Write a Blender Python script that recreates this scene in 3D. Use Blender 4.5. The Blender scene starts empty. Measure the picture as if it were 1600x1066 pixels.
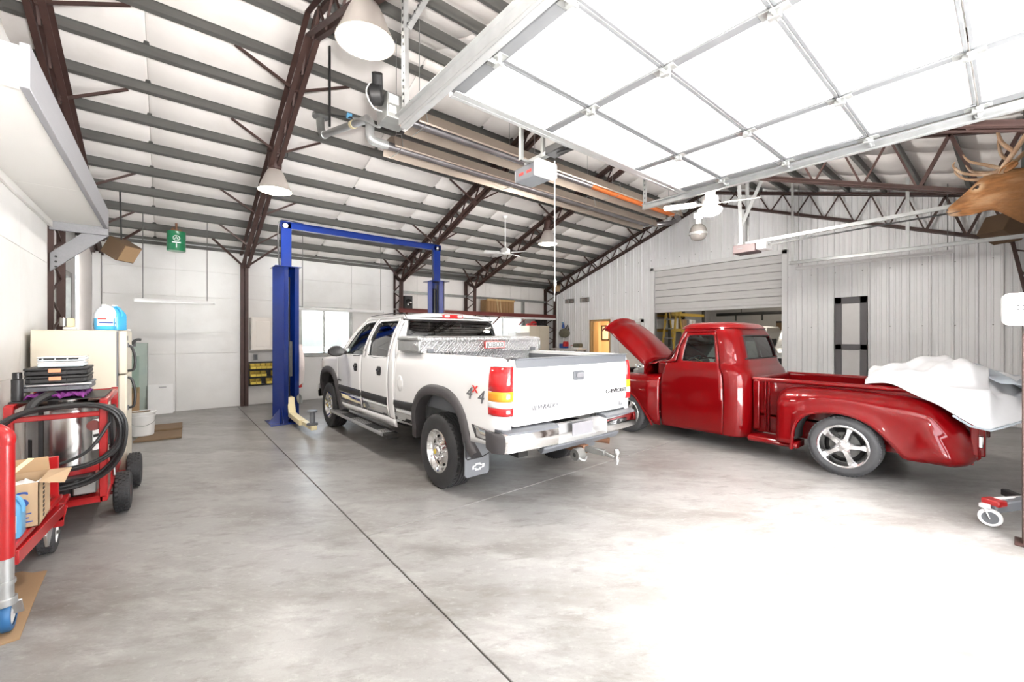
import bpy, bmesh, math, random
from mathutils import Vector, Matrix
from mathutils.geometry import delaunay_2d_cdt
random.seed(7)
S = bpy.context.scene
C = S.collection
PI = math.pi

# ------------------------------------------------------------------ camera, sky, sun, exposure
YAW = math.atan2(785, 650)
cd = bpy.data.cameras.new('camera')
cd.sensor_width = 36
cd.lens = 36 * 650 / 1600
cd.shift_y = -8 / 1600
cd.clip_start = .05
cam = bpy.data.objects.new('camera', cd)
C.objects.link(cam)
cam.location = (0, 0, 1.6)
cam.rotation_euler = (PI / 2, 0, YAW - PI / 2)
S.camera = cam

w = bpy.data.worlds.new('world')
S.world = w
w.use_nodes = True
nt = w.node_tree
bg = nt.nodes['Background']
sk = nt.nodes.new('ShaderNodeTexSky')
sk.sky_type = 'NISHITA'
sk.sun_disc = False
sk.sun_elevation = math.radians(48)
sk.sun_rotation = math.radians(200)
sk.air_density = 1.0
sk.dust_density = 3.0
hs = nt.nodes.new('ShaderNodeHueSaturation')
hs.inputs['Saturation'].default_value = .35
nt.links.new(sk.outputs[0], hs.inputs['Color'])
nt.links.new(hs.outputs[0], bg.inputs[0])
bg.inputs[1].default_value = .7

sd = bpy.data.lights.new('sun', 'SUN')
sd.energy = 44.0
sd.angle = .01
sd.color = (1, .98, .96)
so = bpy.data.objects.new('sun', sd)
C.objects.link(so)
so.rotation_euler = Vector((.55, .12, -.75)).to_track_quat('-Z', 'Y').to_euler()

VS = S.view_settings
VS.view_transform = 'Standard'
VS.look = 'None'
VS.gamma = 1
VS.exposure = 1.35
VS.use_curve_mapping = False
S.cycles.use_denoising = True
S.cycles.max_bounces = 8
S.cycles.diffuse_bounces = 5
S.cycles.glossy_bounces = 4
S.cycles.transmission_bounces = 6
S.cycles.transparent_max_bounces = 12
S.cycles.sample_clamp_indirect = 8
S.cycles.caustics_reflective = False
S.cycles.caustics_refractive = False

LAMP_W = 25      # watts of each burning high bay lamp


def area_light(name, loc, watts, size, rot=(0, 0, 0), color=(1, .95, .89)):
    l = bpy.data.lights.new(name, 'AREA')
    l.shape = 'DISK'
    l.size = size
    l.energy = watts
    l.color = color
    o = bpy.data.objects.new(name, l)
    C.objects.link(o)
    o.location = loc
    o.rotation_euler = rot
    return o


# the photographer's flash, just above the camera
fl = bpy.data.lights.new('camera_flash', 'POINT')
fl.energy = 28
fl.shadow_soft_size = .05
fl.color = (1, .97, .94)
flo = bpy.data.objects.new('camera_flash', fl)
C.objects.link(flo)
flo.location = (.02, -.02, 1.74)
# fill spot added beside it, aimed up only to brighten the roof
bl = bpy.data.lights.new('added_roof_fill', 'SPOT')
bl.energy = 640
bl.spot_size = math.radians(118)
bl.spot_blend = 1.0
bl.shadow_soft_size = .12
bl.color = (1, .96, .92)
blo = bpy.data.objects.new('added_roof_fill', bl)
C.objects.link(blo)
blo.location = (.12, -.05, 1.95)
blo.rotation_euler = Vector((.22, .70, .66)).to_track_quat('-Z', 'Y').to_euler()


# ------------------------------------------------------------------ materials
def M(name, col, rough=.5, metal=0., vary=.12, scale=6., bump=0., bscale=60., coat=0., spec=.5, stretch=(1, 1, 1), emit=0., dark=None, dscale=2., damt=.5, trans=0., alpha=1., rvary=.15):
    m = bpy.data.materials.new(name)
    m.use_nodes = True
    t = m.node_tree
    N, L = t.nodes, t.links
    p = N['Principled BSDF']
    tc = N.new('ShaderNodeTexCoord')
    mp = N.new('ShaderNodeMapping')
    mp.inputs['Scale'].default_value = stretch
    L.new(tc.outputs['Object'], mp.inputs[0])
    nz = N.new('ShaderNodeTexNoise')
    nz.inputs['Scale'].default_value = scale
    nz.inputs['Detail'].default_value = 5
    L.new(mp.outputs[0], nz.inputs['Vector'])
    mx = N.new('ShaderNodeMix')
    mx.data_type = 'RGBA'
    mx.inputs[6].default_value = (*[max(0, c * (1 - vary)) for c in col], 1)
    mx.inputs[7].default_value = (*[min(1, c * (1 + vary)) for c in col], 1)
    L.new(nz.outputs[0], mx.inputs[0])
    out = mx.outputs[2]
    if dark:
        n2 = N.new('ShaderNodeTexNoise')
        n2.inputs['Scale'].default_value = dscale
        n2.inputs['Detail'].default_value = 8
        n2.inputs['Roughness'].default_value = .65
        L.new(mp.outputs[0], n2.inputs['Vector'])
        r = N.new('ShaderNodeValToRGB')
        r.color_ramp.elements[0].position = .5
        r.color_ramp.elements[1].position = .75
        r.color_ramp.elements[1].color = (damt, damt, damt, 1)
        L.new(n2.outputs[0], r.inputs[0])
        m2 = N.new('ShaderNodeMix')
        m2.data_type = 'RGBA'
        m2.inputs[7].default_value = (*dark, 1)
        L.new(r.outputs[0], m2.inputs[0])
        L.new(out, m2.inputs[6])
        out = m2.outputs[2]
    L.new(out, p.inputs['Base Color'])
    if rvary:
        mr = N.new('ShaderNodeMapRange')
        mr.inputs[3].default_value = max(.02, rough * (1 - rvary))
        mr.inputs[4].default_value = min(1, rough * (1 + rvary))
        L.new(nz.outputs[0], mr.inputs[0])
        L.new(mr.outputs[0], p.inputs['Roughness'])
    else:
        p.inputs['Roughness'].default_value = rough
    p.inputs['Metallic'].default_value = metal
    p.inputs['Specular IOR Level'].default_value = spec
    p.inputs['Coat Weight'].default_value = coat
    p.inputs['Coat Roughness'].default_value = .03
    p.inputs['Transmission Weight'].default_value = trans
    p.inputs['Alpha'].default_value = alpha
    if emit:
        L.new(out, p.inputs['Emission Color'])
        p.inputs['Emission Strength'].default_value = emit
    if bump:
        nb = N.new('ShaderNodeTexNoise')
        nb.inputs['Scale'].default_value = bscale
        nb.inputs['Detail'].default_value = 3
        L.new(mp.outputs[0], nb.inputs['Vector'])
        b = N.new('ShaderNodeBump')
        b.inputs['Strength'].default_value = bump
        b.inputs['Distance'].default_value = .01
        L.new(nb.outputs[0], b.inputs['Height'])
        L.new(b.outputs[0], p.inputs['Normal'])
    return m


def Mglass(name, tint, dens, rough=.02, refl=1.):
    """tinted sheet glass: a see-through tint under a clear reflection"""
    m = bpy.data.materials.new(name)
    m.use_nodes = True
    t = m.node_tree
    N, L = t.nodes, t.links
    for n in list(N):
        if n.type == 'BSDF_PRINCIPLED':
            N.remove(n)
    o = [n for n in N if n.type == 'OUTPUT_MATERIAL'][0]
    tr = N.new('ShaderNodeBsdfTransparent')
    nz = N.new('ShaderNodeTexNoise')
    nz.inputs['Scale'].default_value = 3
    mx = N.new('ShaderNodeMix')
    mx.data_type = 'RGBA'
    mx.inputs[6].default_value = (*[c * dens * .96 for c in tint], 1)
    mx.inputs[7].default_value = (*[c * dens for c in tint], 1)
    L.new(nz.outputs[0], mx.inputs[0])
    L.new(mx.outputs[2], tr.inputs[0])
    gl = N.new('ShaderNodeBsdfGlossy')
    gl.inputs['Roughness'].default_value = rough
    fr = N.new('ShaderNodeFresnel')
    fr.inputs[0].default_value = 1.5
    ms = N.new('ShaderNodeMixShader')
    if refl != 1.:
        mu = N.new('ShaderNodeMath')
        mu.operation = 'MULTIPLY'
        mu.inputs[1].default_value = refl
        L.new(fr.outputs[0], mu.inputs[0])
        L.new(mu.outputs[0], ms.inputs[0])
    else:
        L.new(fr.outputs[0], ms.inputs[0])
    L.new(tr.outputs[0], ms.inputs[1])
    L.new(gl.outputs[0], ms.inputs[2])
    L.new(ms.outputs[0], o.inputs[0])
    return m


def Mconcrete():
    m = M('concrete', (.285, .278, .268), .34, 0, .12, 1.6, .10, 45., dark=(.125, .105, .09), dscale=.5, damt=.7, rvary=.3)
    t = m.node_tree
    N, L = t.nodes, t.links
    p = N['Principled BSDF']
    src = p.inputs['Base Color'].links[0].from_socket
    tc = [n for n in N if n.type == 'TEX_COORD'][0]
    # trowel streaks, mottling, pale wear, fine speckle
    for (sc, st, rot, col, amt, lo, hi) in ((1.5, (2.6, 1, 1), -.69, (.13, .115, .10), .75, .47, .68), (3.2, (3, 1, 1), -.9, (.44, .435, .42), .65, .50, .72),
                                            (9, (2.6, 1, 1), -.5, (.14, .128, .115), .66, .52, .70), (22, (1.8, 1, 1), -.69, (.42, .415, .40), .5, .55, .72), (60, (1, 1, 1), 0, (.13, .12, .11), .5, .58, .72)):
        mp = N.new('ShaderNodeMapping')
        mp.vector_type = 'TEXTURE'
        mp.inputs['Scale'].default_value = st
        mp.inputs['Rotation'].default_value = (0, 0, rot)
        L.new(tc.outputs['Object'], mp.inputs[0])
        nz = N.new('ShaderNodeTexNoise')
        nz.inputs['Scale'].default_value = sc
        nz.inputs['Detail'].default_value = 9
        nz.inputs['Roughness'].default_value = .7
        L.new(mp.outputs[0], nz.inputs['Vector'])
        r = N.new('ShaderNodeValToRGB')
        r.color_ramp.elements[0].position = lo
        r.color_ramp.elements[1].position = hi
        r.color_ramp.elements[1].color = (amt, amt, amt, 1)
        L.new(nz.outputs[0], r.inputs[0])
        mx = N.new('ShaderNodeMix')
        mx.data_type = 'RGBA'
        mx.inputs[7].default_value = (*col, 1)
        L.new(r.outputs[0], mx.inputs[0])
        L.new(src, mx.inputs[6])
        src = mx.outputs[2]
    L.new(src, p.inputs['Base Color'])
    return m


MT = {
    'concrete': Mconcrete(),
    'joint': M('joint_fill', (.10, .09, .085), .8),
    'apron': M('apron_concrete', (.78, .78, .775), .8, scale=1.5, bump=.2),
    'white_wall': M('white_liner_paint', (.77, .765, .755), .6, vary=.06, scale=3, bump=.08, bscale=30, dark=(.60, .57, .54), dscale=1.3, damt=.35),
    'rib': M('white_ribbed_steel', (.85, .855, .86), .38, .0, vary=.04, scale=2, spec=.5),
    'insul': M('white_vinyl_insulation', (.89, .86, .835), .5, vary=.05, scale=2.5, bump=.22, bscale=7, dark=(.66, .60, .55), dscale=1.1, damt=.3),
    'tape': M('insulation_seam_tape', (.58, .56, .54), .5),
    'galv': M('galvanised_steel', (.36, .37, .36), .42, .75, vary=.3, scale=9),
    'galv_dark': M('weathered_galvanised_purlin', (.125, .125, .118), .5, .35, vary=.3, scale=5, stretch=(.4, 3, 3), dark=(.12, .11, .10), dscale=3, damt=.6),
    'galv_light': M('bright_zinc_steel', (.46, .47, .47), .35, .7, vary=.15, scale=12),
    'brown': M('red_oxide_primer_steel', (.058, .029, .024), .55, .15, vary=.3, scale=7, dark=(.03, .018, .015), dscale=4),
    'maroon': M('maroon_primer_steel', (.16, .035, .03), .55, .1, vary=.2),
    'grey_wood': M('grey_painted_lumber', (.23, .23, .245), .65, vary=.14, scale=9, stretch=(6, .6, 6), bump=.1, bscale=30),
    'white_ply': M('white_painted_plywood', (.66, .65, .63), .6, vary=.04, scale=2),
    'door_white': M('white_door_skin', (.86, .86, .855), .45, vary=.02, scale=3),
    'roll_slat': M('grey_rolling_door_slat', (.60, .59, .585), .45, .1, vary=.05),
    'white_trim': M('white_trim_metal', (.78, .78, .78), .45, vary=.03),
    'blue': M('royal_blue_powder_coat', (.004, .022, .17), .22, .0, vary=.1, coat=.4),
    'cream_metal': M('cream_painted_steel', (.78, .68, .42), .4, vary=.1),
    'white_car': M('white_car_paint', (.82, .82, .82), .25, vary=.01, coat=1., rvary=0),
    'red_car': M('candy_red_paint', (.155, .0008, .002), .3, .1, vary=.03, coat=.75, rvary=0, spec=.08),
    'tyre': M('tyre_rubber', (.028, .028, .030), .62, vary=.2, scale=20, bump=.1),
    'tyre_grey': M('dusty_tyre_rubber', (.055, .055, .058), .6, vary=.2, scale=20, bump=.1),
    'chrome': M('chrome_plate', (.86, .86, .86), .08, 1., vary=.03),
    'alu': M('polished_aluminium', (.84, .84, .85), .16, 1., vary=.05),
    'alu_rough': M('cast_aluminium', (.60, .60, .60), .35, .9, vary=.1),
    'stainless': M('brushed_stainless', (.50, .49, .48), .22, 1., vary=.12, scale=3, stretch=(14, 14, .2)),
    'black': M('black_plastic', (.018, .018, .019), .45, vary=.25),
    'black_gloss': M('black_gloss_plastic', (.012, .012, .013), .2, vary=.2),
    'flare': M('charcoal_flare_plastic', (.052, .048, .050), .5, vary=.15, bump=.1, bscale=200),
    'grey_plastic': M('grey_plastic', (.14, .147, .16), .5, vary=.1, bump=.08, bscale=150),
    'dark': M('dark_underbody', (.015, .014, .013), .8, vary=.3),
    'opener_brown': M('brown_grey_opener_plastic', (.13, .095, .095), .5, vary=.1),
    'stile': M('grey_steel_stile', (.135, .14, .145), .45, .3, vary=.2, scale=9),
    'tail_trim': M('dark_tailgate_trim', (.085, .09, .10), .5, vary=.12, bump=.08, bscale=150),
    'badge': M('dark_badge_ink', (.03, .03, .032), .4, vary=.15),
    'silver_badge': M('silver_badge', (.14, .14, .15), .4, vary=.15),
    'rust': M('rusty_steel', (.16, .075, .04), .8, .2, vary=.4, scale=14),
    'interior': M('grey_cloth_interior', (.10, .10, .11), .9, vary=.2),
    'red_lens': M('red_lamp_lens', (.55, .012, .015), .1, vary=.05, coat=.5),
    'amber': M('amber_lamp_lens', (.80, .30, .02), .12, vary=.05, coat=.5),
    'clear_lens': M('clear_lamp_lens', (.75, .74, .74), .1, vary=.05, coat=.5),
    'white_lens': M('white_lens', (.82, .82, .82), .3, vary=.02),
    'red': M('red_powder_coat', (.36, .006, .008), .3, vary=.08, coat=.3),
    'red_plastic': M('red_plastic', (.55, .02, .02), .4),
    'card': M('corrugated_cardboard', (.34, .22, .12), .85, vary=.1, scale=5, stretch=(1, 8, 1)),
    'card_light': M('pale_cardboard', (.47, .33, .20), .85, vary=.08, scale=5),
    'card_dark': M('brown_cardboard', (.13, .08, .045), .85, vary=.12),
    'wood': M('rough_pine_board', (.19, .125, .07), .8, vary=.3, scale=8, stretch=(1, 9, 9)),
    'crate': M('stained_crate_wood', (.28, .16, .07), .7, vary=.35, scale=8, stretch=(9, 9, 1)),
    'casing': M('pine_door_casing', (.50, .33, .15), .5, vary=.15, scale=6, stretch=(8, 8, .6)),
    'fridge': M('almond_enamel', (.64, .585, .48), .35, vary=.03, bump=.05, bscale=250),
    'almond_wood': M('almond_thermofoil', (.74, .69, .64), .45, vary=.03),
    'bucket': M('white_polyethylene', (.78, .78, .77), .4, vary=.03),
    'green': M('green_enamel', (.012, .17, .07), .3, vary=.12, coat=.3),
    'white': M('white_plastic', (.82, .82, .81), .4, vary=.02),
    'yellow': M('yellow_bin_plastic', (.70, .52, .08), .45, vary=.1),
    'ladder': M('yellow_fibreglass', (.62, .42, .08), .5, vary=.15),
    'copper': M('orange_steel_tube', (.46, .12, .03), .45, .6, vary=.3),
    'tubesteel': M('blued_heater_tube', (.20, .19, .20), .35, .8, vary=.5, scale=3),
    'reflector': M('polished_heater_reflector', (.34, .285, .24), .35, .8, vary=.12, scale=3),
    'lampshade': M('spun_aluminium_shade', (.62, .57, .53), .4, .5, vary=.05),
    'lamp_lit': M('lit_lamp_diffuser', (1, .90, .74), .5, vary=.0, emit=7.),
    'fan_lit': M('lit_fan_glass', (1, .93, .82), .5, vary=.0, emit=2.2),
    'frost': M('ribbed_prismatic_glass', (.24, .225, .21), .15, .35, vary=.1),
    'blue_wheel': M('blue_polyurethane', (.03, .14, .33), .45, vary=.1),
    'blue_jug': M('blue_plastic', (.10, .30, .50), .35, vary=.1),
    'blue_liquid': M('washer_fluid', (.06, .42, .75), .1, vary=.08, coat=.4),
    'milky': M('milky_plastic', (.74, .82, .88), .3, vary=.04),
    'label_white': M('paper_label', (.82, .82, .82), .6, vary=.03),
    'ink_black': M('black_ink', (.02, .02, .02), .6, vary=.1),
    'ink_blue': M('blue_ink', (.03, .08, .30), .6, vary=.1),
    'ink_red': M('red_ink', (.62, .04, .03), .6, vary=.1),
    'ink_grey': M('grey_decal', (.36, .36, .37), .4, .3, vary=.15),
    'ink_white': M('white_ink', (.85, .85, .85), .5, vary=.02),
    'orange': M('orange_plastic', (.85, .30, .16), .45, vary=.08),
    'purple': M('purple_rag', (.20, .03, .22), .9, vary=.5, scale=40),
    'towel': M('white_pink_towel', (.74, .66, .64), .95, vary=.12, scale=14, stretch=(8, 8, .5)),
    'cover': M('white_vinyl_car_cover', (.62, .625, .64), .45, vary=.03, bump=.3, bscale=11),
    'cover_grey': M('grey_car_cover_lining', (.36, .40, .44), .6, vary=.1, bump=.2, bscale=14),
    'fur': M('elk_coat', (.25, .115, .045), .95, vary=.65, scale=34, stretch=(1, .3, 1), bump=.7, bscale=110, dark=(.50, .33, .20), dscale=6, damt=.6, spec=.1),
    'fur_dark': M('elk_mane', (.10, .05, .024), .95, vary=.5, scale=30, bump=.6, bscale=80),
    'antler': M('elk_antler', (.27, .165, .095), .55, vary=.4, scale=16, dark=(.58, .47, .35), dscale=6, damt=.7),
    'eye': M('dark_glass_eye', (.02, .012, .01), .08, coat=1.),
    'nose': M('dark_wet_nose', (.05, .035, .03), .35),
    'warm_wall': M('tan_interior_paint', (.66, .47, .33), .7, vary=.04),
    'screen_brown': M('brown_door_paint', (.13, .125, .13), .6, vary=.08),
    'camo': M('camouflage_canvas', (.16, .15, .11), .9, vary=.5, scale=18),
    'plate': M('worn_license_plate', (.20, .195, .21), .4, vary=.12, scale=9),
    'glass_dark': Mglass('dark_tinted_glass', (.75, .8, .85), .16, refl=2.2),
    'glass_mid': Mglass('lightly_tinted_glass', (.80, .92, .88), .62, refl=1.4),
    'glass_clear': Mglass('clear_window_glass', (.97, 1, 1), .96),
    'glass_green': Mglass('loose_sheet_glass', (.93, .98, .96), .97, refl=.6),
}


def Mdiamond():
    m = M('diamond_plate_aluminium', (.68, .68, .70), .3, .85, vary=.05)
    t = m.node_tree
    N, L = t.nodes, t.links
    p = N['Principled BSDF']
    tc = [n for n in N if n.type == 'TEX_COORD'][0]
    hs_ = []
    for a, ph in ((.78, 0), (-.78, .5)):
        mp = N.new('ShaderNodeMapping')
        mp.inputs['Rotation'].default_value = (0, a, 0)
        mp.inputs['Location'].default_value = (ph, ph, ph)
        L.new(tc.outputs['Object'], mp.inputs[0])
        wv = N.new('ShaderNodeTexWave')
        wv.inputs['Scale'].default_value = 13
        wv.bands_direction = 'X'
        L.new(mp.outputs[0], wv.inputs['Vector'])
        w2 = N.new('ShaderNodeTexWave')
        w2.inputs['Scale'].default_value = 9
        w2.bands_direction = 'Z'
        L.new(mp.outputs[0], w2.inputs['Vector'])
        mu = N.new('ShaderNodeMath')
        mu.operation = 'MULTIPLY'
        L.new(wv.outputs['Fac'], mu.inputs[0])
        L.new(w2.outputs['Fac'], mu.inputs[1])
        hs_.append(mu)
    mx = N.new('ShaderNodeMath')
    mx.operation = 'MAXIMUM'
    L.new(hs_[0].outputs[0], mx.inputs[0])
    L.new(hs_[1].outputs[0], mx.inputs[1])
    b = N.new('ShaderNodeBump')
    b.inputs['Strength'].default_value = 1.0
    b.inputs['Distance'].default_value = .012
    L.new(mx.outputs[0], b.inputs['Height'])
    L.new(b.outputs[0], p.inputs['Normal'])
    return m


MT['diamond'] = Mdiamond()


def elk_colouring(m):
    """the coat's own markings: paler round the eye and on the muzzle, darker toward the neck"""
    t = m.node_tree
    N, L = t.nodes, t.links
    p = N['Principled BSDF']
    src = p.inputs['Base Color'].links[0].from_socket
    tc = [n for n in N if n.type == 'TEX_COORD'][0]
    ab = N.new('ShaderNodeVectorMath')
    ab.operation = 'ABSOLUTE'
    L.new(tc.outputs['Object'], ab.inputs[0])
    for pt, r0, r1, col, amt in (((.07, 1.075, .325), .02, .085, (.52, .36, .22), .8), ((.0, 1.30, .06), .03, .11, (.46, .33, .22), .7), ((.05, 1.20, .22), .03, .09, (.14, .065, .03), .6), ((0, .35, .0), .35, .75, (.09, .045, .02), .85)):
        d = N.new('ShaderNodeVectorMath')
        d.operation = 'DISTANCE'
        d.inputs[1].default_value = pt
        L.new(ab.outputs[0], d.inputs[0])
        mr = N.new('ShaderNodeMapRange')
        mr.interpolation_type = 'SMOOTHSTEP'
        mr.inputs[1].default_value = r0
        mr.inputs[2].default_value = r1
        mr.inputs[3].default_value = amt
        mr.inputs[4].default_value = 0
        L.new(d.outputs['Value'], mr.inputs[0])
        mx = N.new('ShaderNodeMix')
        mx.data_type = 'RGBA'
        mx.inputs[7].default_value = (*col, 1)
        L.new(mr.outputs[0], mx.inputs[0])
        L.new(src, mx.inputs[6])
        src = mx.outputs[2]
    L.new(src, p.inputs['Base Color'])


elk_colouring(MT['fur'])


# ------------------------------------------------------------------ mesh helpers
def V(*a):
    return Vector(a)


def lerp(a, b, t):
    return a + (b - a) * t


def interp(tab, x):
    if x <= tab[0][0]:
        return tab[0][1]
    for (x0, y0), (x1, y1) in zip(tab, tab[1:]):
        if x <= x1:
            return lerp(y0, y1, (x - x0) / (x1 - x0))
    return tab[-1][1]


def sinterp(tab, x):
    """smooth (Catmull-Rom) table look-up"""
    n = len(tab)
    if x <= tab[0][0]:
        return tab[0][1]
    if x >= tab[-1][0]:
        return tab[-1][1]
    for i in range(n - 1):
        if x <= tab[i + 1][0]:
            break
    x0, y0 = tab[i]
    x1, y1 = tab[i + 1]
    h = x1 - x0
    m0 = (y1 - tab[i - 1][1]) / (x1 - tab[i - 1][0]) if i > 0 else (y1 - y0) / h
    m1 = (tab[i + 2][1] - y0) / (tab[i + 2][0] - x0) if i < n - 2 else (y1 - y0) / h
    t = (x - x0) / h
    return (2 * t**3 - 3 * t**2 + 1) * y0 + (t**3 - 2 * t**2 + t) * h * m0 + (-2 * t**3 + 3 * t**2) * y1 + (t**3 - t**2) * h * m1


def spline(pts, k=8, closed=False):
    pts = [Vector(p) for p in pts]
    n = len(pts)
    out = []
    rng = n if closed else n - 1
    for i in range(rng):
        p0 = pts[(i - 1) % n] if (closed or i > 0) else pts[0]
        p1 = pts[i]
        p2 = pts[(i + 1) % n]
        p3 = pts[(i + 2) % n] if (closed or i + 2 < n) else pts[-1]
        for j in range(k):
            t = j / k
            out.append(.5 * ((2 * p1) + (p2 - p0) * t + (2 * p0 - 5 * p1 + 4 * p2 - p3) * t * t + (3 * p1 - p0 - 3 * p2 + p3) * t**3))
    if not closed:
        out.append(pts[-1])
    return out


def inpoly(p, poly):
    x, y = p
    r = False
    n = len(poly)
    for i in range(n):
        x0, y0 = poly[i]
        x1, y1 = poly[(i + 1) % n]
        if (y0 > y) != (y1 > y) and x < (x1 - x0) * (y - y0) / (y1 - y0) + x0:
            r = not r
    return r


def dseg(p, a, b):
    ax, ay = a
    bx, by = b
    dx, dy = bx - ax, by - ay
    l = dx * dx + dy * dy
    t = 0 if l == 0 else max(0, min(1, ((p[0] - ax) * dx + (p[1] - ay) * dy) / l))
    return math.hypot(p[0] - ax - t * dx, p[1] - ay - t * dy)


class MB:
    def __init__(s):
        s.v, s.f = [], []

    def add(s, vs, fs):
        b = len(s.v)
        s.v += [Vector(p) for p in vs]
        s.f += [tuple(b + i for i in f) for f in fs]
        return s

    def box(s, x0, x1, y0, y1, z0, z1, mat=None):
        vs = [V(x, y, z) for z in (z0, z1) for y in (y0, y1) for x in (x0, x1)]
        if mat:
            vs = [mat @ p for p in vs]
        return s.add(vs, [(0, 2, 3, 1), (4, 5, 7, 6), (0, 1, 5, 4), (2, 6, 7, 3), (0, 4, 6, 2), (1, 3, 7, 5)])

    def cbox(s, c, sx, sy, sz, rz=0, rx=0, ry=0):
        m = Matrix.Translation(Vector(c)) @ Matrix.Rotation(rz, 4, 'Z') @ Matrix.Rotation(ry, 4, 'Y') @ Matrix.Rotation(rx, 4, 'X')
        return s.box(-sx / 2, sx / 2, -sy / 2, sy / 2, -sz / 2, sz / 2, m)

    def beam(s, p, q, w, h, up=(0, 0, 1)):
        p, q = Vector(p), Vector(q)
        d = (q - p).normalized()
        u = Vector(up)
        if abs(d.dot(u)) > .98:
            u = V(1, 0, 0)
        r = d.cross(u).normalized()
        u = r.cross(d)
        vs = [e + r * a * w / 2 + u * b * h / 2 for e in (p, q) for b in (-1, 1) for a in (-1, 1)]
        return s.add(vs, [(0, 2, 3, 1), (4, 5, 7, 6), (0, 1, 5, 4), (2, 6, 7, 3), (0, 4, 6, 2), (1, 3, 7, 5)])

    def rings(s, rings, closed=True, cap0=True, cap1=True):
        n = len(rings[0])
        b = len(s.v)
        for r in rings:
            s.v += [Vector(p) for p in r]
        m = n if closed else n - 1
        for i in range(len(rings) - 1):
            for j in range(m):
                k = (j + 1) % n
                s.f.append((b + i * n + j, b + i * n + k, b + (i + 1) * n + k, b + (i + 1) * n + j))
        if closed and cap0:
            s.f.append(tuple(b + j for j in reversed(range(n))))
        if closed and cap1:
            s.f.append(tuple(b + (len(rings) - 1) * n + j for j in range(n)))
        return s

    def cyl(s, p, q, r, r2=None, n=14, cap=True):
        p, q = Vector(p), Vector(q)
        d = (q - p).normalized()
        u = d.orthogonal().normalized()
        w_ = d.cross(u)
        r2 = r if r2 is None else r2
        R = [[e + (u * math.cos(a) + w_ * math.sin(a)) * rr for a in [2 * PI * i / n for i in range(n)]] for e, rr in ((p, r), (q, r2))]
        return s.rings(R, True, cap, cap)

    def tube(s, pts, r, n=8, cap=True, closed=False):
        pts = [Vector(p) for p in pts]
        m = len(pts)
        rs = r if isinstance(r, (list, tuple)) else [r] * m
        R = []
        u = None
        for i, p in enumerate(pts):
            if closed:
                d = (pts[(i + 1) % m] - pts[i - 1]).normalized()
            else:
                d = (pts[min(i + 1, m - 1)] - pts[max(i - 1, 0)]).normalized()
            u = d.orthogonal().normalized() if u is None else (u - d * u.dot(d)).normalized()
            w_ = d.cross(u)
            R.append([p + (u * math.cos(2 * PI * j / n) + w_ * math.sin(2 * PI * j / n)) * rs[i] for j in range(n)])
        if closed:
            R.append(R[0])
            return s.rings(R, True, False, False)
        return s.rings(R, True, cap, cap)

    def lathe(s, prof, o, ax='Z', n=32, cap0=False, cap1=False, a0=0, a1=2 * PI):
        """prof: (radius, height) pairs along an axis"""
        o = Vector(o)
        if isinstance(ax, str):
            d = {'X': V(1, 0, 0), 'Y': V(0, 1, 0), 'Z': V(0, 0, 1)}[ax]
        else:
            d = Vector(ax).normalized()
        u = V(0, 0, 1) if ax in ('X', 'Y') else d.orthogonal().normalized()
        w_ = d.cross(u)
        full = abs(a1 - a0 - 2 * PI) < 1e-6
        k = n if full else n + 1
        R = [[o + d * h + (u * math.cos(a0 + (a1 - a0) * i / n) + w_ * math.sin(a0 + (a1 - a0) * i / n)) * r for i in range(k)] for r, h in prof]
        return s.rings(R, full, cap0, cap1)

    def prism(s, poly, ax, a0, a1):
        """polygon in the plane across axis ax, extruded from a0 to a1 (ax X: poly is (y,z); Y: (x,z); Z: (x,y))"""
        f = {'X': lambda p, a: V(a, p[0], p[1]), 'Y': lambda p, a: V(p[0], a, p[1]), 'Z': lambda p, a: V(p[0], p[1], a)}[ax]
        return s.rings([[f(p, a0) for p in poly], [f(p, a1) for p in poly]])

    def grid(s, rows, closed_u=False):
        n = len(rows[0])
        b = len(s.v)
        for r in rows:
            s.v += [Vector(p) for p in r]
        m = len(rows)
        for i in range(m if closed_u else m - 1):
            for j in range(n - 1):
                i2 = (i + 1) % m
                s.f.append((b + i * n + j, b + i * n + j + 1, b + i2 * n + j + 1, b + i2 * n + j))
        return s

    def sheet(s, outline, fn, step=.05, holes=(), sv=None):
        """flat outline (with holes) filled with small triangles and carried into space by fn(a, b)"""
        sv = sv or step
        pts, edges = [], []

        def loop(pl):
            b = len(pts)
            for i, p in enumerate(pl):
                q = pl[(i + 1) % len(pl)]
                k = max(1, int(math.hypot(q[0] - p[0], q[1] - p[1]) / step + .5))
                for j in range(k):
                    pts.append((lerp(p[0], q[0], j / k), lerp(p[1], q[1], j / k)))
            e = len(pts)
            for i in range(b, e):
                edges.append((i, i + 1 if i + 1 < e else b))
        loop(outline)
        for h in holes:
            loop(h)
        loops = [outline, *holes]
        nb = list(pts)
        xs = [p[0] for p in outline]
        ys = [p[1] for p in outline]
        x = min(xs) + step / 2
        while x < max(xs):
            y = min(ys) + sv / 2
            while y < max(ys):
                if inpoly((x, y), outline) and not any(inpoly((x, y), h) for h in holes):
                    if all(dseg((x, y), l[i], l[(i + 1) % len(l)]) > min(step, sv) * .4 for l in loops for i in range(len(l))):
                        pts.append((x, y))
                y += sv
            x += step
        r = delaunay_2d_cdt([Vector(p) for p in pts], edges, [], 2 if holes else 1, 1e-5)
        vs, fs = r[0], r[2]
        if holes:
            fs = [f for f in fs if not any(inpoly((sum(vs[i][0] for i in f) / len(f), sum(vs[i][1] for i in f) / len(f)), h) for h in holes)]
        return s.add([fn(p[0], p[1]) for p in vs], fs)

    def mirror(s, xc):
        n = MB()
        n.v = [V(2 * xc - p.x, p.y, p.z) for p in s.v]
        n.f = [tuple(reversed(f)) for f in s.f]
        return n

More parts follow.
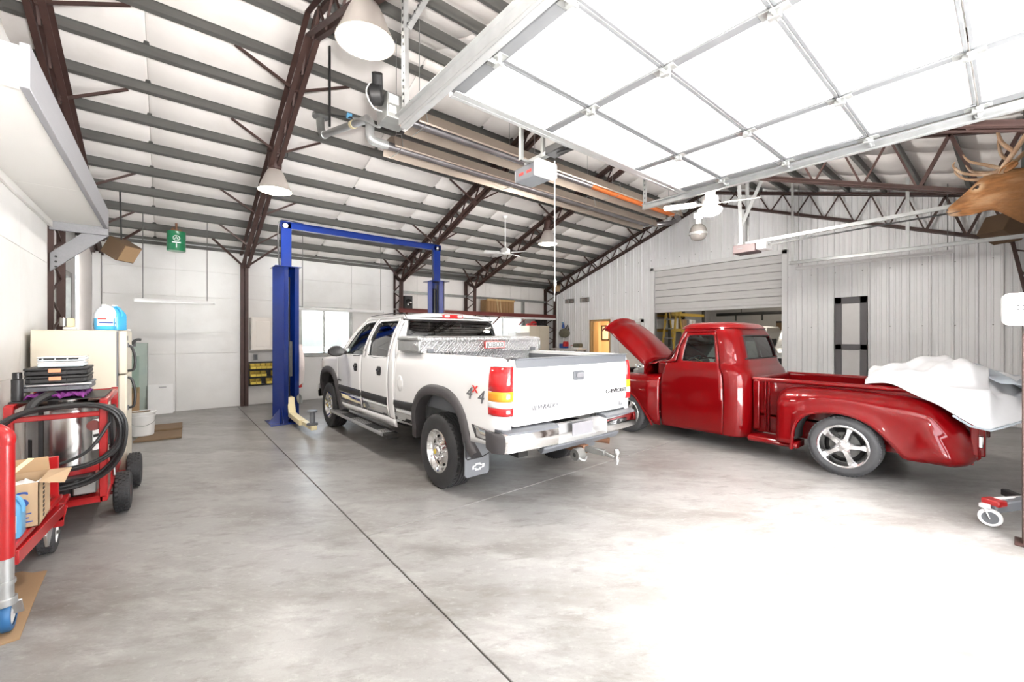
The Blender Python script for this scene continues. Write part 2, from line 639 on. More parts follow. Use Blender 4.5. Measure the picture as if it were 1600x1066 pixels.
    def moved(s, mat):
        n = MB()
        n.v = [mat @ p for p in s.v]
        n.f = list(s.f)
        return n

    def plus(s, o):
        return s.add(o.v, o.f)


def org(o):
    p = Vector((0, 0, 0))
    while o is not None:
        p += Vector(o.location)
        o = o.parent
    return p


def part(name, mb, mat, parent=None, bev=0., seg=1, thick=0., ang=35, sub=0, smooth=True, toff=0., **props):
    """links mb as ONE mesh object; its coordinates are world coordinates, taken back to its thing's origin"""
    me = bpy.data.meshes.new(name)
    b = org(parent) if parent is not None else Vector((0, 0, 0))
    me.from_pydata([p - b for p in mb.v], [], mb.f)
    bm = bmesh.new()
    bm.from_mesh(me)
    bmesh.ops.remove_doubles(bm, verts=bm.verts, dist=1e-5)
    bmesh.ops.recalc_face_normals(bm, faces=bm.faces)
    bm.to_mesh(me)
    bm.free()
    if smooth:
        me.shade_smooth()
        me.set_sharp_from_angle(angle=math.radians(ang))
    o = bpy.data.objects.new(name, me)
    C.objects.link(o)
    if parent is not None:
        o.parent = parent
    me.materials.append(MT[mat] if isinstance(mat, str) else mat)
    if thick:
        md = o.modifiers.new('t', 'SOLIDIFY')
        md.thickness = thick
        md.offset = toff
    if bev:
        md = o.modifiers.new('b', 'BEVEL')
        md.width = bev
        md.segments = seg
        md.limit_method = 'ANGLE'
        md.angle_limit = math.radians(40)
    if sub:
        md = o.modifiers.new('s', 'SUBSURF')
        md.levels = sub
        md.render_levels = sub
    for k, v in props.items():
        o[k] = v
    return o


def thing(name, label, cat, loc=(0, 0, 0), group=None):
    o = bpy.data.objects.new(name, None)
    o.empty_display_size = .1
    C.objects.link(o)
    o.location = loc
    o['label'] = label
    o['category'] = cat
    if group:
        o['group'] = group
    return o


def single(name, mb, mat, label, cat, group=None, **k):
    """a thing that is one mesh: its origin goes to the middle of its base"""
    lo = [min(p[i] for p in mb.v) for i in range(3)]
    hi = [max(p[i] for p in mb.v) for i in range(3)]
    b = V((lo[0] + hi[0]) / 2, (lo[1] + hi[1]) / 2, lo[2])
    m2 = MB()
    m2.v = [p - b for p in mb.v]
    m2.f = mb.f
    o = part(name, m2, mat, None, **k)
    o.location = b
    o['label'] = label
    o['category'] = cat
    if group:
        o['group'] = group
    return o


def struct(name, mb=None, mat=None, parent=None, **k):
    if mb is None:
        o = bpy.data.objects.new(name, None)
        C.objects.link(o)
    else:
        o = part(name, mb, mat, parent, **k)
    if parent is None:
        o['kind'] = 'structure'
    return o


def dup(root, loc, label=None):
    r = root.copy()
    C.objects.link(r)
    r.location = loc
    if label:
        r['label'] = label
    for ch in list(root.children):
        c = ch.copy()
        C.objects.link(c)
        c.parent = r
        for g in ch.children:
            d = g.copy()
            C.objects.link(d)
            d.parent = c
    return r


def text(name, s, size, mtx, mat, parent, ext=.002, shear=0., sx=1., align='CENTER'):
    """lettering cut as thin solid letters; mtx carries the text's own XY plane into place"""
    cu = bpy.data.curves.new(name, 'FONT')
    cu.body = s
    cu.size = size
    cu.extrude = ext
    cu.shear = shear
    cu.align_x = align
    cu.align_y = 'CENTER'
    cu.resolution_u = 3
    o = bpy.data.objects.new(name, cu)
    C.objects.link(o)
    dg = bpy.context.evaluated_depsgraph_get()
    me = bpy.data.meshes.new_from_object(o.evaluated_get(dg))
    bpy.data.objects.remove(o)
    mb = MB()
    mb.v = [mtx @ V(p.co.x * sx, p.co.y, p.co.z) for p in me.vertices]
    mb.f = [tuple(f.vertices) for f in me.polygons]
    bpy.data.meshes.remove(me)
    return part(name, mb, mat, parent, smooth=False)


def frame(o, x, y):
    """matrix with its X and Y axes along x and y, origin o"""
    x = Vector(x).normalized()
    y = Vector(y).normalized()
    z = x.cross(y)
    m = Matrix((x, y, z)).transposed().to_4x4()
    m.translation = Vector(o)
    return m


def circle(cx, cy, r, n=24, a0=0, a1=2 * PI, ry=None):
    ry = r if ry is None else ry
    full = abs(a1 - a0 - 2 * PI) < 1e-6
    return [(cx + r * math.cos(lerp(a0, a1, i / n)), cy + ry * math.sin(lerp(a0, a1, i / n))) for i in range(n if full else n + 1)]


def rrect(x0, x1, y0, y1, r, n=4):
    out = []
    for cx, cy, a in ((x1 - r, y1 - r, 0), (x0 + r, y1 - r, PI / 2), (x0 + r, y0 + r, PI), (x1 - r, y0 + r, 1.5 * PI)):
        out += [(cx + r * math.cos(a + PI / 2 * i / n), cy + r * math.sin(a + PI / 2 * i / n)) for i in range(n + 1)]
    return out
# ------------------------------------------------------------------ the building
RY, RZ, SL, SF = 5.4, 5.66, .345, .272      # ridge, and the slopes of the back and front roof
YB, YO, YF = 11.3, 11.72, -.8          # liner wall, outer back wall, front wall
XL, XG = -1.07, 11.44                  # left liner wall, ribbed gable wall


def zr(y):
    return RZ - (SL * (y - RY) if y > RY else SF * (RY - y))


# floor: three slabs with saw-cut joints over a dark bed
floor = struct('floor', MB().box(XL - .4, 18.2, YF - .1, YO + .1, -.12, -.012), 'joint')
g = .005
for (x0, x1, y0, y1) in ((XL - .3, 1.225 - g, YF, YO), (1.225 + g, XG + .1, YF, 3.30 - g), (1.225 + g, XG + .1, 3.30 + g, YO)):
    part('slab', MB().box(x0, x1, y0, y1, -.012, 0), 'concrete', floor, bev=.003)
part('slab', MB().box(XG + .1 + g, 18, YF, YO, -.012, 0), 'concrete', floor, bev=.003)
struct('ground', MB().box(-60, 80, -60, 70, -.3, -.13), 'apron')


def cut(u0, u1, v0, v1, holes):
    """rectangle minus rectangular holes, as rectangles"""
    R = [(u0, u1, v0, v1)]
    for (a0, a1, b0, b1) in holes:
        N = []
        for (x0, x1, y0, y1) in R:
            if a1 <= x0 or a0 >= x1 or b1 <= y0 or b0 >= y1:
                N.append((x0, x1, y0, y1))
                continue
            if a0 > x0:
                N.append((x0, a0, y0, y1))
            if a1 < x1:
                N.append((a1, x1, y0, y1))
            m0, m1 = max(x0, a0), min(x1, a1)
            if b0 > y0:
                N.append((m0, m1, y0, b0))
            if b1 < y1:
                N.append((m0, m1, b1, y1))
        R = N
    return R


# back wall, lined with painted sheets; window 1
WIN1 = (2.52, 3.76, 1.13, 2.29)
wall_back = struct('wall_back', MB().box(XL - .3, WIN1[0], YO + .02, YO + .12, -.1, 3.75).box(WIN1[1], 8.5, YO + .02, YO + .12, -.1, 3.75).box(10.12, XG + .3, YO + .02, YO + .12, -.1, 3.75)
                   .box(WIN1[0], WIN1[1], YO + .02, YO + .12, -.1, WIN1[2]).box(WIN1[0], WIN1[1], YO + .02, YO + .12, WIN1[3], 3.75)
                   .box(8.5, 10.12, YO + .02, YO + .12, -.1, 1.15).box(8.5, 10.12, YO + .02, YO + .12, 2.26, 3.75), 'insul')
xs = [XL, .13, 1.35, 2.57, 3.79, 4.95]
zs = [0, 1.22, 2.44, 3.0, 3.52]
for i in range(len(xs) - 1):
    for j in range(len(zs) - 1):
        for (a, b, c, d) in cut(xs[i], xs[i + 1], zs[j], zs[j + 1], [WIN1]):
            part('wall_panel', MB().box(a + .0015, b - .0015, YB, YB + .012 + .004 * ((i + j) % 2), c + .0015, d - .0015), 'white_wall', wall_back, bev=.002)
part('wall_return', MB().box(4.93, 4.97, YB + .02, YO, 0, 3.52), 'white_wall', wall_back)
part('liner_top', MB().box(XL, 4.95, YB + .02, YO, 3.48, 3.52), 'white_wall', wall_back)
# outer stretch: vinyl faced insulation sheets between girts
for i in range(7):
    x0 = 4.98 + i * .925
    for (a, b, c, d) in cut(x0, x0 + .925, 0, 3.7, [(8.5, 10.12, 1.15, 2.26)]):
        if b - a > .03:
            part('insulation_sheet', MB().box(a + .003, b - .003, YO - .02, YO + .02, c, d), 'insul', wall_back, bev=.004)
for z in (1.08, 2.92):
    part('girt', MB().box(4.98, XG - .05, YO - .14, YO - .02, z - .01, z + .01).box(4.98, XG - .05, YO - .15, YO - .14, z - .06, z + .02), 'galv', wall_back)
part('eave_strut', MB().box(XL, XG, YO - .24, YO - .06, 3.44, 3.46).box(XL, XG, YO - .26, YO - .24, 3.40, 3.60), 'galv_dark', wall_back)
part('post', MB().box(10.13, 10.2, YO - .14, YO - .02, 0, 2.92), 'galv', wall_back)


def window(name, x0, x1, z0, z1, y, mull, depth=.4):
    w_ = struct(name)
    w_.location = (x0, y, z0)
    fr = MB()
    t = .05
    fr.box(x0 - .04, x0 + t, y - .03, y + depth, z0 - .04, z1 + .04).box(x1 - t, x1 + .04, y - .03, y + depth, z0 - .04, z1 + .04)
    fr.box(x0, x1, y - .03, y + depth, z0 - .05, z0 + .04).box(x0, x1, y - .03, y + depth, z1 - .02, z1 + .05)
    part('window_frame', fr, 'galv', w_, bev=.004)
    sb = MB()
    for m in mull:
        sb.box(m - .02, m + .02, y + .1, y + .15, z0, z1)
    part('mullion', sb, 'galv', w_)
    ed = [x0 + t, *mull, x1 - t]
    for a, b in zip(ed, ed[1:]):
        part('pane', MB().box(a + .01, b - .01, y + .12, y + .126, z0 + .03, z1 - .02), 'glass_clear', w_, smooth=False)
    return w_


window('window_1', *WIN1, YB - .0, [3.12], .5)
window('window_2', 8.5, 10.12, 1.15, 2.26, YO - .06, [9.3], .2)

# left wall: lined up to Y 7.1, then a deeper bay with a window
wall_left = struct('wall_left', MB().box(-1.5, -1.40, YF, 9.5, -.1, 5.8).box(-1.5, -1.40, 10.4, YO, -.1, 5.8).box(-1.5, -1.40, 9.5, 10.4, -.1, 1.5).box(-1.5, -1.40, 9.5, 10.4, 2.62, 5.8), 'insul')
for j, (z0, z1) in enumerate(((0, 1.22), (1.22, 2.44), (2.44, 3.66), (3.66, 4.2))):
    for i in range(7):
        y0 = YF + i * 1.13
        part('wall_panel', MB().box(XL - .014 - .003 * ((i + j) % 2), XL, y0 + .0015, y0 + 1.1285, z0 + .0015, z1 - .0015), 'white_wall', wall_left, bev=.002)
part('wall_return', MB().box(-1.40, XL, 7.10, 7.13, 0, 4.2), 'white_wall', wall_left)
for i in range(4):
    y0 = 7.13 + i * 1.05
    for (a, b, c, d) in cut(y0, y0 + 1.05, 0, 4.6, [(9.5, 10.4, 1.5, 2.62)]):
        part('wall_panel', MB().box(-1.36, -1.34, a + .002, b - .002, c, d), 'white_wall', wall_left, bev=.002)
w_ = struct('window_3')
w_.location = (-1.36, 9.95, 1.5)
part('window_frame', MB().box(-1.4, -1.28, 9.44, 9.52, 1.44, 2.68).box(-1.4, -1.28, 10.38, 10.46, 1.44, 2.68).box(-1.4, -1.28, 9.44, 10.46, 2.6, 2.68).box(-1.4, -1.28, 9.44, 10.46, 1.44, 1.52), 'galv', w_, bev=.004)
part('mullion', MB().box(-1.38, -1.34, 9.93, 9.97, 1.5, 2.62).box(-1.38, -1.35, 9.5, 10.4, 2.0, 2.03), 'galv_light', w_)
part('pane', MB().box(-1.372, -1.366, 9.52, 10.38, 1.52, 2.60), 'glass_clear', w_, smooth=False)
lat = MB()
for y in (7.34, 8.08):
    lat.box(XL - .06, XL + .02, y - .03, y + .03, 0, 4.6)
part('column', lat, 'brown', wall_left, bev=.004)
web = MB()
for k in range(9):
    z = .1 + k * .5
    web.beam((XL - .02, 7.34, z), (XL - .02, 8.08, z + .25), .022, .022)
    web.beam((XL - .02, 8.08, z + .25), (XL - .02, 7.34, z + .5), .022, .022)
part('column_web', web, 'brown', wall_left)
part('conduit', MB().cyl((XL, 8.12, .3), (XL, 8.12, 4.3), .018), 'galv_light', wall_left)
part('corner_post', MB().box(XL - .02, XL + .10, 11.0, 11.28, 0, 3.2), 'white_trim', wall_left, bev=.006)
part('slot', MB().box(XL + .1, XL + .104, 11.06, 11.1, 1.9, 2.45).box(XL + .1, XL + .104, 11.06, 11.1, 2.5, 3.05), 'black', wall_left)


# ribbed gable wall with its openings
RO = (3.575, 6.995, 0, 3.57)           # rolling door
DO = (8.67, 9.43, 0, 2.1)              # lit doorway
D2 = (7.45, 8.3, 0, 2.02)              # closed door
wall_right = struct('wall_right')
wall_right.location = (XG + .05, 5.4, 0)


def ribprof(y0, y1):
    out = []
    n = 3
    w3 = (y1 - y0) / n
    for k in range(n):
        a = y0 + k * w3
        out += [(a, 0), (a + .015, 0), (a + .028, -.042), (a + .055, -.042), (a + .068, 0), (a + .14, 0), (a + .147, -.012), (a + .17, -.012), (a + .177, 0), (a + .225, 0), (a + .232, -.012), (a + .255, -.012), (a + .262, 0)]
    out.append((y1, 0))
    return out


PW = .914
y = YF - .02
while y < YO:
    pr = ribprof(y, y + PW)
    for (a, b, c, d) in cut(y, y + PW, 0, 99, [RO, DO, D2]):
        pp = [(interp(pr, a), a)] if 0 else [(a, interp([(q[0], q[1]) for q in pr], a))] + [q for q in pr if a < q[0] < b] + [(b - .002, interp([(q[0], q[1]) for q in pr], b))]
        rows = []
        for q in pp:
            top = min(d, zr(q[0]) - .02)
            rows.append([V(XG + q[1], q[0], c), V(XG + q[1], q[0], top)])
        part('ribbed_panel', MB().grid(rows), 'rib', wall_right, ang=20, smooth=False)
    y += PW
part('backing', MB().prism([(YF - .1, -.1), (RO[0], -.1), (RO[0], RO[3]), (RO[1], RO[3]), (RO[1], -.1), (D2[0], -.1), (D2[0], D2[3]), (D2[1], D2[3]), (D2[1], -.1), (DO[0], -.1), (DO[0], DO[3]), (DO[1], DO[3]), (DO[1], -.1), (YO + .1, -.1), (YO + .1, zr(YO)), (RY, RZ), (YF - .1, zr(YF))], 'X', XG + .03, XG + .12), 'white_trim', wall_right, smooth=False)
scr = MB()
for k in range(13):
    yy = YF + .1 + k * PW
    for z in (.6, 1.8, 3.0, 3.9):
        if not (RO[0] - .1 < yy < RO[1] + .1 and z < 3.7) and z < zr(yy) - .2:
            scr.cyl((XG - .012, yy + .03, z), (XG, yy + .03, z), .012, n=6)
            scr.cyl((XG - .012, yy + .5, z), (XG, yy + .5, z), .012, n=6)
part('screws', scr, 'galv', wall_right, kind='stuff')
# door trims
trim = MB()
for (a, b, c, d) in (RO, D2):
    trim.box(XG - .05, XG + .1, a - .12, a, 0, d + .1).box(XG - .05, XG + .1, b, b + .12, 0, d + .1).box(XG - .05, XG + .1, a - .12, b + .12, d, d + .10)
struct('trim_1', trim, 'white_trim', bev=.006)
cas = MB()
a, b, c, d = DO
cas.box(XG - .045, XG + .14, a - .05, a, 0, d + .06).box(XG - .045, XG + .14, b, b + .07, 0, d + .06).box(XG - .045, XG + .14, a - .05, b + .07, d, d + .06)
cas.box(XG + .02, XG + .3, b - .05, b, 0, d)
struct('trim_2', cas, 'casing', bev=.005)
part('trim_3', MB().box(XG - .03, XG + .02, a - .2, a - .052, 0, d + .12), 'white_trim')['kind'] = 'structure'
d2 = struct('door_2', MB().box(XG + .0, XG + .045, D2[0] + .005, D2[1] - .005, .01, D2[3] - .005), 'almond_wood', bev=.004)
pn = MB()
for z0, z1 in ((.2, .85), (1.0, 1.85)):
    for y0, y1 in ((D2[0] + .1, D2[0] + .38), (D2[0] + .47, D2[1] - .1)):
        pn.box(XG - .008, XG + .002, y0, y1, z0, z1)
part('door_panel', pn, 'almond_wood', d2, bev=.006)
part('door_knob', MB().lathe([(0, .07), (.025, .065), (.03, .045), (.012, .03), (.012, 0)], (XG, D2[0] + .08, .95), V(-1, 0, 0), 14), 'galv_light', d2)

# rolling door, half raised: interlocking slats
rd = struct('door_3', MB().box(XG + .04, XG + .07, RO[0] - .05, RO[1] + .05, RO[3] - .02, RO[3] + .02), 'roll_slat')
zb = 2.37
nn = 6
for k in range(nn):
    hgt = (RO[3] - zb) / nn
    z0 = zb + hgt * k
    part('slat', MB().prism([(XG + .024, z0 + .001), (XG + .010, z0 + .014), (XG + .006, z0 + .03), (XG + .006, z0 + hgt * .5 - .01), (XG + .010, z0 + hgt * .5), (XG + .006, z0 + hgt * .5 + .01), (XG + .006, z0 + hgt - .022), (XG + .024, z0 + hgt - .006), (XG + .045, z0 + hgt - .006), (XG + .045, z0 + .001)], 'Y', RO[0] + .005, RO[1] - .005), 'roll_slat', rd, smooth=False)
    part('slat_joint', MB().box(XG + .024, XG + .044, RO[0] + .005, RO[1] - .005, z0 + hgt - .008, z0 + hgt + .003), 'galv_dark', rd)
part('bottom_bar', MB().box(XG, XG + .05, RO[0] + .005, RO[1] - .005, zb - .07, zb), 'roll_slat', rd, bev=.006)

# front wall behind the camera, with the opening of the raised door and a closed one
DX0, DX1 = 1.42, 4.68
fr = MB()
for (a, b, c, d) in cut(-1.5, 12.0, -.1, 3.95, [(DX0, DX1, -.2, 3.08), (5.55, 9.95, -.2, 3.08)]):
    fr.box(a, b, YF - .12, YF, c, d)
wall_front = struct('wall_front', fr, 'insul')
part('door_jamb', MB().box(DX0 - .05, DX0 + .04, YF - .14, YF + .03, 0, 3.1).box(DX1 - .04, DX1 + .05, YF - .14, YF + .03, 0, 3.1).box(DX0, DX1, YF - .14, YF + .03, 3.04, 3.1), 'white_trim', wall_front)
dc = struct('door_4', MB().box(5.55, 9.95, YF - .09, YF - .07, 0, 3.08), 'door_white')
for k in range(5):
    part('door_section', MB().box(5.56, 9.94, YF - .07, YF - .03, .01 + k * .61, .61 + k * .61), 'door_white', dc, bev=.006)

# roof: insulation blankets sagging between the purlins, then purlins, rafters
ceiling = struct('ceiling', MB().prism([(YF - .5, zr(YF - .5) + .12), (RY, RZ + .12), (YO + .3, zr(YO + .3) + .12), (YO + .3, zr(YO + .3) + .2), (RY, RZ + .2), (YF - .5, zr(YF - .5) + .2)], 'X', -1.6, XG + .3), 'galv')
PUR_L = [5.62, 6.2, 6.8, 7.38, 7.96, 8.53, 9.1, 9.66, 10.22, 10.78, 11.3]
PUR_R = [5.18, 4.6, 4.0, 3.42, 2.84, 2.26, 1.68, 1.1, .5, -.1, -.6]
strip_x = [-1.45, -.2, 1.35, 2.9, 4.4, 5.1, 6.3, 7.6, 8.9, 10.2, XG + .02]
for side, ys in ((1, [RY] + PUR_L + [YO]), (-1, [RY] + PUR_R + [YF])):
    for xa, xb in zip(strip_x, strip_x[1:]):
        rows = []
        for ya, yb in zip(ys, ys[1:]):
            n = 5 if yb != ys[-1] else 3
            for k in range(n if yb != ys[-1] else n + 1):
                t = k / n
                yy = lerp(ya, yb, t)
                sag = .045 * math.sin(PI * t)
                row = []
                for q, xx in enumerate((xa + .002, xa + .03, lerp(xa, xb, .35), lerp(xa, xb, .7), xb - .03, xb - .002)):
                    e = .028 if q in (0, 5) else 0
                    row.append(V(xx, yy, zr(yy) - sag * (1 if 0 < q < 5 else .4) + e))
                rows.append(row)
        part('insulation_blanket', MB().grid(rows), 'insul', ceiling, ang=60)


def purlin(y, side):
    """Z purlin: web square to the slope, a flange and lip at each end"""
    sl = SL if side > 0 else SF
    n = V(0, side * sl, 1).normalized()
    t = V(0, 1, -side * sl).normalized() * side
    o = V(0, y, zr(y))
    h, f, l, w_ = .135, .055, .02, .007
    pr = [(-f, 0), (0, 0), (0, -h), (f, -h), (f, -h + l)]
    mb = MB()
    for (a, b), (c, d) in zip(pr, pr[1:]):
        p0 = o + t * a + n * b
        p1 = o + t * c + n * d
        d_ = (p1 - p0).normalized()
        k = V(1, 0, 0).cross(d_) * w_ / 2
        mb.rings([[p0 - k + V(x, 0, 0), p1 - k + V(x, 0, 0), p1 + k + V(x, 0, 0), p0 + k + V(x, 0, 0)] for x in (-1.4, XG)])
    return mb


for y in PUR_L:
    part('purlin', purlin(y, 1), 'galv_dark', ceiling, smooth=False)
for y in PUR_R:
    part('purlin', purlin(y, -1), 'galv_dark', ceiling, smooth=False)


def chord(mb, p, q, s=.055, gap=.05, x=0):
    """a pair of angles back to back"""
    for sx in (-1, 1):
        a = V(x + sx * (gap / 2 + s / 2), *p)
        b = V(x + sx * (gap / 2 + s / 2), *q)
        mb.beam(a, b, s, .012)
        d = V(0, 0, 1)
        off = V(sx * (-s / 2 + .006), 0, .028)
        mb.beam(a + off, b + off, .012, .055)


FRAMES = [-1.02, 1.35, 5.1, 7.62, 11.28]
KB, KF = (11.08, 3.14), (.02, 3.22)
for fi, x in enumerate(FRAMES):
    ch = MB()
    KF = (-.34, 3.10) if fi in (2, 3) else (.02, 3.22)
    top = lambda y: zr(y) - .18
    rb = (RY, 5.2)
    chord(ch, KB, rb, .06, .05, x)
    chord(ch, rb, KF, .06, .05, x)
    chord(ch, (11.58, top(11.58)), (RY, top(RY)), .06, .05, x)
    chord(ch, (RY, top(RY)), (-.55, top(-.55)), .06, .05, x)
    # knees and columns
    chord(ch, KB, (11.58, top(11.58)), .05, .04, x)
    chord(ch, KF, (-.55, top(-.55)), .05, .04, x)
    rf = part('rafter', ch, 'brown', ceiling, smooth=False)
    wb = MB()
    for (y0, z0), (y1, z1), n in ((KB, rb, 11), (KF, rb, 10)):
        for k in range(n):
            a, m, b = k / n, (k + .5) / n, (k + 1) / n
            pa, pm, pb = [(lerp(y0, y1, t), lerp(z0, z1, t)) for t in (a, m, b)]
            tm = (pm[0], top(pm[0]))
            r = .012 if k > 1 else .02
            wb.beam((x, *pa), (x, *tm), 2 * r, 2 * r)
            wb.beam((x, *tm), (x, *pb), 2 * r, 2 * r)
    part('rafter_web', wb, 'brown', rf, smooth=False)
    col = MB()
    if fi != 1:
        for s_ in (-1, 1):
            col.beam((x + s_ * .03, KB[0], KB[1]), (x + s_ * .03, KB[0] + .06, 0), .04, .05)
            col.beam((x + s_ * .03, 11.6, 3.4), (x + s_ * .03, 11.6, 0), .05, .05)
    else:
        col.box(x - .075, x - .01, 11.16, 11.25, 0, 3.2).box(x + .01, x + .075, 11.16, 11.25, 0, 3.2).box(x - .06, x + .06, 11.24, 11.3, 0, 3.2)
    for k in range(7 if fi != 1 else 0):
        z = .15 + k * .42
        yi = lerp(KB[0] + .06, KB[0], z / 3.14)
        col.beam((x, yi, z), (x, 11.6, z + .21), .022, .022)
        col.beam((x, 11.6, z + .21), (x, yi, z + .42), .022, .022)
    part('column', col, 'brown', wall_back, smooth=False)
    if fi >= 2:
        fc = MB()
        dyc = 0
        for s_ in (-1, 1):
            fc.beam((x + s_ * .035, *KF), (x + s_ * .035, -.5, 0), .05, .06)
            fc.beam((x + s_ * .03, -.6, 3.3), (x + s_ * .03, -.6, 0), .05, .05)
        for k in range(7):
            z = .15 + k * .42
            ya, yb = lerp(-.5, KF[0], z / KF[1]), lerp(-.5, KF[0], min(1, (z + .42) / KF[1]))
            fc.beam((x, ya, z), (x, -.6, z + .21), .022, .022)
            fc.beam((x, -.6, z + .21), (x, yb, z + .42), .022, .022)
        part('column', fc, 'brown', wall_front, smooth=False)
    # flange braces: rods from the lower chord up to the purlins on either side
    br = MB()
    for yy, dx in ((9.1, .62), (10.22, .55), (7.4, .62), (6.2, .7)):
        zc = lerp(KB[1], rb[1], (KB[0] - yy) / (KB[0] - RY))
        for s_ in (-1, 1):
            if XL - .1 < x + s_ * dx < XG:
                br.beam((x, yy, zc), (x + s_ * dx, yy + .02, zr(yy) - .135), .03, .03)
    for s_ in (-1, 1):
        if XL - .1 < x + s_ * .6 < XG:
            br.beam((x, KB[0], KB[1]), (x + s_ * .62, 10.8, zr(10.8) - .135), .035, .035)
    part('flange_brace', br, 'brown', ceiling, smooth=False)
# loose conduit run along the eave
part('conduit', MB().cyl((XL + .05, 10.95, 3.5), (XG - .2, 10.95, 3.5), .008), 'galv_light', ceiling)

# loft box on the left wall: plywood bottom, lumber rim and brace
loft = thing('storage_loft', 'white plywood overhead loft with grey lumber rim on the left wall', 'loft', (-.8, 5.3, 2.95))
LX0, LX1, LY0, LY1, LZ = XL + .002, -.57, 3.42, 7.2, 2.95
part('bottom_panel', MB().box(LX0, LX1 - .04, LY0, 5.55, LZ, LZ + .015), 'white_ply', loft)
part('bottom_panel', MB().box(LX0, LX1 - .04, 5.556, LY1, LZ, LZ + .015), 'white_ply', loft)
part('rim_beam', MB().box(LX1 - .04, LX1, LY0 - .04, LY1 + .06, LZ - .02, LZ + .22), 'grey_wood', loft, bev=.003)
part('end_board', MB().box(LX0, LX1, LY1, LY1 + .04, LZ - .1, LZ + .08), 'grey_wood', loft, bev=.003)
part('front_board', MB().box(LX0, LX1 - .04, LY0 - .04, LY0, LZ - .02, LZ + .2), 'white_ply', loft, bev=.003)
part('ledger', MB().box(LX0, LX0 + .03, LY0, LY1, LZ - .07, LZ), 'white_ply', loft, bev=.003)
part('brace', MB().prism([(LX1 - .0, LZ - .09), (LX1, LZ + .02), (LX1 - .12, LZ + .02), (LX0 + .0, 2.58), (LX0 + .0, 2.36)], 'Y', LY1 + .04, LY1 + .08), 'grey_wood', loft, bev=.003)
for k in range(3):
    part('bolt', MB().cyl((LX0 + .05, LY1 + .03, 2.42 + k * .06), (LX0 + .05, LY1 + .04, 2.42 + k * .06), .012, n=8), 'black', loft)

# shelf beam along the outer back wall
shelf = thing('wall_shelf', 'long maroon steel shelf high along the back wall behind the white truck', 'shelf', (8.2, 11.2, 2.3))
part('shelf_beam', MB().box(4.99, 11.2, 10.98, 11.0, 2.26, 2.38).box(4.99, 11.2, 10.94, 11.0, 2.26, 2.275).box(4.99, 11.2, 10.94, 11.0, 2.365, 2.38), 'maroon', shelf, smooth=False)
part('deck', MB().box(4.99, 11.2, 11.0, YO - .16, 2.36, 2.38), 'white_ply', shelf)
for x in (5.3, 6.4, 8.7, 9.9, 10.9):
    part('bracket', MB().beam((x, 11.02, 2.34), (x, YO - .15, 2.0), .04, .04), 'maroon', shelf)

# room beyond the rolling door and the hall beyond the doorway
struct('wall_rear', MB().box(18, 18.1, YF, YO, -.1, 4.2), 'roll_slat')
struct('wall_side', MB().box(XG + .15, 18, 1.4, 1.5, -.1, 4.2).box(XG + .15, 18, 8.36, 8.46, -.1, 4.2), 'roll_slat')
struct('ceiling_rear', MB().box(XG + .13, 18.1, 1.3, 8.5, 4.1, 4.2), 'galv')
struct('wall_hall', MB().box(13.4, 13.5, 8.46, 11.0, -.1, 2.7).box(XG + .13, 13.4, 10.55, 10.65, -.1, 2.7), 'warm_wall')
struct('ceiling_hall', MB().box(XG + .13, 13.5, 8.46, 10.7, 2.5, 2.6), 'white_trim')
area_light('hall_lamp_light', (12.5, 9.3, 2.42), 38, .3, color=(1, .70, .36))
area_light('rear_room_light', (15, 5, 3.9), 26, .8, color=(1, .9, .74))
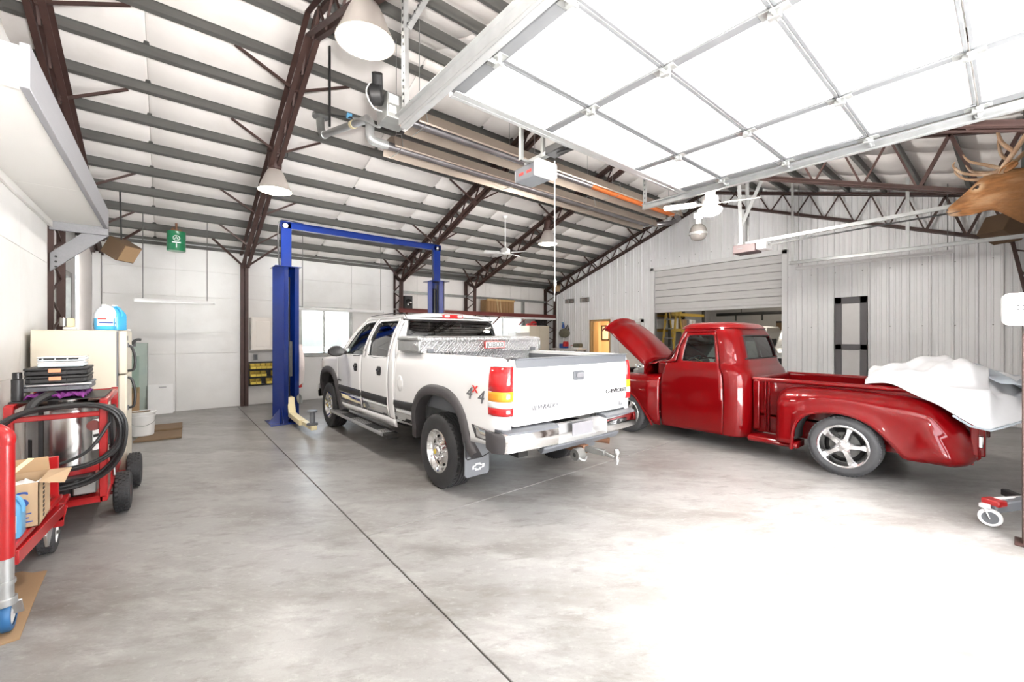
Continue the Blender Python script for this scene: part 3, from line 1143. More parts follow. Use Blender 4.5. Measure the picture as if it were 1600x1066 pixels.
# ------------------------------------------------------------------ wheels
def wheel(parent, name, c, r, wd, rim_r, side, kind, tyre='tyre'):
    """tyre as the wheel part; rim, hub and lugs as its sub-parts. side: -1 when the outer face looks to -X"""
    c = Vector(c)
    ax = V(side, 0, 0)
    h = wd / 2
    pr = [(rim_r - .012, -h * .7), (rim_r + .005, -h * .9), (rim_r + .03, -h * .98), (lerp(rim_r, r, .55), -h), (r - .035, -h * .97), (r - .012, -h * .86), (r - .001, -h * .72)]
    n = 5
    for k in range(n):
        a = -h * .7 + k * 2 * h * .7 / n
        b = a + 2 * h * .7 / n
        pr += [(r, a + .004), (r, b - .010), (r - .009, b - .008), (r - .009, b - .002)]
    pr += [(r - .001, h * .72), (r - .012, h * .86), (r - .035, h * .97), (lerp(rim_r, r, .55), h), (rim_r + .03, h * .98), (rim_r + .005, h * .9), (rim_r - .012, h * .7)]
    t = part(name, MB().lathe(pr, c, ax, 56), tyre, parent, ang=28)
    # tread blocks on the shoulders
    tb = MB()
    for k in range(48):
        a = 2 * PI * k / 48
        for s_ in (-1, 1):
            m = Matrix.Translation(c) @ Matrix.Rotation(a, 4, 'X')
            tb.box(s_ * h * .72 - .014, s_ * h * .72 + .018, -.013, .011, r - .02, r + .001, m)
    part('tread', tb, tyre, t, kind='stuff', smooth=False)

    def face(p):
        return c + ax * p[2] + V(0, p[0], p[1])
    if kind == 'steel8':
        part('rim', MB().lathe([(rim_r - .01, -h * .6), (rim_r + .006, h * .75), (rim_r + .012, h * .93), (rim_r - .004, h * .96), (rim_r - .018, h * .82), (rim_r - .035, h * .55), (rim_r - .05, h * .5)], c, ax, 48), 'chrome', t)
        hol = []
        for k in range(8):
            a = 2 * PI * (k + .5) / 8
            pts = circle(0, 0, .028, 12, ry=.019)
            hol.append([(math.cos(a) * (rim_r - .062 + x) - math.sin(a) * y * 1.1, math.sin(a) * (rim_r - .062 + x) + math.cos(a) * y * 1.1) for x, y in [(q[0] * .62, q[1] * 1.75) for q in pts]])

        def dish(a, b):
            q = math.hypot(a, b)
            z = interp([(0, h * .70), (.07, h * .70), (.085, h * .56), (rim_r - .09, h * .50), (rim_r - .03, h * .46)], q)
            return face((a, b, z))
        part('rim_disc', MB().sheet(circle(0, 0, rim_r - .03, 40), dish, .022, hol), 'chrome', t, thick=.008)
        part('hub_cap', MB().lathe([(.062, h * .66), (.060, h * .98), (.05, h * 1.06), (.03, h * 1.1), (0, h * 1.1)], c, ax, 24), 'chrome', t)
        part('hub_emblem', MB().lathe([(.026, h * 1.09), (.024, h * 1.14), (0, h * 1.14)], c, ax, 16), 'yellow', t)
        lg = MB()
        for k in range(8):
            a = 2 * PI * k / 8
            p = face((.083 * math.cos(a), .083 * math.sin(a), h * .52))
            lg.cyl(p, p + ax * .045, .012, .009, 8)
        part('lug_nuts', lg, 'chrome', t, kind='stuff')
        part('brake_drum', MB().lathe([(rim_r - .03, -h * .3), (rim_r - .03, h * .2), (0, h * .25)], c, ax, 24), 'dark', t)
    else:
        part('rim', MB().lathe([(rim_r - .012, -h * .6), (rim_r + .004, h * .8), (rim_r + .012, h * .95), (rim_r + .002, h * 1.0), (rim_r - .012, h * .95), (rim_r - .02, h * .7), (rim_r - .045, h * .38), (rim_r - .05, -h * .4)], c, ax, 56), 'alu', t)
        sp = MB()
        for k in range(5):
            a = 2 * PI * k / 5 + .30
            m = Matrix.Translation(c) @ Matrix.Rotation(a, 4, 'X')
            rows = []
            for q, (rr, hw, d0, d1) in enumerate(((.03, .042, .50, .64), (.07, .040, .50, .70), (.12, .033, .46, .68), (rim_r - .07, .033, .4, .62), (rim_r - .03, .046, .36, .56))):
                rows.append([m @ V(side * h * d, y, rr) for y, d in ((-hw, d0), (-hw * .55, d1), (hw * .55, d1), (hw, d0), (hw * .8, d0 - .25), (-hw * .8, d0 - .25))])
            sp.rings(rows)
        part('spokes', sp, 'alu', t, ang=40, kind='stuff')
        part('hub_cap', MB().lathe([(.066, h * .4), (.066, h * .64), (.055, h * .68), (.036, h * .68), (.034, h * .84), (.02, h * .9), (0, h * .9)], c, ax, 24), 'alu', t)
        lg = MB()
        for k in range(5):
            a = 2 * PI * k / 5 + .93
            p = face((.056 * math.cos(a), .056 * math.sin(a), h * .62))
            lg.cyl(p, p + ax * .03, .011, .009, 8)
        part('lug_nuts', lg, 'chrome', t, kind='stuff')
        part('brake_disc', MB().lathe([(0, h * .1), (rim_r - .085, h * .1), (rim_r - .085, -h * .1)], c, ax, 32), 'galv_dark', t)
        part('drum_back', MB().lathe([(0, -h * .3), (rim_r - .02, -h * .3)], c, ax, 32), 'dark', t)
        part('caliper', MB().cbox(c + ax * h * .12 + V(0, .09, .10), .07, .10, .07, rx=.7), 'dark', t, bev=.008)
    return t


# ------------------------------------------------------------------ white crew cab pickup (nose to +Y)
TX = 3.14
HW = .94
wt = thing('pickup_truck', 'white crew cab pickup truck with charcoal fender flares, its tailgate toward us', 'truck', (TX, 5.7, 0))
PROF = [(.40, .88), (.50, .905), (.62, .925), (.72, .937), (.85, .942), (1.0, .945), (1.15, .942), (1.25, .935), (1.32, .920), (1.37, .90), (1.395, .885)]


def wx(y, z):
    h = sinterp(PROF, z)
    if y > 7.9:
        h -= .16 * ((y - 7.9) / .75) ** 2.2
    if y < 2.95:
        h -= .05 * ((2.95 - y) / .14) ** 2
    return h


def lside(y, z):
    return V(TX - wx(y, z), y, z)


def both(name, fn, mat, parent=wt, right=True, **k):
    """builds the left piece and its mirror image"""
    mb = fn()
    o = part(name, mb, mat, parent, **k)
    o2 = part(name, mb.mirror(TX), mat, parent, **k) if right else None
    return o, o2


def archpts(yc, zc, ry, rz, p=2.5, n=18, a0=0, a1=PI):
    out = []
    for i in range(n + 1):
        a = lerp(a0, a1, i / n)
        c_, s_ = math.cos(a), math.sin(a)
        out.append((yc + ry * math.copysign(abs(c_) ** (2 / p), c_), zc + rz * math.copysign(abs(s_) ** (2 / p), s_)))
    return out


RA = [q for q in archpts(3.88, .55, .50, .43)]        # rear arch opening
FA = [q for q in archpts(7.72, .52, .50, .45)]
# bed
bed_out = [(2.81, .64), (2.805, 1.0), (2.81, 1.36), (2.84, 1.393), (4.985, 1.393), (4.985, .52), (4.38, .55)] + RA[:] + [(3.30, .60)]
both('bed_side', lambda: MB().sheet(bed_out, lside, .055), 'white_car', thick=.012, ang=50)
bi = MB()
bi.box(TX - .80, TX - .78, 2.86, 4.93, .80, 1.36).box(TX + .78, TX + .80, 2.86, 4.93, .80, 1.36).box(TX - .8, TX + .8, 4.90, 4.93, .80, 1.36)
bi.box(TX - .8, TX + .8, 2.86, 4.93, .78, .80)
for k in range(9):
    bi.box(TX - .76 + k * .18, TX - .70 + k * .18, 2.86, 4.9, .80, .815)
part('bed_liner', bi, 'grey_plastic', wt, bev=.005)
both('bed_rail', lambda: MB().grid([[V(TX - .895, y, 1.385), V(TX - .88, y, 1.402), V(TX - .80, y, 1.402), V(TX - .785, y, 1.39), V(TX - .785, y, 1.34)] for y in (2.84, 3.5, 4.2, 4.985)]), 'white_car', ang=50)
# rear corner posts beside the tailgate
both('corner_post', lambda: MB().grid([[V(TX - wx(2.812, z) + .0, 2.812, z), V(TX - wx(2.812, z) + .02, 2.80, z), V(TX - .835, 2.795, z), V(TX - .825, 2.81, z)] for z in (.64, .8, 1.0, 1.2, 1.36, 1.39)]), 'white_car', ang=60)


def tgate(x, z):
    return V(x, 2.795 + .012 * ((x - TX) / .8) ** 2 + (.012 if z < .9 else 0) - .008 * math.sin(PI * (z - .82) / .55), z)


tg = part('tailgate', MB().sheet(rrect(TX - .818, TX + .818, .80, 1.385, .02, 3), tgate, .06), 'white_car', wt, thick=.05, toff=0, ang=50)
part('tailgate_cap', MB().sheet([(TX - .80, 1.315), (TX + .80, 1.315), (TX + .81, 1.39), (TX - .81, 1.39)], lambda x, z: tgate(x, z) + V(0, -.036, 0), .1).plus(MB().box(TX - .81, TX + .81, 2.755, 2.84, 1.388, 1.402)), 'tail_trim', tg, bev=.004)
hb = part('handle_bezel', MB().prism(rrect(TX - .075, TX + .075, 1.165, 1.255, .02, 4), 'Y', 2.744, 2.775), 'tail_trim', tg, bev=.004)
part('handle', MB().prism(rrect(TX - .05, TX + .05, 1.192, 1.235, .012, 4), 'Y', 2.732, 2.746), 'silver_badge', tg, bev=.004)
MR = lambda x, y, z: frame((x, y, z), (1, 0, 0), (0, 0, 1))
text('lettering', 'CHEVROLET', .062, MR(TX + .60, 2.748, 1.01), 'badge', tg, .004, sx=1.05)
text('lettering', 'SILVERADO', .062, MR(TX - .48, 2.748, .95), 'silver_badge', tg, .004, .3, sx=1.05)
text('lettering', 'LS', .06, MR(TX + .68, 2.752, .865), 'silver_badge', tg, .004)


# tail lamps wrap round the corner in coloured bands
def lampband(z0, z1, pro=.012, u0=0., u1=1.):
    rows = []
    for i in range(4):
        z = lerp(z0, z1, i / 3)
        h = wx(2.9, z)
        path = [(-h - pro * .2, 2.985), (-h - pro, 2.965), (-h - pro, 2.90), (-h - pro + .008, 2.85), (-h - pro + .025, 2.805), (-h + .045, 2.782), (-h + .085, 2.778), (-.832, 2.782), (-.826, 2.80)]
        a, b = int(u0 * (len(path) - 1)), int(u1 * (len(path) - 1))
        rows.append([V(TX + p[0], p[1], z) for p in path[a:b + 1]])
    return MB().grid(rows)


for mir in (0, 1):
    f = (lambda m: m.mirror(TX)) if mir else (lambda m: m)
    tl = part('tail_lamp', f(lampband(.90, 1.33, .006)), 'black', wt, thick=.01)
    part('stop_lens', f(lampband(1.115, 1.325)), 'red_lens', tl, thick=.012, ang=60)
    part('turn_lens', f(lampband(1.028, 1.112)), 'amber', tl, thick=.012, ang=60)
    part('reverse_lens', f(lampband(.972, 1.025)), 'clear_lens', tl, thick=.012, ang=60)
    part('lower_lens', f(lampband(.905, .969)), 'red_lens', tl, thick=.012, ang=60)

# flares
def flare(arch, yb0, yb1, wid=.105):
    n = len(arch)
    rows = []
    yc = sum(p[0] for p in arch) / n
    zc = min(p[1] for p in arch)
    pts = [(arch[0][0] + yb0[0], yb0[1])] + arch + [(arch[-1][0] + yb1[0], yb1[1])]
    N = len(pts)
    for i, (a, b) in enumerate(pts):
        q0, q1 = pts[max(0, i - 1)], pts[min(N - 1, i + 1)]
        ty, tz = q1[0] - q0[0], q1[1] - q0[1]
        l = math.hypot(ty, tz)
        ny, nz = tz / l, -ty / l
        row = []
        for k, (o_, pr_) in enumerate(((-.005, -.10), (-.005, .030), (.02, .048), (.06, .045), (wid * .9, .026), (wid, .006), (wid, -.03))):
            yy, zz = a + ny * o_, b + nz * o_
            row.append(V(TX - wx(min(yy, 8.3), max(.45, min(1.3, zz))) - pr_, yy, zz))
        rows.append(row)
    return MB().grid(rows)


both('fender_flare', lambda: flare(RA, (.05, .42), (-.10, .44)), 'flare', ang=50)
both('fender_flare', lambda: flare(FA, (.02, .48), (-.06, .36)), 'flare', ang=50)


def housing(yc, r):
    return MB().lathe([(r, -.30), (r, .0)], (TX - .60, yc, .56), V(-1, 0, 0), 20, False, False, PI * .5 - PI * .62, PI * .5 + PI * .62)


both('wheel_well', lambda: MB().grid([[V(TX - .90, a, b), V(TX - .45, a, b)] for a, b in archpts(3.88, .55, .53, .46, n=14)]), 'galv')
both('wheel_well', lambda: MB().grid([[V(TX - .90, a, b), V(TX - .40, a, b)] for a, b in archpts(7.72, .52, .53, .48, n=14)]), 'dark')
# mud flaps with the bow-tie outline
bow = [(-.06, -.014), (-.022, -.014), (-.03, -.028), (.03, -.028), (.022, -.014), (.06, -.014), (.068, .014), (.03, .014), (.022, .028), (-.022, .028), (-.03, .014), (-.052, .014)]
for mir in (0, 1):
    x0 = TX - .965
    mb = MB().prism([(x0, .27), (x0 + .02, .24), (x0 + .27, .24), (x0 + .29, .27), (x0 + .29, .60), (x0, .60)], 'Y', 3.33, 3.345)
    fl = part('mud_flap', mb if not mir else mb.mirror(TX), 'grey_plastic', wt, bev=.004)
    if not mir:
        ring = MB()
        o0, o1 = bow, [(a * .72, b * .6) for a, b in bow]
        nb_ = len(bow)
        vs = [V(x0 + .15 + a * 1.15, 3.326, .33 + b * 1.2) for a, b in o0] + [V(x0 + .15 + a * 1.15, 3.326, .33 + b * 1.2) for a, b in o1]
        ring.add(vs, [(i, (i + 1) % nb_, nb_ + (i + 1) % nb_, nb_ + i) for i in range(nb_)])
        part('emblem', ring, 'ink_white', fl, thick=.003, smooth=False)
        part('flap_seam', MB().tube([(x0 + .002, 3.327, .60), (x0 + .01, 3.327, .44), (x0 + .03, 3.327, .415), (x0 + .2, 3.327, .415), (x0 + .285, 3.327, .44)], .006), 'black', fl)

# cab: lower doors and greenhouse share one body line
def cabx(y, z):
    if z <= 1.30:
        return wx(y, z)
    t = (z - 1.30)
    return .930 - .10 * t - .62 * t * t + (-.02 if y > 6.6 else 0) * t


def lcab(y, z):
    return V(TX - cabx(y, z), y, z)


RW = [(5.20, 1.325), (5.88, 1.325), (5.93, 1.55), (5.94, 1.78), (5.90, 1.80), (5.34, 1.80), (5.29, 1.78), (5.22, 1.5)]
FW = [(6.10, 1.325), (6.86, 1.315), (6.80, 1.42), (6.58, 1.66), (6.45, 1.77), (6.38, 1.79), (6.12, 1.80), (6.08, 1.78), (6.07, 1.55)]
RD = [(5.17, .56), (6.13, .54), (6.13, 1.31), (6.02, 1.31), (6.02, 1.845), (5.30, 1.845), (5.24, 1.80), (5.17, 1.5)]
FD = [(6.14, .54), (7.18, .52), (7.20, 1.28), (6.98, 1.30), (6.62, 1.70), (6.46, 1.83), (6.34, 1.845), (6.03, 1.845), (6.03, 1.31), (6.14, 1.31)]


def inset(poly, d):
    n = len(poly)
    cx = sum(p[0] for p in poly) / n
    cy = sum(p[1] for p in poly) / n
    return [(p[0] + (cx - p[0]) * d / max(.05, math.hypot(cx - p[0], cy - p[1])), p[1] + (cy - p[1]) * d / max(.05, math.hypot(cx - p[0], cy - p[1]))) for p in poly]


for mir in (0, 1):
    f = (lambda m: m.mirror(TX)) if mir else (lambda m: m)
    for nm, D, Wn, hy in (('rear_door', RD, RW, 5.40), ('front_door', FD, FW, 6.30)):
        d = part(nm, f(MB().sheet(inset(D, .006), lcab, .05, [Wn])), 'white_car', wt, thick=.02, ang=50)
        part('door_glass', f(MB().sheet(Wn, lambda a, b: lcab(a, b) + V(.018, 0, 0), .12)), 'glass_dark' if nm == 'rear_door' else 'glass_mid', d)
        seal = MB().tube([lcab(*p) + V(-.002, 0, 0) for p in spline([(*q, 0) for q in Wn], 3, True) for p in [(p.x, p.y)]], .009, 6, closed=True)
        part('window_seal', f(seal), 'black', d)
        hb_ = MB().sheet(rrect(hy - .02, hy + .12, 1.07, 1.19, .035, 4), lambda a, b: lcab(a, b) + V(-.008, 0, 0), .06)
        part('handle', f(hb_), 'black', d, thick=.012)
        part('handle_grip', f(MB().cbox(lcab(hy + .05, 1.14) + V(-.022, 0, 0), .022, .11, .03)), 'black_gloss', d, bev=.006)
        y0, y1 = (5.19, 6.12) if nm == 'rear_door' else (6.16, 7.17)
        part('side_moulding', f(MB().sheet([(y0, .70), (y1, .70), (y1, .80), (y0, .80)], lambda a, b: lcab(a, b) + V(-.018 + .012 * abs((b - .75) / .05) ** 2, 0, 0), .06, sv=.02)), 'black', d, thick=.012)
        part('chrome_cladding', f(MB().sheet([(y0, .565), (y1, .55), (y1, .69), (y0, .69)], lambda a, b: lcab(a, b) + V(-.008, 0, 0), .06, sv=.03)), 'chrome', d, thick=.008)
    part('bed_moulding', f(MB().sheet([(4.42, .72), (4.97, .70), (4.97, .80), (4.42, .82)], lambda a, b: lside(a, b) + V(-.018 + .012 * abs((b - .76) / .05) ** 2, 0, 0), .06, sv=.02)), 'black', wt, thick=.012)
    part('bed_cladding', f(MB().sheet([(4.44, .565), (4.97, .555), (4.97, .69), (4.44, .70)], lambda a, b: lside(a, b) + V(-.008, 0, 0), .06)), 'chrome', wt, thick=.008)
    part('bed_cladding', f(MB().sheet([(2.88, .66), (3.18, .66), (3.24, .78), (2.88, .76)], lambda a, b: lside(a, b) + V(-.008, 0, 0), .06)), 'chrome', wt, thick=.008)
    # fixed cab skin: rear corner, pillars, roof rail, sill
    part('cab_corner', f(MB().sheet([(5.0, .54), (5.16, .54), (5.16, 1.5), (5.235, 1.81), (5.29, 1.86), (5.18, 1.86), (5.12, 1.70), (5.02, 1.36), (5.0, 1.30)], lcab, .05)), 'white_car', wt, thick=.02, ang=50)
    part('roof_rail', f(MB().sheet([(5.18, 1.85), (6.46, 1.85), (6.60, 1.76), (7.0, 1.30), (7.08, 1.30), (6.72, 1.74), (6.52, 1.885), (5.24, 1.89)], lcab, .06)), 'white_car', wt, thick=.02, ang=50)
    part('sill', f(MB().sheet([(5.0, .44), (7.22, .42), (7.22, .51), (5.0, .55)], lside, .08)), 'white_car', wt, thick=.02)
    part('front_fender', f(MB().sheet([(7.21, .50)] + [(7.205, 1.0), (7.21, 1.27), (7.6, 1.245), (8.1, 1.20), (8.42, 1.12), (8.50, .98), (8.50, .62), (8.24, .58)] + FA + [(7.215, .52)], lside, .055)), 'white_car', wt, thick=.015, ang=50)
    part('fuel_door' if not mir else 'side_cap', f(MB().sheet(circle(4.80, 1.02, .085, 20, ry=.10), lambda a, b: lside(a, b) + V(-.0045, 0, 0), .05)), 'white_car', wt, thick=.005)
    # mirror
    mr = part('mirror', f(MB().rings([[V(TX - HW - .10 - q * .0 + cx_, 6.80 + yy, 1.36 + zz) for cx_, zz in circle(-.05, 0, .13, 16, ry=.085)] for q, yy in ((0, -.02), (1, .06))]).plus(MB().lathe([(0, 0)], (0, 0, 0), 'Z', 3))), 'flare', wt, bev=.02, seg=2)
    part('mirror_glass', f(MB().prism([(TX - HW - .15 + a, 1.36 + b) for a, b in circle(0, 0, .115, 16, ry=.07)], 'Y', 6.765, 6.772)), 'black_gloss', mr)
    part('mirror_arm', f(MB().beam((TX - HW + .02, 6.86, 1.33), (TX - HW - .1, 6.84, 1.34), .05, .06)), 'flare', mr, bev=.01)
    text('fender_badge', 'Z71', .07, frame((TX - wx(7.30, .93) - .006, 7.30, .93), (0, -1, 0), (0, 0, 1)), 'black', wt) if 0 else None
part('fender_badge', MB().cbox((TX - wx(7.1, .88) - .012, 7.10, .875), .012, .16, .022), 'black', wt, bev=.003)
part('fender_badge', MB().cbox((TX - wx(7.15, .93) - .010, 7.15, .915), .012, .07, .018), 'ink_grey', wt, bev=.003)
# rear of cab with its window
def crear(x, z):
    t = max(0, z - 1.30)
    u = abs(x - TX) / .9
    return V(x, 5.0 + t * .22 + .05 * u**4 + .12 * max(0, (z - 1.74) / .14) ** 2, z)


def cw(z):
    return cabx(5.1, z) - .015


cb_out = [(TX - .90, .80), (TX + .90, .80), (TX + .915, 1.30), (TX + cw(1.5), 1.5), (TX + cw(1.7), 1.7), (TX + cw(1.84), 1.86), (TX - cw(1.84), 1.86), (TX - cw(1.7), 1.7), (TX - cw(1.5), 1.5), (TX - .915, 1.30)]
RWN = [(TX - .76, 1.36), (TX + .76, 1.36), (TX + .755, 1.45), (TX + .675, 1.79), (TX + .64, 1.815), (TX - .64, 1.815), (TX - .675, 1.79), (TX - .755, 1.45)]
part('cab_back', MB().sheet(cb_out, crear, .06, [RWN]), 'white_car', wt, thick=.02, ang=50)
rgl = part('rear_window', MB().sheet(inset(RWN, -.012), lambda a, b: crear(a, b) + V(0, -.012, 0), .1), 'glass_dark', wt)
part('window_seal', MB().tube([crear(p.x, p.y) + V(0, -.012, 0) for p in spline([(*q, 0) for q in RWN], 4, True)], .011, 6, closed=True), 'black', rgl)
# roof
rows = []
for i in range(15):
    y = lerp(5.13, 6.56, i / 14)
    e = min(i / 14, 1 - i / 14)
    row = []
    for k in range(17):
        u = lerp(-1, 1, k / 16)
        hw_ = cabx(5.6, 1.87) + .012
        z = 1.862 + .062 * (1 - abs(u) ** 3) * (1 - .5 * max(0, 1 - e * 6) ** 2) - (.05 * max(0, (y - 6.3) / .26) ** 2) - .02 * max(0, (5.3 - y) / .17) ** 2
        row.append(V(TX + u * hw_, y, z))
    rows.append(row)
part('roof', MB().grid(rows), 'white_car', wt, thick=.02, ang=60)
both('drip_seam', lambda: MB().tube([V(TX - .69, 5.16, 1.845), V(TX - .70, 5.2, 1.897), V(TX - .70, 5.6, 1.915), V(TX - .69, 6.4, 1.90)], .006, 6), 'black')
cl = part('stop_lamp', MB().prism(rrect(TX - .165, TX + .165, 1.852, 1.902, .02, 4), 'Y', 5.10, 5.2), 'red_lens', wt, bev=.004)
part('cargo_lens', MB().prism(rrect(TX - .145, TX - .065, 1.862, 1.892, .01, 3), 'Y', 5.09, 5.11), 'white_lens', cl, bev=.003)
part('cargo_lens', MB().prism(rrect(TX + .065, TX + .145, 1.862, 1.892, .01, 3), 'Y', 5.09, 5.11), 'white_lens', cl, bev=.003)
# windscreen, hood, nose
part('windscreen', MB().grid([[V(TX + u * lerp(.86, .70, t), lerp(7.16, 6.56, t) - .09 * (u * u), lerp(1.27, 1.84, t)) for u in (-1, -.6, 0, .6, 1)] for t in (0, .33, .66, 1)]), 'glass_mid', wt)
rows = []
for i in range(9):
    y = lerp(7.12, 8.48, i / 8)
    rows.append([V(TX + u * (wx(y, 1.2) - .05), y, lerp(1.285, 1.17, (i / 8) ** 1.5) + .03 * (1 - u * u) - (.05 * abs(u) ** 6)) for u in [k / 6 - 1 for k in range(13)]])
part('hood', MB().grid(rows), 'white_car', wt, thick=.015, ang=60)
nose = part('nose', MB().grid([[V(TX + u * (wx(8.5, .9) - .01), 8.50 - .09 * abs(u) ** 3, z) for u in [k / 6 - 1 for k in range(13)]] for z in (.62, .75, .9, 1.05, 1.17)]), 'black', wt, thick=.02)
part('grille_bar', MB().cbox((TX, 8.52, .93), 1.3, .03, .06), 'chrome', nose, bev=.006)
both('head_lamp', lambda: MB().prism([(TX - .80, .98), (TX - .48, .98), (TX - .48, 1.12), (TX - .78, 1.12)], 'Y', 8.44, 8.5), 'clear_lens', bev=.01)
part('front_bumper', MB().rings([[V(TX + u * .93, 8.60 - .16 * u**4 + yy, z) for yy, z in ((0, .46), (.03, .55), (.02, .68), (-.06, .70), (-.06, .46))] for u in [k / 6 - 1 for k in range(13)]]), 'chrome', wt, ang=40)

# rear bumper: chrome shell with step pads, dark ends and plate recess
def bump(u):
    return 2.735 + .055 * abs(u) ** 4 + (.10 * max(0, (abs(u) - .93) / .07) ** 2)


prof = [(.05, .62), (-.02, .59), (-.045, .60), (-.055, .66), (-.055, .72), (-.045, .752), (-.02, .765), (.06, .765)]
us = [-1, -.985, -.96, -.93, -.85, -.7, -.5, -.36]
bl = MB().rings([[V(TX + u * .99, bump(u) + a, b - .012 * 0) for a, b in prof] for u in us])
bp = part('rear_bumper', bl, 'chrome', wt, ang=40)
bp2 = part('rear_bumper', bl.mirror(TX), 'chrome', wt, ang=40)
mid = MB().rings([[V(TX + u, bump(0) + a, b) for a, b in ((.06, .765), (.03, .76), (.03, .665), (-.035, .63), (-.05, .60), (-.03, .572), (.06, .57))] for u in (-.36, -.18, 0, .18, .36)])
part('plate_recess', mid, 'alu_rough', bp, ang=30)
part('lower_valance', MB().rings([[V(TX + u, bump(0) + a, b) for a, b in ((.04, .555), (-.05, .60), (-.062, .585), (-.02, .53))] for u in (-.55, -.3, 0, .3, .55)]), 'tail_trim', bp, bev=.006)
for s_, bpx in ((-1, bp), (1, bp2)):
    pad = MB().rings([[V(TX + s_ * u * .97, bump(u) + a, b) for a, b in ((-.052, .750), (-.047, .770), (-.018, .782), (.075, .785), (.08, .76))] for u in (.36, .5, .7, .85, .93, .97)])
    part('step_pad', pad, 'tail_trim', bpx, ang=40)
endc = MB().rings([[V(TX - u * .998, bump(u) + a * 1.15 - .002, b) for a, b in prof] for u in (.955, .975, .99, 1.0)])
part('bumper_end', endc, 'flare', bp, ang=40)
part('bumper_end', endc.mirror(TX), 'flare', bp2, ang=40)
part('license_plate', MB().prism(rrect(TX - .14, TX + .16, .60, .755, .012, 3), 'Y', 2.71, 2.716), 'plate', bp, bev=.002)
lk = MB().cyl((TX + .55, 2.68, .69), (TX + .55, 2.70, .69), .025, n=12)
part('tow_socket', lk, 'black', bp2)
# hitch
hi = MB().box(TX - .04, TX + .04, 2.66, 3.1, .455, .535)
hp = part('hitch_receiver', hi, 'rust', wt, bev=.005)
part('hitch_shackle', MB().lathe([(.02, -.05), (.055, -.05), (.06, -.03), (.06, .03), (.055, .05), (.02, .05)], (TX - .12, 2.66, .47), 'X', 18), 'galv_dark', hp)
part('drawbar', MB().beam((TX, 2.68, .50), (TX + .06, 2.48, .49), .06, .05).beam((TX + .06, 2.52, .49), (TX + .10, 2.40, .46), .05, .03), 'galv_dark', hp, bev=.006)
part('hitch_ball', MB().lathe([(0, .04), (.02, .035), (.029, .012), (.026, -.01), (.012, -.02), (.012, -.05), (.025, -.055), (.025, -.075), (.01, -.08), (.01, -.11), (0, -.11)], (TX + .11, 2.38, .50), 'Z', 16), 'chrome', hp)
part('safety_loop', MB().tube(spline([(TX - .10, 2.66, .51), (TX - .16, 2.62, .46), (TX - .10, 2.60, .42), (TX - .04, 2.62, .44)], 5), .009), 'galv_light', hp)
# running boards
for mir in (0, 1):
    f = (lambda m: m.mirror(TX)) if mir else (lambda m: m)
    rb_ = part('running_board', f(MB().rings([[V(TX - .83 - a, y, b) for a, b in ((0, .35), (.16, .35), (.19, .34), (.195, .32), (.17, .30), (0, .30))] for y in (5.22, 5.3, 6.2, 7.3, 7.4)])), 'alu_rough', wt, ang=40)
    for y0 in (5.42, 6.45):
        part('tread_pad', f(MB().box(TX - 1.0, TX - .87, y0, y0 + .42, .35, .357)), 'black', rb_, bev=.003)
    rbs = MB()
    for k in range(5):
        rbs.box(TX - .99 + k * .028, TX - .985 + k * .028, 5.24, 7.38, .349, .354)
    part('tread_ribs', f(rbs), 'galv_dark', rb_, kind='stuff')
    part('board_end', f(MB().rings([[V(TX - .82 - a, y, b) for a, b in ((0, .345), (.17, .345), (.18, .32), (.15, .28), (0, .27))] for y in (5.10, 5.22)])), 'dark', rb_, bev=.01)
# under body
ub = MB().box(TX - .62, TX - .50, 2.95, 8.5, .46, .62).box(TX + .50, TX + .62, 2.95, 8.5, .46, .62).box(TX - .75, TX + .75, 5.05, 7.2, .42, .5)
ub.cyl((TX - .7, 3.88, .39), (TX + .7, 3.88, .39), .05, n=12).box(TX - .86, TX + .86, 5.05, 7.0, .5, .56)
ub.box(TX - .5, TX + .5, 4.2, 5.0, .42, .62).box(TX - .6, TX + .6, 7.1, 8.3, .45, 1.1)
part('chassis', ub, 'dark', wt)
part('differential', MB().lathe([(0, -.16), (.10, -.14), (.15, -.05), (.15, .05), (.10, .14), (0, .16)], (TX, 3.86, .39), 'Y', 18), 'rust', wt)
for x in (TX - .545, TX + .545):
    part('leaf_spring', MB().box(x - .035, x + .035, 3.2, 4.6, .44, .50), 'rust', wt)
part('shock_absorber', MB().cyl((TX - .55, 4.0, .45), (TX - .62, 4.2, .86), .03).cyl((TX - .55, 4.0, .40), (TX - .58, 4.08, .6), .04), 'cream_metal', wt)
part('exhaust_pipe', MB().tube(spline([(TX + .4, 4.6, .42), (TX + .55, 3.6, .45), (TX + .62, 3.2, .42), (TX + .75, 2.95, .40)], 5), .035), 'rust', wt)
part('spare_tyre', MB().lathe([(.2, -.09), (.34, -.09), (.37, -.05), (.37, .05), (.34, .09), (.2, .09)], (TX, 3.30, .60), 'Z', 28), 'tyre', wt)
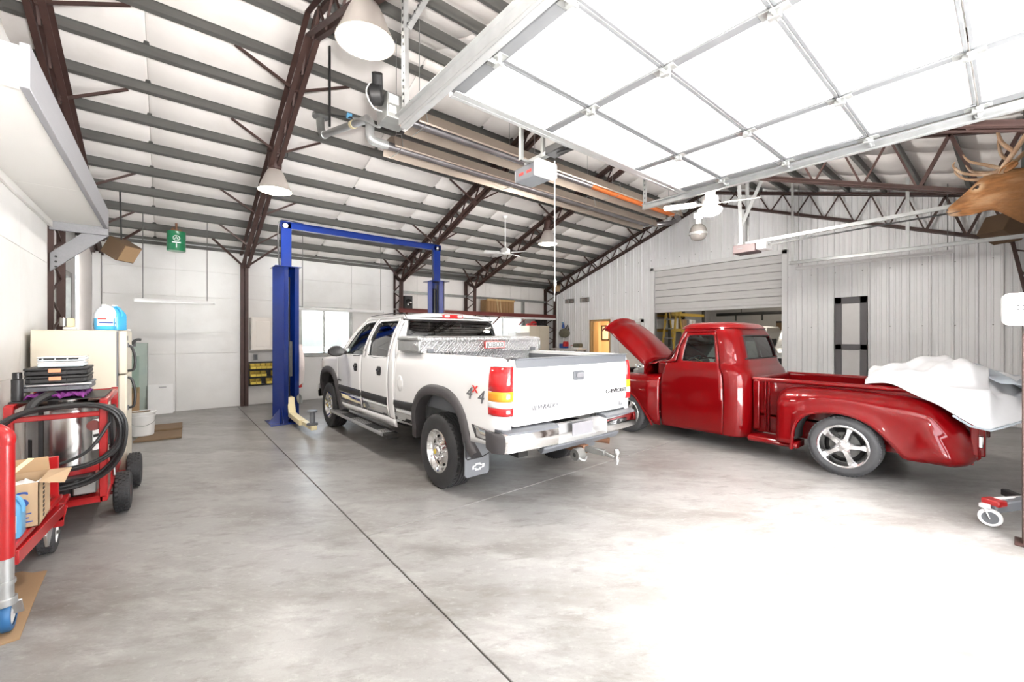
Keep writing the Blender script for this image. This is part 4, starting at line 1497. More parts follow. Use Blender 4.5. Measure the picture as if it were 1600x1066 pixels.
# interior
it = MB().box(TX - .84, TX + .84, 5.08, 7.0, .56, .62)
part('cabin_floor', it, 'interior', wt)
for y, z0 in ((5.42, .62), (6.25, .62)):
    for x in (TX - .42, TX + .42):
        st = part('seat', MB().box(x - .26, x + .26, y, y + .5, z0, z0 + .36), 'interior', wt, bev=.06, seg=3)
        part('seat_back', MB().cbox((x, y - .04, z0 + .66), .50, .14, .66, rx=.18), 'interior', st, bev=.05, seg=3)
        part('head_rest', MB().cbox((x, y - .10, z0 + 1.07), .27, .10, .17, rx=.18), 'interior', st, bev=.03, seg=2)
part('dashboard', MB().box(TX - .82, TX + .82, 6.92, 7.2, .9, 1.24), 'interior', wt, bev=.04, seg=2)
m = Matrix.Translation((TX - .42, 6.80, 1.20)) @ Matrix.Rotation(-1.0, 4, 'X')
sw = MB().tube([m @ V(.19 * math.cos(a), .19 * math.sin(a), 0) for a in [2 * PI * k / 24 for k in range(24)]], .016, 8, closed=True)
sw.plus(MB().cbox((0, 0, 0), .34, .05, .03).cbox((0, -.08, 0), .05, .16, .03).moved(m))
part('steering_wheel', sw, 'black', wt)
# 4x4 decals on the bed sides
for mir in (0, 1):
    def dm(y, z, sx=1):
        x = TX - wx(y, z) - .012 if not mir else TX + wx(y, z) + .012
        return frame((x, y, z), (0, -1 if not mir else 1, 0), (0, 0, 1))
    ys = (3.28, 3.18, 3.09) if not mir else (3.09, 3.18, 3.28)
    text('decal', '4', .17, dm(ys[0], 1.06), 'silver_badge', wt, .002, .25, 1.2)
    text('decal', '4', .17, dm(ys[2], 1.04), 'silver_badge', wt, .002, .25, 1.2)
    text('decal', 'x', .15, dm(ys[1], 1.12), 'ink_red', wt, .002, .1, 1.3)
for (y, x) in ((3.88, -1), (3.88, 1), (7.70, -1), (7.70, 1)):
    wheel(wt, 'wheel', (TX + x * (.965 - .125), y, .388), .388, .25, .215, x, 'steel8')

# toolbox on the bed rails
tb = thing('truck_toolbox', 'diamond plate aluminium crossover toolbox lying across the white truck bed', 'toolbox', (TX, 4.6, 1.40))
f_ = [(4.30, 1.40), (4.86, 1.40), (4.86, 1.56), (4.30, 1.56)]
part('box_body', MB().prism([(4.31, 1.402), (4.84, 1.402), (4.84, 1.56), (4.31, 1.56)], 'X', TX - .92, TX + .92), 'diamond', tb, bev=.004)
part('box_tub', MB().box(TX - .77, TX + .77, 4.35, 4.8, 1.16, 1.402), 'diamond', tb)
lid = part('lid', MB().prism([(4.285, 1.545), (4.29, 1.575), (4.33, 1.59), (4.82, 1.60), (4.86, 1.58), (4.865, 1.545)], 'X', TX - .93, TX + .93), 'diamond', tb, bev=.006)
part('end_cap', MB().prism([(4.30, 1.42), (4.85, 1.42), (4.85, 1.545), (4.30, 1.545)], 'X', TX - .955, TX - .925).prism([(4.285, 1.55), (4.30, 1.59), (4.84, 1.59), (4.86, 1.55)], 'X', TX - .965, TX - .93), 'galv_light', tb, bev=.01)
part('end_cap', MB().prism([(4.30, 1.42), (4.85, 1.42), (4.85, 1.545), (4.30, 1.545)], 'X', TX + .925, TX + .955), 'galv_light', tb, bev=.01)
part('lock', MB().cyl((TX - .975, 4.36, 1.50), (TX - .95, 4.36, 1.50), .025, n=14), 'chrome', tb)
lp = part('label_plate', MB().prism(rrect(TX - .16 + .12, TX + .16 + .12, 1.44, 1.53, .008, 2), 'Y', 4.278, 4.288).plus(MB().box(TX - .03, TX + .27, 4.286, 4.312, 1.44, 1.53)), 'ink_red', tb)
part('label_face', MB().prism(rrect(TX - .15 + .12, TX + .15 + .12, 1.448, 1.522, .006, 2), 'Y', 4.274, 4.279), 'label_white', lp)
text('lettering', 'JOBOX', .088, MR(TX + .12, 4.273, 1.484), 'ink_black', lp, .002, sx=1.0)
for x in (TX - .80, TX + .80):
    part('latch', MB().cbox((x, 4.30, 1.425), .08, .02, .045), 'grey_plastic', tb, bev=.003)
# ------------------------------------------------------------------ candy red step-side pickup (nose to +Y)
RX = 6.88
rt = thing('vintage_pickup', 'glossy candy red vintage step-side pickup with its hood raised', 'truck', (RX, 2.7, 0))


def Wc(z):
    return sinterp([(.20, .835), (.35, .862), (.7, .872), (1.0, .862), (1.12, .845), (1.17, .815), (1.22, .795), (1.40, .765), (1.60, .715), (1.72, .66)], z)


def Yr(z):
    return sinterp([(.20, 2.34), (.5, 2.31), (.95, 2.31), (1.08, 2.335), (1.15, 2.385), (1.22, 2.405), (1.40, 2.44), (1.60, 2.50), (1.72, 2.56)], z)


RC = .24
SB = .60      # half width of the flat back in chart units
SA = .30      # corner length in chart units


def cabm(s, z):
    """chart: s runs from the middle of the back (0) round the left corner and forward along the side; z is height"""
    a = abs(s)
    sg = -1 if s >= 0 else 1
    w_, y = Wc(z), Yr(z)
    fl = w_ - RC
    if a <= SB:
        return V(RX + sg * a / SB * fl, y + .02 * (a / SB) ** 2 * 0, z)
    if a <= SB + SA:
        t = (a - SB) / SA * PI / 2
        return V(RX + sg * (fl + RC * math.sin(t)), y + RC * (1 - math.cos(t)), z)
    return V(RX + sg * w_, Yr(.7) + RC + (a - SB - SA) + (y - Yr(.7)) * max(0, 1 - (a - SB - SA) / .3), z)


def sY(y):
    return SB + SA + y - Yr(.7) - RC


DR = [(sY(2.60), .20), (sY(3.57), .19), (sY(3.58), .85), (sY(3.50), 1.17), (sY(3.34), 1.20), (sY(3.30), 1.44), (sY(3.22), 1.645), (sY(2.64), 1.655), (sY(2.62), 1.2)]
DW = [(sY(2.70), 1.215), (sY(3.24), 1.215), (sY(3.25), 1.25), (sY(3.20), 1.57), (sY(3.16), 1.605), (sY(2.76), 1.61), (sY(2.72), 1.58), (sY(2.69), 1.25)]
skin = [(-sY(2.60), .20)] + [(sY(2.60), .20), (sY(2.61), 1.2), (sY(2.63), 1.66), (sY(3.24), 1.65), (sY(3.31), 1.45), (sY(3.355), 1.21), (sY(3.50), 1.18), (sY(3.53), 1.18), (sY(3.40), 1.26), (sY(3.30), 1.60), (sY(3.26), 1.71), (0, 1.72),
        (-sY(3.26), 1.71), (-sY(3.30), 1.60), (-sY(3.40), 1.26), (-sY(3.53), 1.18), (-sY(3.50), 1.18), (-sY(3.355), 1.21), (-sY(3.31), 1.45), (-sY(3.24), 1.65), (-sY(2.63), 1.66), (-sY(2.61), 1.2)]
rw = [(-.60, 1.30), (-.57, 1.275), (.57, 1.275), (.60, 1.30), (.60, 1.57), (.56, 1.60), (-.56, 1.60), (-.60, 1.57)]
part('cab', MB().sheet(skin, cabm, .05, [rw], sv=.035), 'red_car', rt, thick=.02, toff=0, ang=55)
rg = part('rear_window', MB().sheet(rw, lambda s, z: cabm(s, z) + V(0, .012, 0), .08), 'glass_mid', rt)
part('window_seal', MB().tube([cabm(p.x, p.y) + V(0, -.003, 0) for p in spline([(*q, 0) for q in rw], 4, True)], .012, 6, closed=True), 'black', rg)
for sg in (1, -1):
    nm = 'door'
    mm = lambda s, z: cabm(s * sg, z)
    d = part('door', MB().sheet(inset(DR, .005), mm, .05, [DW], sv=.035), 'red_car', rt, thick=.02, ang=55)
    part('door_glass', MB().sheet(DW, lambda s, z: mm(s, z) + V(sg * .014, 0, 0), .08), 'glass_mid', d)
    part('window_seal', MB().tube([mm(p.x, p.y) + V(sg * .002, 0, 0) for p in spline([(*q, 0) for q in DW], 4, True)], .010, 6, closed=True), 'black', d)
    part('door_seam', MB().tube([mm(s, z) + V(-sg * .004, 0, 0) for s, z in ((sY(2.605), 1.18), (sY(2.60), .7), (sY(2.60), .21))], .003, 5), 'red_car', d)
    part('belt_crease', MB().tube([mm(sY(y), z) + V(-sg * .001, 0, 0) for y, z in ((2.64, 1.045), (2.9, 1.04), (3.3, 1.015), (3.55, .985))], .008, 6), 'red_car', d)
# roof: rings closing over the cab
rows = []
N = 48


def ring(f, z, fwd):
    out = []
    w_, y0 = Wc(1.72) * f, 2.56
    yc = 2.98
    hy = (.47 if not fwd else .47) * f
    for i in range(N):
        a = 2 * PI * i / N
        c_, s_ = math.cos(a), math.sin(a)
        e = 2 / 3.6
        out.append(V(RX + w_ * math.copysign(abs(c_) ** e, c_), yc + hy * math.copysign(abs(s_) ** e, s_) * (1.0 if s_ < 0 else .98), z))
    return out


prof = [(1.03, 1.705), (1.045, 1.715), (1.035, 1.728), (.995, 1.735), (.97, 1.752), (.92, 1.772), (.82, 1.792), (.65, 1.806), (.4, 1.815), (.15, 1.818)]
part('roof', MB().rings([ring(f, z, 0) for f, z in prof]), 'red_car', rt, ang=60)
# wrap-round windscreen with its frame
ws = []
for z, t in ((1.20, 0), (1.35, .33), (1.5, .66), (1.66, 1)):
    yy = lerp(3.78, 3.36, t)
    w_ = lerp(.77, .68, t)
    ws.append([V(RX + w_ * math.sin(u), yy - lerp(.32, .12, t) * (1 - math.cos(u)) * 1.1, z) for u in [lerp(-1.5, 1.5, k / 14) for k in range(15)]])
wsc = part('windscreen', MB().grid(ws), 'glass_mid', rt)
part('windscreen_frame', MB().tube(ws[0], .016, 6).tube(ws[-1], .018, 6).tube([r[0] for r in ws], .016, 6).tube([r[-1] for r in ws], .016, 6), 'chrome', wsc)
part('cowl', MB().grid([[V(RX + u * w_, y - .10 * u * u, z - .04 * u * u) for u in [k / 6 - 1 for k in range(13)]] for y, z, w_ in ((3.80, 1.20, .80), (3.9, 1.185, .78), (3.98, 1.16, .76), (4.0, 1.10, .76))]), 'red_car', rt, thick=.012)
# sills and floor
part('cab_floor', MB().box(RX - .80, RX + .80, 2.40, 3.75, .28, .34), 'dark', rt)
part('bench_seat', MB().box(RX - .66, RX + .66, 2.66, 3.12, .55, .82), 'interior', rt, bev=.05, seg=3)
part('seat_back', MB().cbox((RX, 2.62, 1.0), 1.3, .14, .50, rx=.14), 'interior', rt, bev=.05, seg=3)
part('dashboard', MB().box(RX - .72, RX + .72, 3.52, 3.72, .95, 1.19), 'red_car', rt, bev=.04, seg=2)
m = Matrix.Translation((RX - .36, 3.34, 1.16)) @ Matrix.Rotation(-.75, 4, 'X')
part('steering_wheel', MB().tube([m @ V(.18 * math.cos(a), .18 * math.sin(a), 0) for a in [2 * PI * k / 24 for k in range(24)]], .012, 8, closed=True).plus(MB().cbox((0, 0, 0), .34, .03, .02).moved(m)).tube([(RX - .36, 3.34, 1.16), (RX - .36, 3.66, .86)], .02), 'black', rt)
part('wiper_arm', MB().tube([(RX - .30, 3.30, 1.24), (RX - .55, 3.05, 1.20)], .008, 6), 'casing', rt)

# front fenders
FO = .97
def ffx(y, z, top):
    """outer face of the front fender"""
    x = FO - .01 * ((y - 4.2) / .6) ** 2
    if y > 4.6:
        x -= .22 * ((y - 4.6) / .36) ** 2.2
    return x


def fender_front():
    A = [(p.x, p.y) for p in reversed(spline([(3.67, .20, 0), (3.74, .31, 0), (3.83, .43, 0), (3.93, .56, 0), (4.05, .655, 0), (4.2, .685, 0), (4.36, .64, 0), (4.48, .52, 0), (4.55, .37, 0)], 4))]
    cols = []

    def col(y, zb, k=1.):
        top = interp([(3.56, .985), (3.9, .97), (4.4, .955), (4.8, .92), (4.95, .86)], y)
        xo = ffx(y, 0, 0)
        if y < 3.75:
            xo = lerp(Wc(.8) + .002, xo, (y - 3.58) / .17)
        pts = []
        r = .12
        for i in range(8):
            a = PI / 2 * i / 7
            pts.append(V(RX - (xo - .34 + (.34) * math.sin(a) ** .8), y, top - r + r * math.cos(a) ** .9))
        for i in range(1, 8):
            z = lerp(top - r, zb, i / 7)
            b = .012 * math.sin(PI * (z - zb) / max(.01, top - r - zb))
            pts.append(V(RX - xo - b + (.03 * ((.45 - z) / .3) ** 2 if z < .45 else 0), y, z))
        return pts
    cols.append(col(3.585, .19))
    cols.append(col(3.62, .19))
    cols.append(col(3.66, .20))
    for a, b in reversed(A):
        cols.append(col(a, b))
    for y, zb in ((4.58, .36), (4.7, .40), (4.82, .46), (4.90, .52), (4.945, .60)):
        cols.append(col(y, zb))
    return MB().grid(cols), A


for mir in (0, 1):
    f = (lambda m: m.mirror(RX)) if mir else (lambda m: m)
    mb, A = fender_front()
    ff = part('front_fender', f(mb), 'red_car', rt, thick=.012, ang=50)
    part('wheel_lip', f(MB().tube([V(RX - ffx(a, 0, 0) - .006, a, b) for a, b in [(3.66, .20), *reversed(A)] if b > .1], .018, 8)), 'red_car', ff)
    part('head_lamp', f(MB().lathe([(.10, -.1), (.11, .02), (.09, .05), (0, .06)], (RX - .70, 4.93, .78), 'Y', 24)), 'chrome', rt)
part('grille', MB().box(RX - .55, RX + .55, 4.93, 4.97, .45, .92), 'chrome', rt, bev=.03)
part('grille_opening', MB().box(RX - .50, RX + .50, 4.965, 4.98, .62, .86), 'black', rt)
part('front_bumper', MB().rings([[V(RX + u * .92, 5.08 - .14 * u**4 + yy, z) for yy, z in ((0, .36), (.03, .42), (.02, .50), (-.05, .51), (-.05, .36))] for u in [k / 6 - 1 for k in range(13)]]), 'chrome', rt, ang=40)
# engine bay
eb = part('inner_fender', MB().box(RX - .62, RX - .58, 3.95, 4.85, .35, .95).box(RX + .58, RX + .62, 3.95, 4.85, .35, .95).box(RX - .75, RX + .75, 3.92, 3.95, .3, 1.14), 'red_car', rt)
part('engine', MB().box(RX - .25, RX + .25, 4.1, 4.7, .45, .85).cyl((RX, 4.4, .85), (RX, 4.4, 1.0), .17, n=24), 'alu_rough', rt, bev=.02)
part('air_cleaner', MB().lathe([(0, .08), (.17, .08), (.18, .06), (.18, .01), (.17, 0)], (RX, 4.4, 1.0), 'Z', 28), 'chrome', rt)
part('radiator', MB().box(RX - .42, RX + .42, 4.80, 4.87, .4, .98), 'black', rt, bev=.01)
part('hood_hinge', MB().beam((RX - .56, 3.98, .98), (RX - .52, 4.12, 1.20), .02, .05).beam((RX + .56, 3.98, .98), (RX + .52, 4.12, 1.20), .02, .05), 'galv_light', rt)
part('battery_tray', MB().box(RX - .60, RX - .34, 4.02, 4.26, .86, 1.03), 'galv_light', rt, bev=.02)

# raised hood: lofted crown, rolled front lip; hinged at the cowl
HA = math.radians(37)
hp_ = V(RX, 4.02, 1.10)
HM = Matrix.Translation(hp_) @ Matrix.Rotation(HA, 4, 'X')
rows = []
for i in range(13):
    t = i / 12
    y = t * 1.06
    hw_ = lerp(.63, .56, t ** 1.4)
    cr = lerp(.13, .20, math.sin(PI * min(1, t * .75)))
    row = []
    for k in range(21):
        u = k / 10 - 1
        a = abs(u)
        z = cr * (1 - a ** 2.6) + .018 * math.exp(-((a - .55) / .07) ** 2)
        drop = -.05 * max(0, (t - .9) / .1) ** 2
        row.append(HM @ V(u * hw_, y, z + drop))
    rows.append(row)
for dy, dz in ((1.10, -.02), (1.115, -.06), (1.10, -.09)):
    rows.append([HM @ V(u * .56, dy + (.06 * (1 - u * u)), .19 * (1 - abs(u) ** 2.6) + dz + .018 * math.exp(-((abs(u) - .55) / .07) ** 2)) for u in [k / 10 - 1 for k in range(21)]])
hd = part('hood', MB().grid(rows), 'red_car', rt, thick=.014, ang=60)
part('hood_brace', MB().rings([[HM @ V(u * .48, y, .02 + z) for u, z in ((-1, -.02), (-1, .02), (1, .02), (1, -.02))] for y in (.95, 1.0)]).rings([[HM @ V(u * .58, y, .02 + z) for u, z in ((-1, -.02), (-1, .02), (1, .02), (1, -.02))] for y in (.05, .1)]), 'red_car', hd)

# bed
BX = .655
bs = MB()
for sg in (-1, 1):
    for (a, b, c, d) in ((BX - .025, BX, .30, 1.0),):
        bs.box(RX + sg * b, RX + sg * a, .26, 2.27, c, d)
bd = part('bed_box', bs.box(RX - BX, RX + BX, 2.245, 2.27, .3, 1.0).box(RX - BX, RX + BX, .26, 2.27, .52, .55), 'red_car', rt)
for sg in (-1, 1):
    part('bed_rail', MB().tube([(RX + sg * (BX + .015), 2.29, 1.01), (RX + sg * (BX + .015), 1.2, 1.01), (RX + sg * (BX + .015), .24, 1.01)], .028, 10), 'red_car', rt)
    for y in (2.14, 2.10, .30):
        part('stake_rib', MB().box(RX + sg * (BX + .03), RX + sg * BX, y - .012, y + .012, .33, 1.0), 'red_car', rt, bev=.005)
    part('stake_pocket', MB().box(RX + sg * (BX + .055), RX + sg * BX, 2.20, 2.285, .33, 1.0), 'red_car', rt, bev=.02, seg=2)
    # running step between cab and fender
    stp = MB().rings([[V(RX + sg * x, y, z) for x, z in ((BX, .29), (.90, .29), (.945, .275), (.96, .245), (.94, .215), (.90, .21), (BX, .21))] for y in (1.70, 1.8, 2.15, 2.235, 2.26)])
    part('bed_step', stp, 'red_car', rt, bev=.006, ang=50)
part('front_rail', MB().tube([(RX - BX, 2.28, 1.01), (RX + BX, 2.28, 1.01)], .022, 10), 'red_car', rt)
part('tailgate', MB().box(RX - BX + .02, RX + BX - .02, .22, .26, .42, 1.0).cyl((RX - BX, .24, 1.01), (RX + BX, .24, 1.01), .026), 'red_car', rt, bev=.006)
for k in range(8):
    part('bed_plank', MB().box(RX - .60 + k * .15, RX - .47 + k * .15,   .28, 2.24, .55, .565), 'wood', rt)

# rear fenders
def rear_fender():
    A = [(p.x, p.y) for p in spline([(1.735, .31, 0), (1.715, .48, 0), (1.64, .62, 0), (1.48, .705, 0), (1.28, .725, 0), (1.10, .69, 0), (.95, .60, 0), (.83, .47, 0), (.725, .335, 0)], 4)]
    cols = []

    def col(y, zb):
        top = sinterp([(.235, .50), (.26, .57), (.32, .69), (.40, .80), (.5, .885), (.7, .935), (1.0, .955), (1.5, .96), (1.8, .945), (1.90, .91), (1.945, .86), (1.965, .80)], y)
        k = 1
        if y > 1.85:
            k = max(.0, 1 - ((y - 1.85) / .12) ** 2.6)
        if y < .52:
            k = max(.0, 1 - ((.50 - y) / .265) ** 3.6)
        xo = BX + .02 + (.335) * k
        r = min(.30, max(.05, (top - zb) * .75)) * (.8 if y < .5 else .62)
        pts = []
        for i in range(12):
            a = PI / 2 * i / 11
            pts.append(V(RX - (BX + (xo - BX) * math.sin(a) ** .9), y, top - r + r * math.cos(a)))
        for i in range(1, 9):
            t = i / 8
            z = lerp(top - r, zb, t)
            fl_ = .03 * t * t if y > .6 else (.05 * math.sin(PI * t * .8))
            tuck = 0
            if y < .62:
                tuck = .22 * max(0, t - .72) ** 1.6
            pts.append(V(RX - xo - fl_ * (.5 if k < .5 else 1) * (0 if k < .15 else 1) + tuck, y, z))
        return pts
    for y in (1.969, 1.965, 1.955, 1.94, 1.92, 1.89, 1.85, 1.80, 1.745):
        cols.append(col(y, .29))
    for a, b in A:
        cols.append(col(a, max(.31, b)))
    for y, zb in ((.70, .325), (.62, .325), (.54, .325), (.47, .325), (.42, .325), (.37, .325), (.33, .33), (.295, .335), (.27, .345), (.25, .36), (.238, .38)):
        cols.append(col(y, zb))
    return MB().grid(cols), A


for mir in (0, 1):
    f = (lambda m: m.mirror(RX)) if mir else (lambda m: m)
    mb, A = rear_fender()
    rf_ = part('rear_fender', f(mb), 'red_car', rt, thick=.01, ang=60)
    part('wheel_lip', f(MB().tube([V(RX - 1.008, 1.745, .22)] + [V(RX - 1.016, a, b + .004) for a, b in A if b > .33], .020, 8)), 'red_car', rf_)
    part('wheel_well', f(MB().grid([[V(RX - .97, a, b), V(RX - .66, a, b)] for a, b in archpts(1.24, .33, .48, .40, 2.5, 14)])), 'dark', rt)
    part('tail_lamp', f(MB().box(RX - .76, RX - .69, .19, .25, .50, .62)), 'chrome', rt, bev=.01)
    part('tail_post', f(MB().box(RX - BX - .02, RX - BX + .09, .18, .32, .40, 1.0).box(RX - BX - .12, RX - BX, .22, .28, .42, .86)), 'red_car', rt, bev=.01)
part('rear_pan', MB().box(RX - .70, RX + .70, .21, .28, .36, .48), 'red_car', rt, bev=.02)
part('frame_rail', MB().box(RX - .45, RX - .37, .3, 4.9, .34, .46).box(RX + .37, RX + .45, .3, 4.9, .34, .46).cyl((RX - .7, 1.24, .33), (RX + .7, 1.24, .33), .045).box(RX - .6, RX + .6, .5, .9, .34, .5), 'dark', rt)
part('suspension_link', MB().cyl((RX - .60, 1.7, .30), (RX - .60, 1.95, .27), .022).cbox((RX - .62, 1.78, .27), .06, .08, .07), 'galv_light', rt)
for (y, x, r) in ((1.25, -1, .338), (1.25, 1, .338), (4.13, -1, .32), (4.13, 1, .32)):
    wheel(rt, 'wheel', (RX + x * (.985 - .14), y, r), r, .25, .232 if y < 2 else .21, x, 'spoke5', 'tyre_grey')

# folded vinyl cover heaped over the tail of the bed
def bumps(u, v):
    return (.045 * math.sin(5.1 * u + 3 * v) + .04 * math.sin(9.3 * v - 4.2 * u + 1) + .022 * math.sin(17 * u + 9 * v) + .016 * math.sin(23 * v - 13 * u))


edge = [(1.12, -.60, 1.03), (1.02, -.66, 1.04), (.86, -.72, 1.06), (.68, -.82, 1.0), (.50, -.93, .925), (.38, -1.03, .83), (.26, -1.06, .75), (.14, -.98, .72), (.02, -.72, .755), (-.10, -.46, .80), (-.17, -.2, .82)]
rows = []
NV = 26
for i in range(34):
    t = i / 33
    q = t * (len(edge) - 1)
    ey = sinterp([(k, e[0]) for k, e in enumerate(edge)], q)
    ex = sinterp([(k, e[1]) for k, e in enumerate(edge)], q)
    ez = sinterp([(k, e[2]) for k, e in enumerate(edge)], q)
    hx = .62
    topz = interp([(0, 1.09), (.08, 1.20), (.22, 1.27), (.4, 1.30), (.6, 1.29), (.8, 1.20), (1, 1.03)], t)
    row = []
    for j in range(NV + 1):
        s_ = j / NV
        x = lerp(ex, hx, s_)
        y = ey + (.10 * math.sin(PI * s_) if t > .7 else 0) + (.12 * s_ * (1 - t))
        arch = 1 - (1 - min(1, s_ / .55)) ** 2.0 if s_ < .55 else 1 - .55 * ((s_ - .55) / .45) ** 2
        z = ez + (topz - ez) * arch + bumps(t * 2.2, s_ * 1.6) * min(1, s_ * 5) * 1.0 + .02 * math.sin(14 * t) * (s_ < .12)
        z = max(z, 1.075 if (s_ > .1 and t < .75) else .7)
        row.append(V(RX + x, y, z))
    rows.append(row)
cv = thing('car_cover', 'crumpled white vinyl car cover heaped over the red pickup bed', 'cover', (RX, .5, .74))
part('cover_sheet', MB().grid(rows), 'cover', cv, thick=.012, sub=1, ang=180)
rows = []
for i in range(16):
    t = i / 15
    row = []
    for j in range(13):
        s_ = j / 12
        x = lerp(-.35, .60, s_)
        y = lerp(.62, -.38, t) + .05 * math.sin(6 * s_)
        z = interp([(0, 1.22), (.3, 1.26), (.6, 1.16), (.85, 1.0), (1, .88)], t) - .14 * (s_ - .4) ** 2 + .7 * bumps(t * 2.8 + 2, s_ * 3)
        row.append(V(RX + x, y, z))
    rows.append(row)
part('cover_lining', MB().grid(rows), 'cover_grey', cv, thick=.012, sub=1, ang=180)
part('cover_hem', MB().tube([r[0] for r in rows[:0]] or [V(RX + e[1] - .004, e[0], e[2]) for e in edge[5:]], .012, 6), 'cover_grey', cv)
# ------------------------------------------------------------------ raised sectional door over the camera, its tracks and opener
DZ = 3.27
gd = thing('garage_door', 'white sectional garage door rolled up flat under the roof on galvanised tracks', 'door', (3.05, 1.0, DZ))
ysec = [2.46, 1.99, 1.395, .785, .17, -.44]
X0, X1 = 1.50, 4.58
stx = [1.53, 2.40, 3.65, 4.55]
for k, (a, b) in enumerate(zip(ysec, ysec[1:])):
    sec = part('door_section', MB().box(X0, X1, b + .004, a - .004, DZ + .012, DZ + .052), 'door_white', gd, bev=.004)
    for x in stx:
        wd = .10 if x in (stx[0], stx[-1]) else .065
        part('stile', MB().box(x - wd / 2, x + wd / 2, b + .006, a - .006, DZ - .002, DZ + .012), 'stile', sec, bev=.002)
    part('section_edge', MB().box(X0, X1, a - .022, a - .006, DZ + .002, DZ + .012).box(X0, X1, b + .006, b + .020, DZ + .002, DZ + .012), 'stile', sec)
    if k:
        for x in stx:
            h_ = MB().box(x - .035, x + .035, a - .07, a + .07, DZ - .007, DZ - .003)
            h_.cyl((x - .05, a, DZ - .02), (x + .05, a, DZ - .02), .012, n=8).cbox((x, a, DZ - .022), .03, .06, .04)
            part('hinge', h_, 'galv', sec, bev=.002)
        for x, s_ in ((stx[0], -1), (stx[-1], 1)):
            part('roller', MB().cyl((x, a, DZ - .03), (x + s_ * .13, a, DZ - .03), .007, n=8).cyl((x + s_ * .10, a, DZ - .03), (x + s_ * .13, a, DZ - .03), .022, n=14), 'galv_light', sec)
top = part('top_strut', MB().box(X0, X1, ysec[0] - .002, ysec[0] + .035, DZ - .02, DZ + .06).box(X0, X1, ysec[0] - .06, ysec[0], DZ - .02, DZ - .014), 'galv_light', gd, bev=.003)
part('opener_arm', MB().box(3.0, 3.06, 2.30, 2.55, DZ + .06, DZ + .08), 'black', gd)
for x, s_ in ((1.41, -1), (4.66, 1)):
    tr = part('track', MB().box(x - .025, x + .025, -.35, 3.02, DZ - .064, DZ - .060).box(x - s_ * -.025 - .002, x + s_ * .025 + .002, -.35, 3.02, DZ - .064, DZ + .0).box(x - .025, x + .025, -.35, 3.02, DZ - .003, DZ + .001)
              .plus(MB().rings([[V(x - .025, YF + .05 + .38 - .38 * math.sin(a) + 0 + r_ * -math.sin(a) * 0, 0) for r_ in (0,)] for a in ()]) if 0 else MB()), 'galv_light', gd, smooth=False)
    cv_ = []
    for i in range(9):
        a = PI / 2 * i / 8
        cc = V(x, -.35, DZ - .032 - .36)
        d_ = V(0, -math.sin(a), math.cos(a))
        p = cc + d_ * .36
        cv_.append([p + V(-.025, 0, 0) + d_ * .03, p + V(.025, 0, 0) + d_ * .03, p + V(.025, 0, 0) - d_ * .03, p + V(.022, 0, 0) - d_ * .03, p + V(.022, 0, 0) + d_ * .026, p + V(-.025, 0, 0) + d_ * .026])
    part('track_curve', MB().rings(cv_), 'galv_light', gd)
    part('vertical_track', MB().box(x - .025, x + .025, -.735, -.73, 0, 2.9).box(x + s_ * .02, x + s_ * .025, -.735, -.68, 0, 2.9), 'galv_light', gd)
    part('track_angle', MB().box(x + s_ * .028, x + s_ * .032, -.3, 3.04, DZ - .04, DZ + .03).box(x + s_ * .028, x + s_ * .062, -.3, 3.04, DZ + .026, DZ + .03), 'galv_light', gd)


def perforated(p, q, w_=.05):
    """slotted angle hanger"""
    mb = MB().beam(p, q, w_, .003, (1, 0, 0))
    d_ = (Vector(q) - Vector(p)).normalized()
    mb.beam(Vector(p) + V(w_ / 2, 0, 0), Vector(q) + V(w_ / 2, 0, 0), .003, w_ * .8, (1, 0, 0))
    return mb


def slots(p, q, w_=.05):
    mb = MB()
    p, q = Vector(p), Vector(q)
    n = int((q - p).length / .055)
    for i in range(n):
        o_ = p.lerp(q, (i + .5) / n)
        mb.cbox(o_, .012, .012, .02)
    return mb


for (p, q) in (((1.40, 3.0, DZ), (1.40, 3.02, zr(3.0) - .13)), ((1.42, 3.0, DZ + .72), (1.80, 2.75, zr(2.75) - .13)), ((4.68, 3.0, DZ), (4.68, 3.0, zr(3.0) - .13)), ((4.70, 1.6, DZ), (4.70, 1.6, zr(1.6) - .13)), ((1.40, 1.2, DZ), (1.40, 1.2, zr(1.2) - .13))):
    h_ = part('track_hanger', perforated(p, q), 'galv_light', gd, smooth=False)
    part('slots', slots(p, q), 'black', h_, kind='stuff')
part('torsion_shaft', MB().cyl((1.35, YF + .15, 3.42), (4.75, YF + .15, 3.42), .016).cyl((2.6, YF + .15, 3.42), (3.5, YF + .15, 3.42), .03), 'galv', gd)

# garage door opener 1
op = thing('door_opener', 'grey garage door opener with white lens hanging beyond the raised door', 'opener', (2.92, 3.2, 3.2))
ob = part('motor_housing', MB().box(2.82, 3.06, 3.06, 3.36, 3.21, 3.35), 'grey_plastic', op, bev=.012, seg=2)
part('light_lens', MB().box(2.805, 3.075, 2.98, 3.06, 3.20, 3.36), 'white_lens', ob, bev=.02, seg=2)
part('rear_lens', MB().box(2.83, 3.05, 3.35, 3.38, 3.22, 3.34), 'white_lens', ob, bev=.01)
part('label', MB().box(2.816, 2.822, 3.10, 3.17, 3.26, 3.285).box(2.816, 2.822, 3.22, 3.29, 3.26, 3.285), 'ink_red', ob)
part('rail', MB().box(2.90, 2.96, -.5, 3.3, 3.40, 3.44), 'galv_light', op)
part('trolley', MB().box(2.86, 3.0, 2.7, 2.95, 3.38, 3.46).beam((2.93, 2.85, 3.40), (2.93, 2.52, 3.35), .03, .05), 'black', op, bev=.008)
part('angle_bracket', MB().beam((2.72, 3.14, 3.35), (2.72, 3.14, zr(3.14) - .13), .035, .035).beam((3.02, 3.14, 3.35), (3.02, 3.14, zr(3.14) - .13), .035, .035).box(2.70, 3.05, 3.12, 3.16, 3.35, 3.37), 'galv', op)
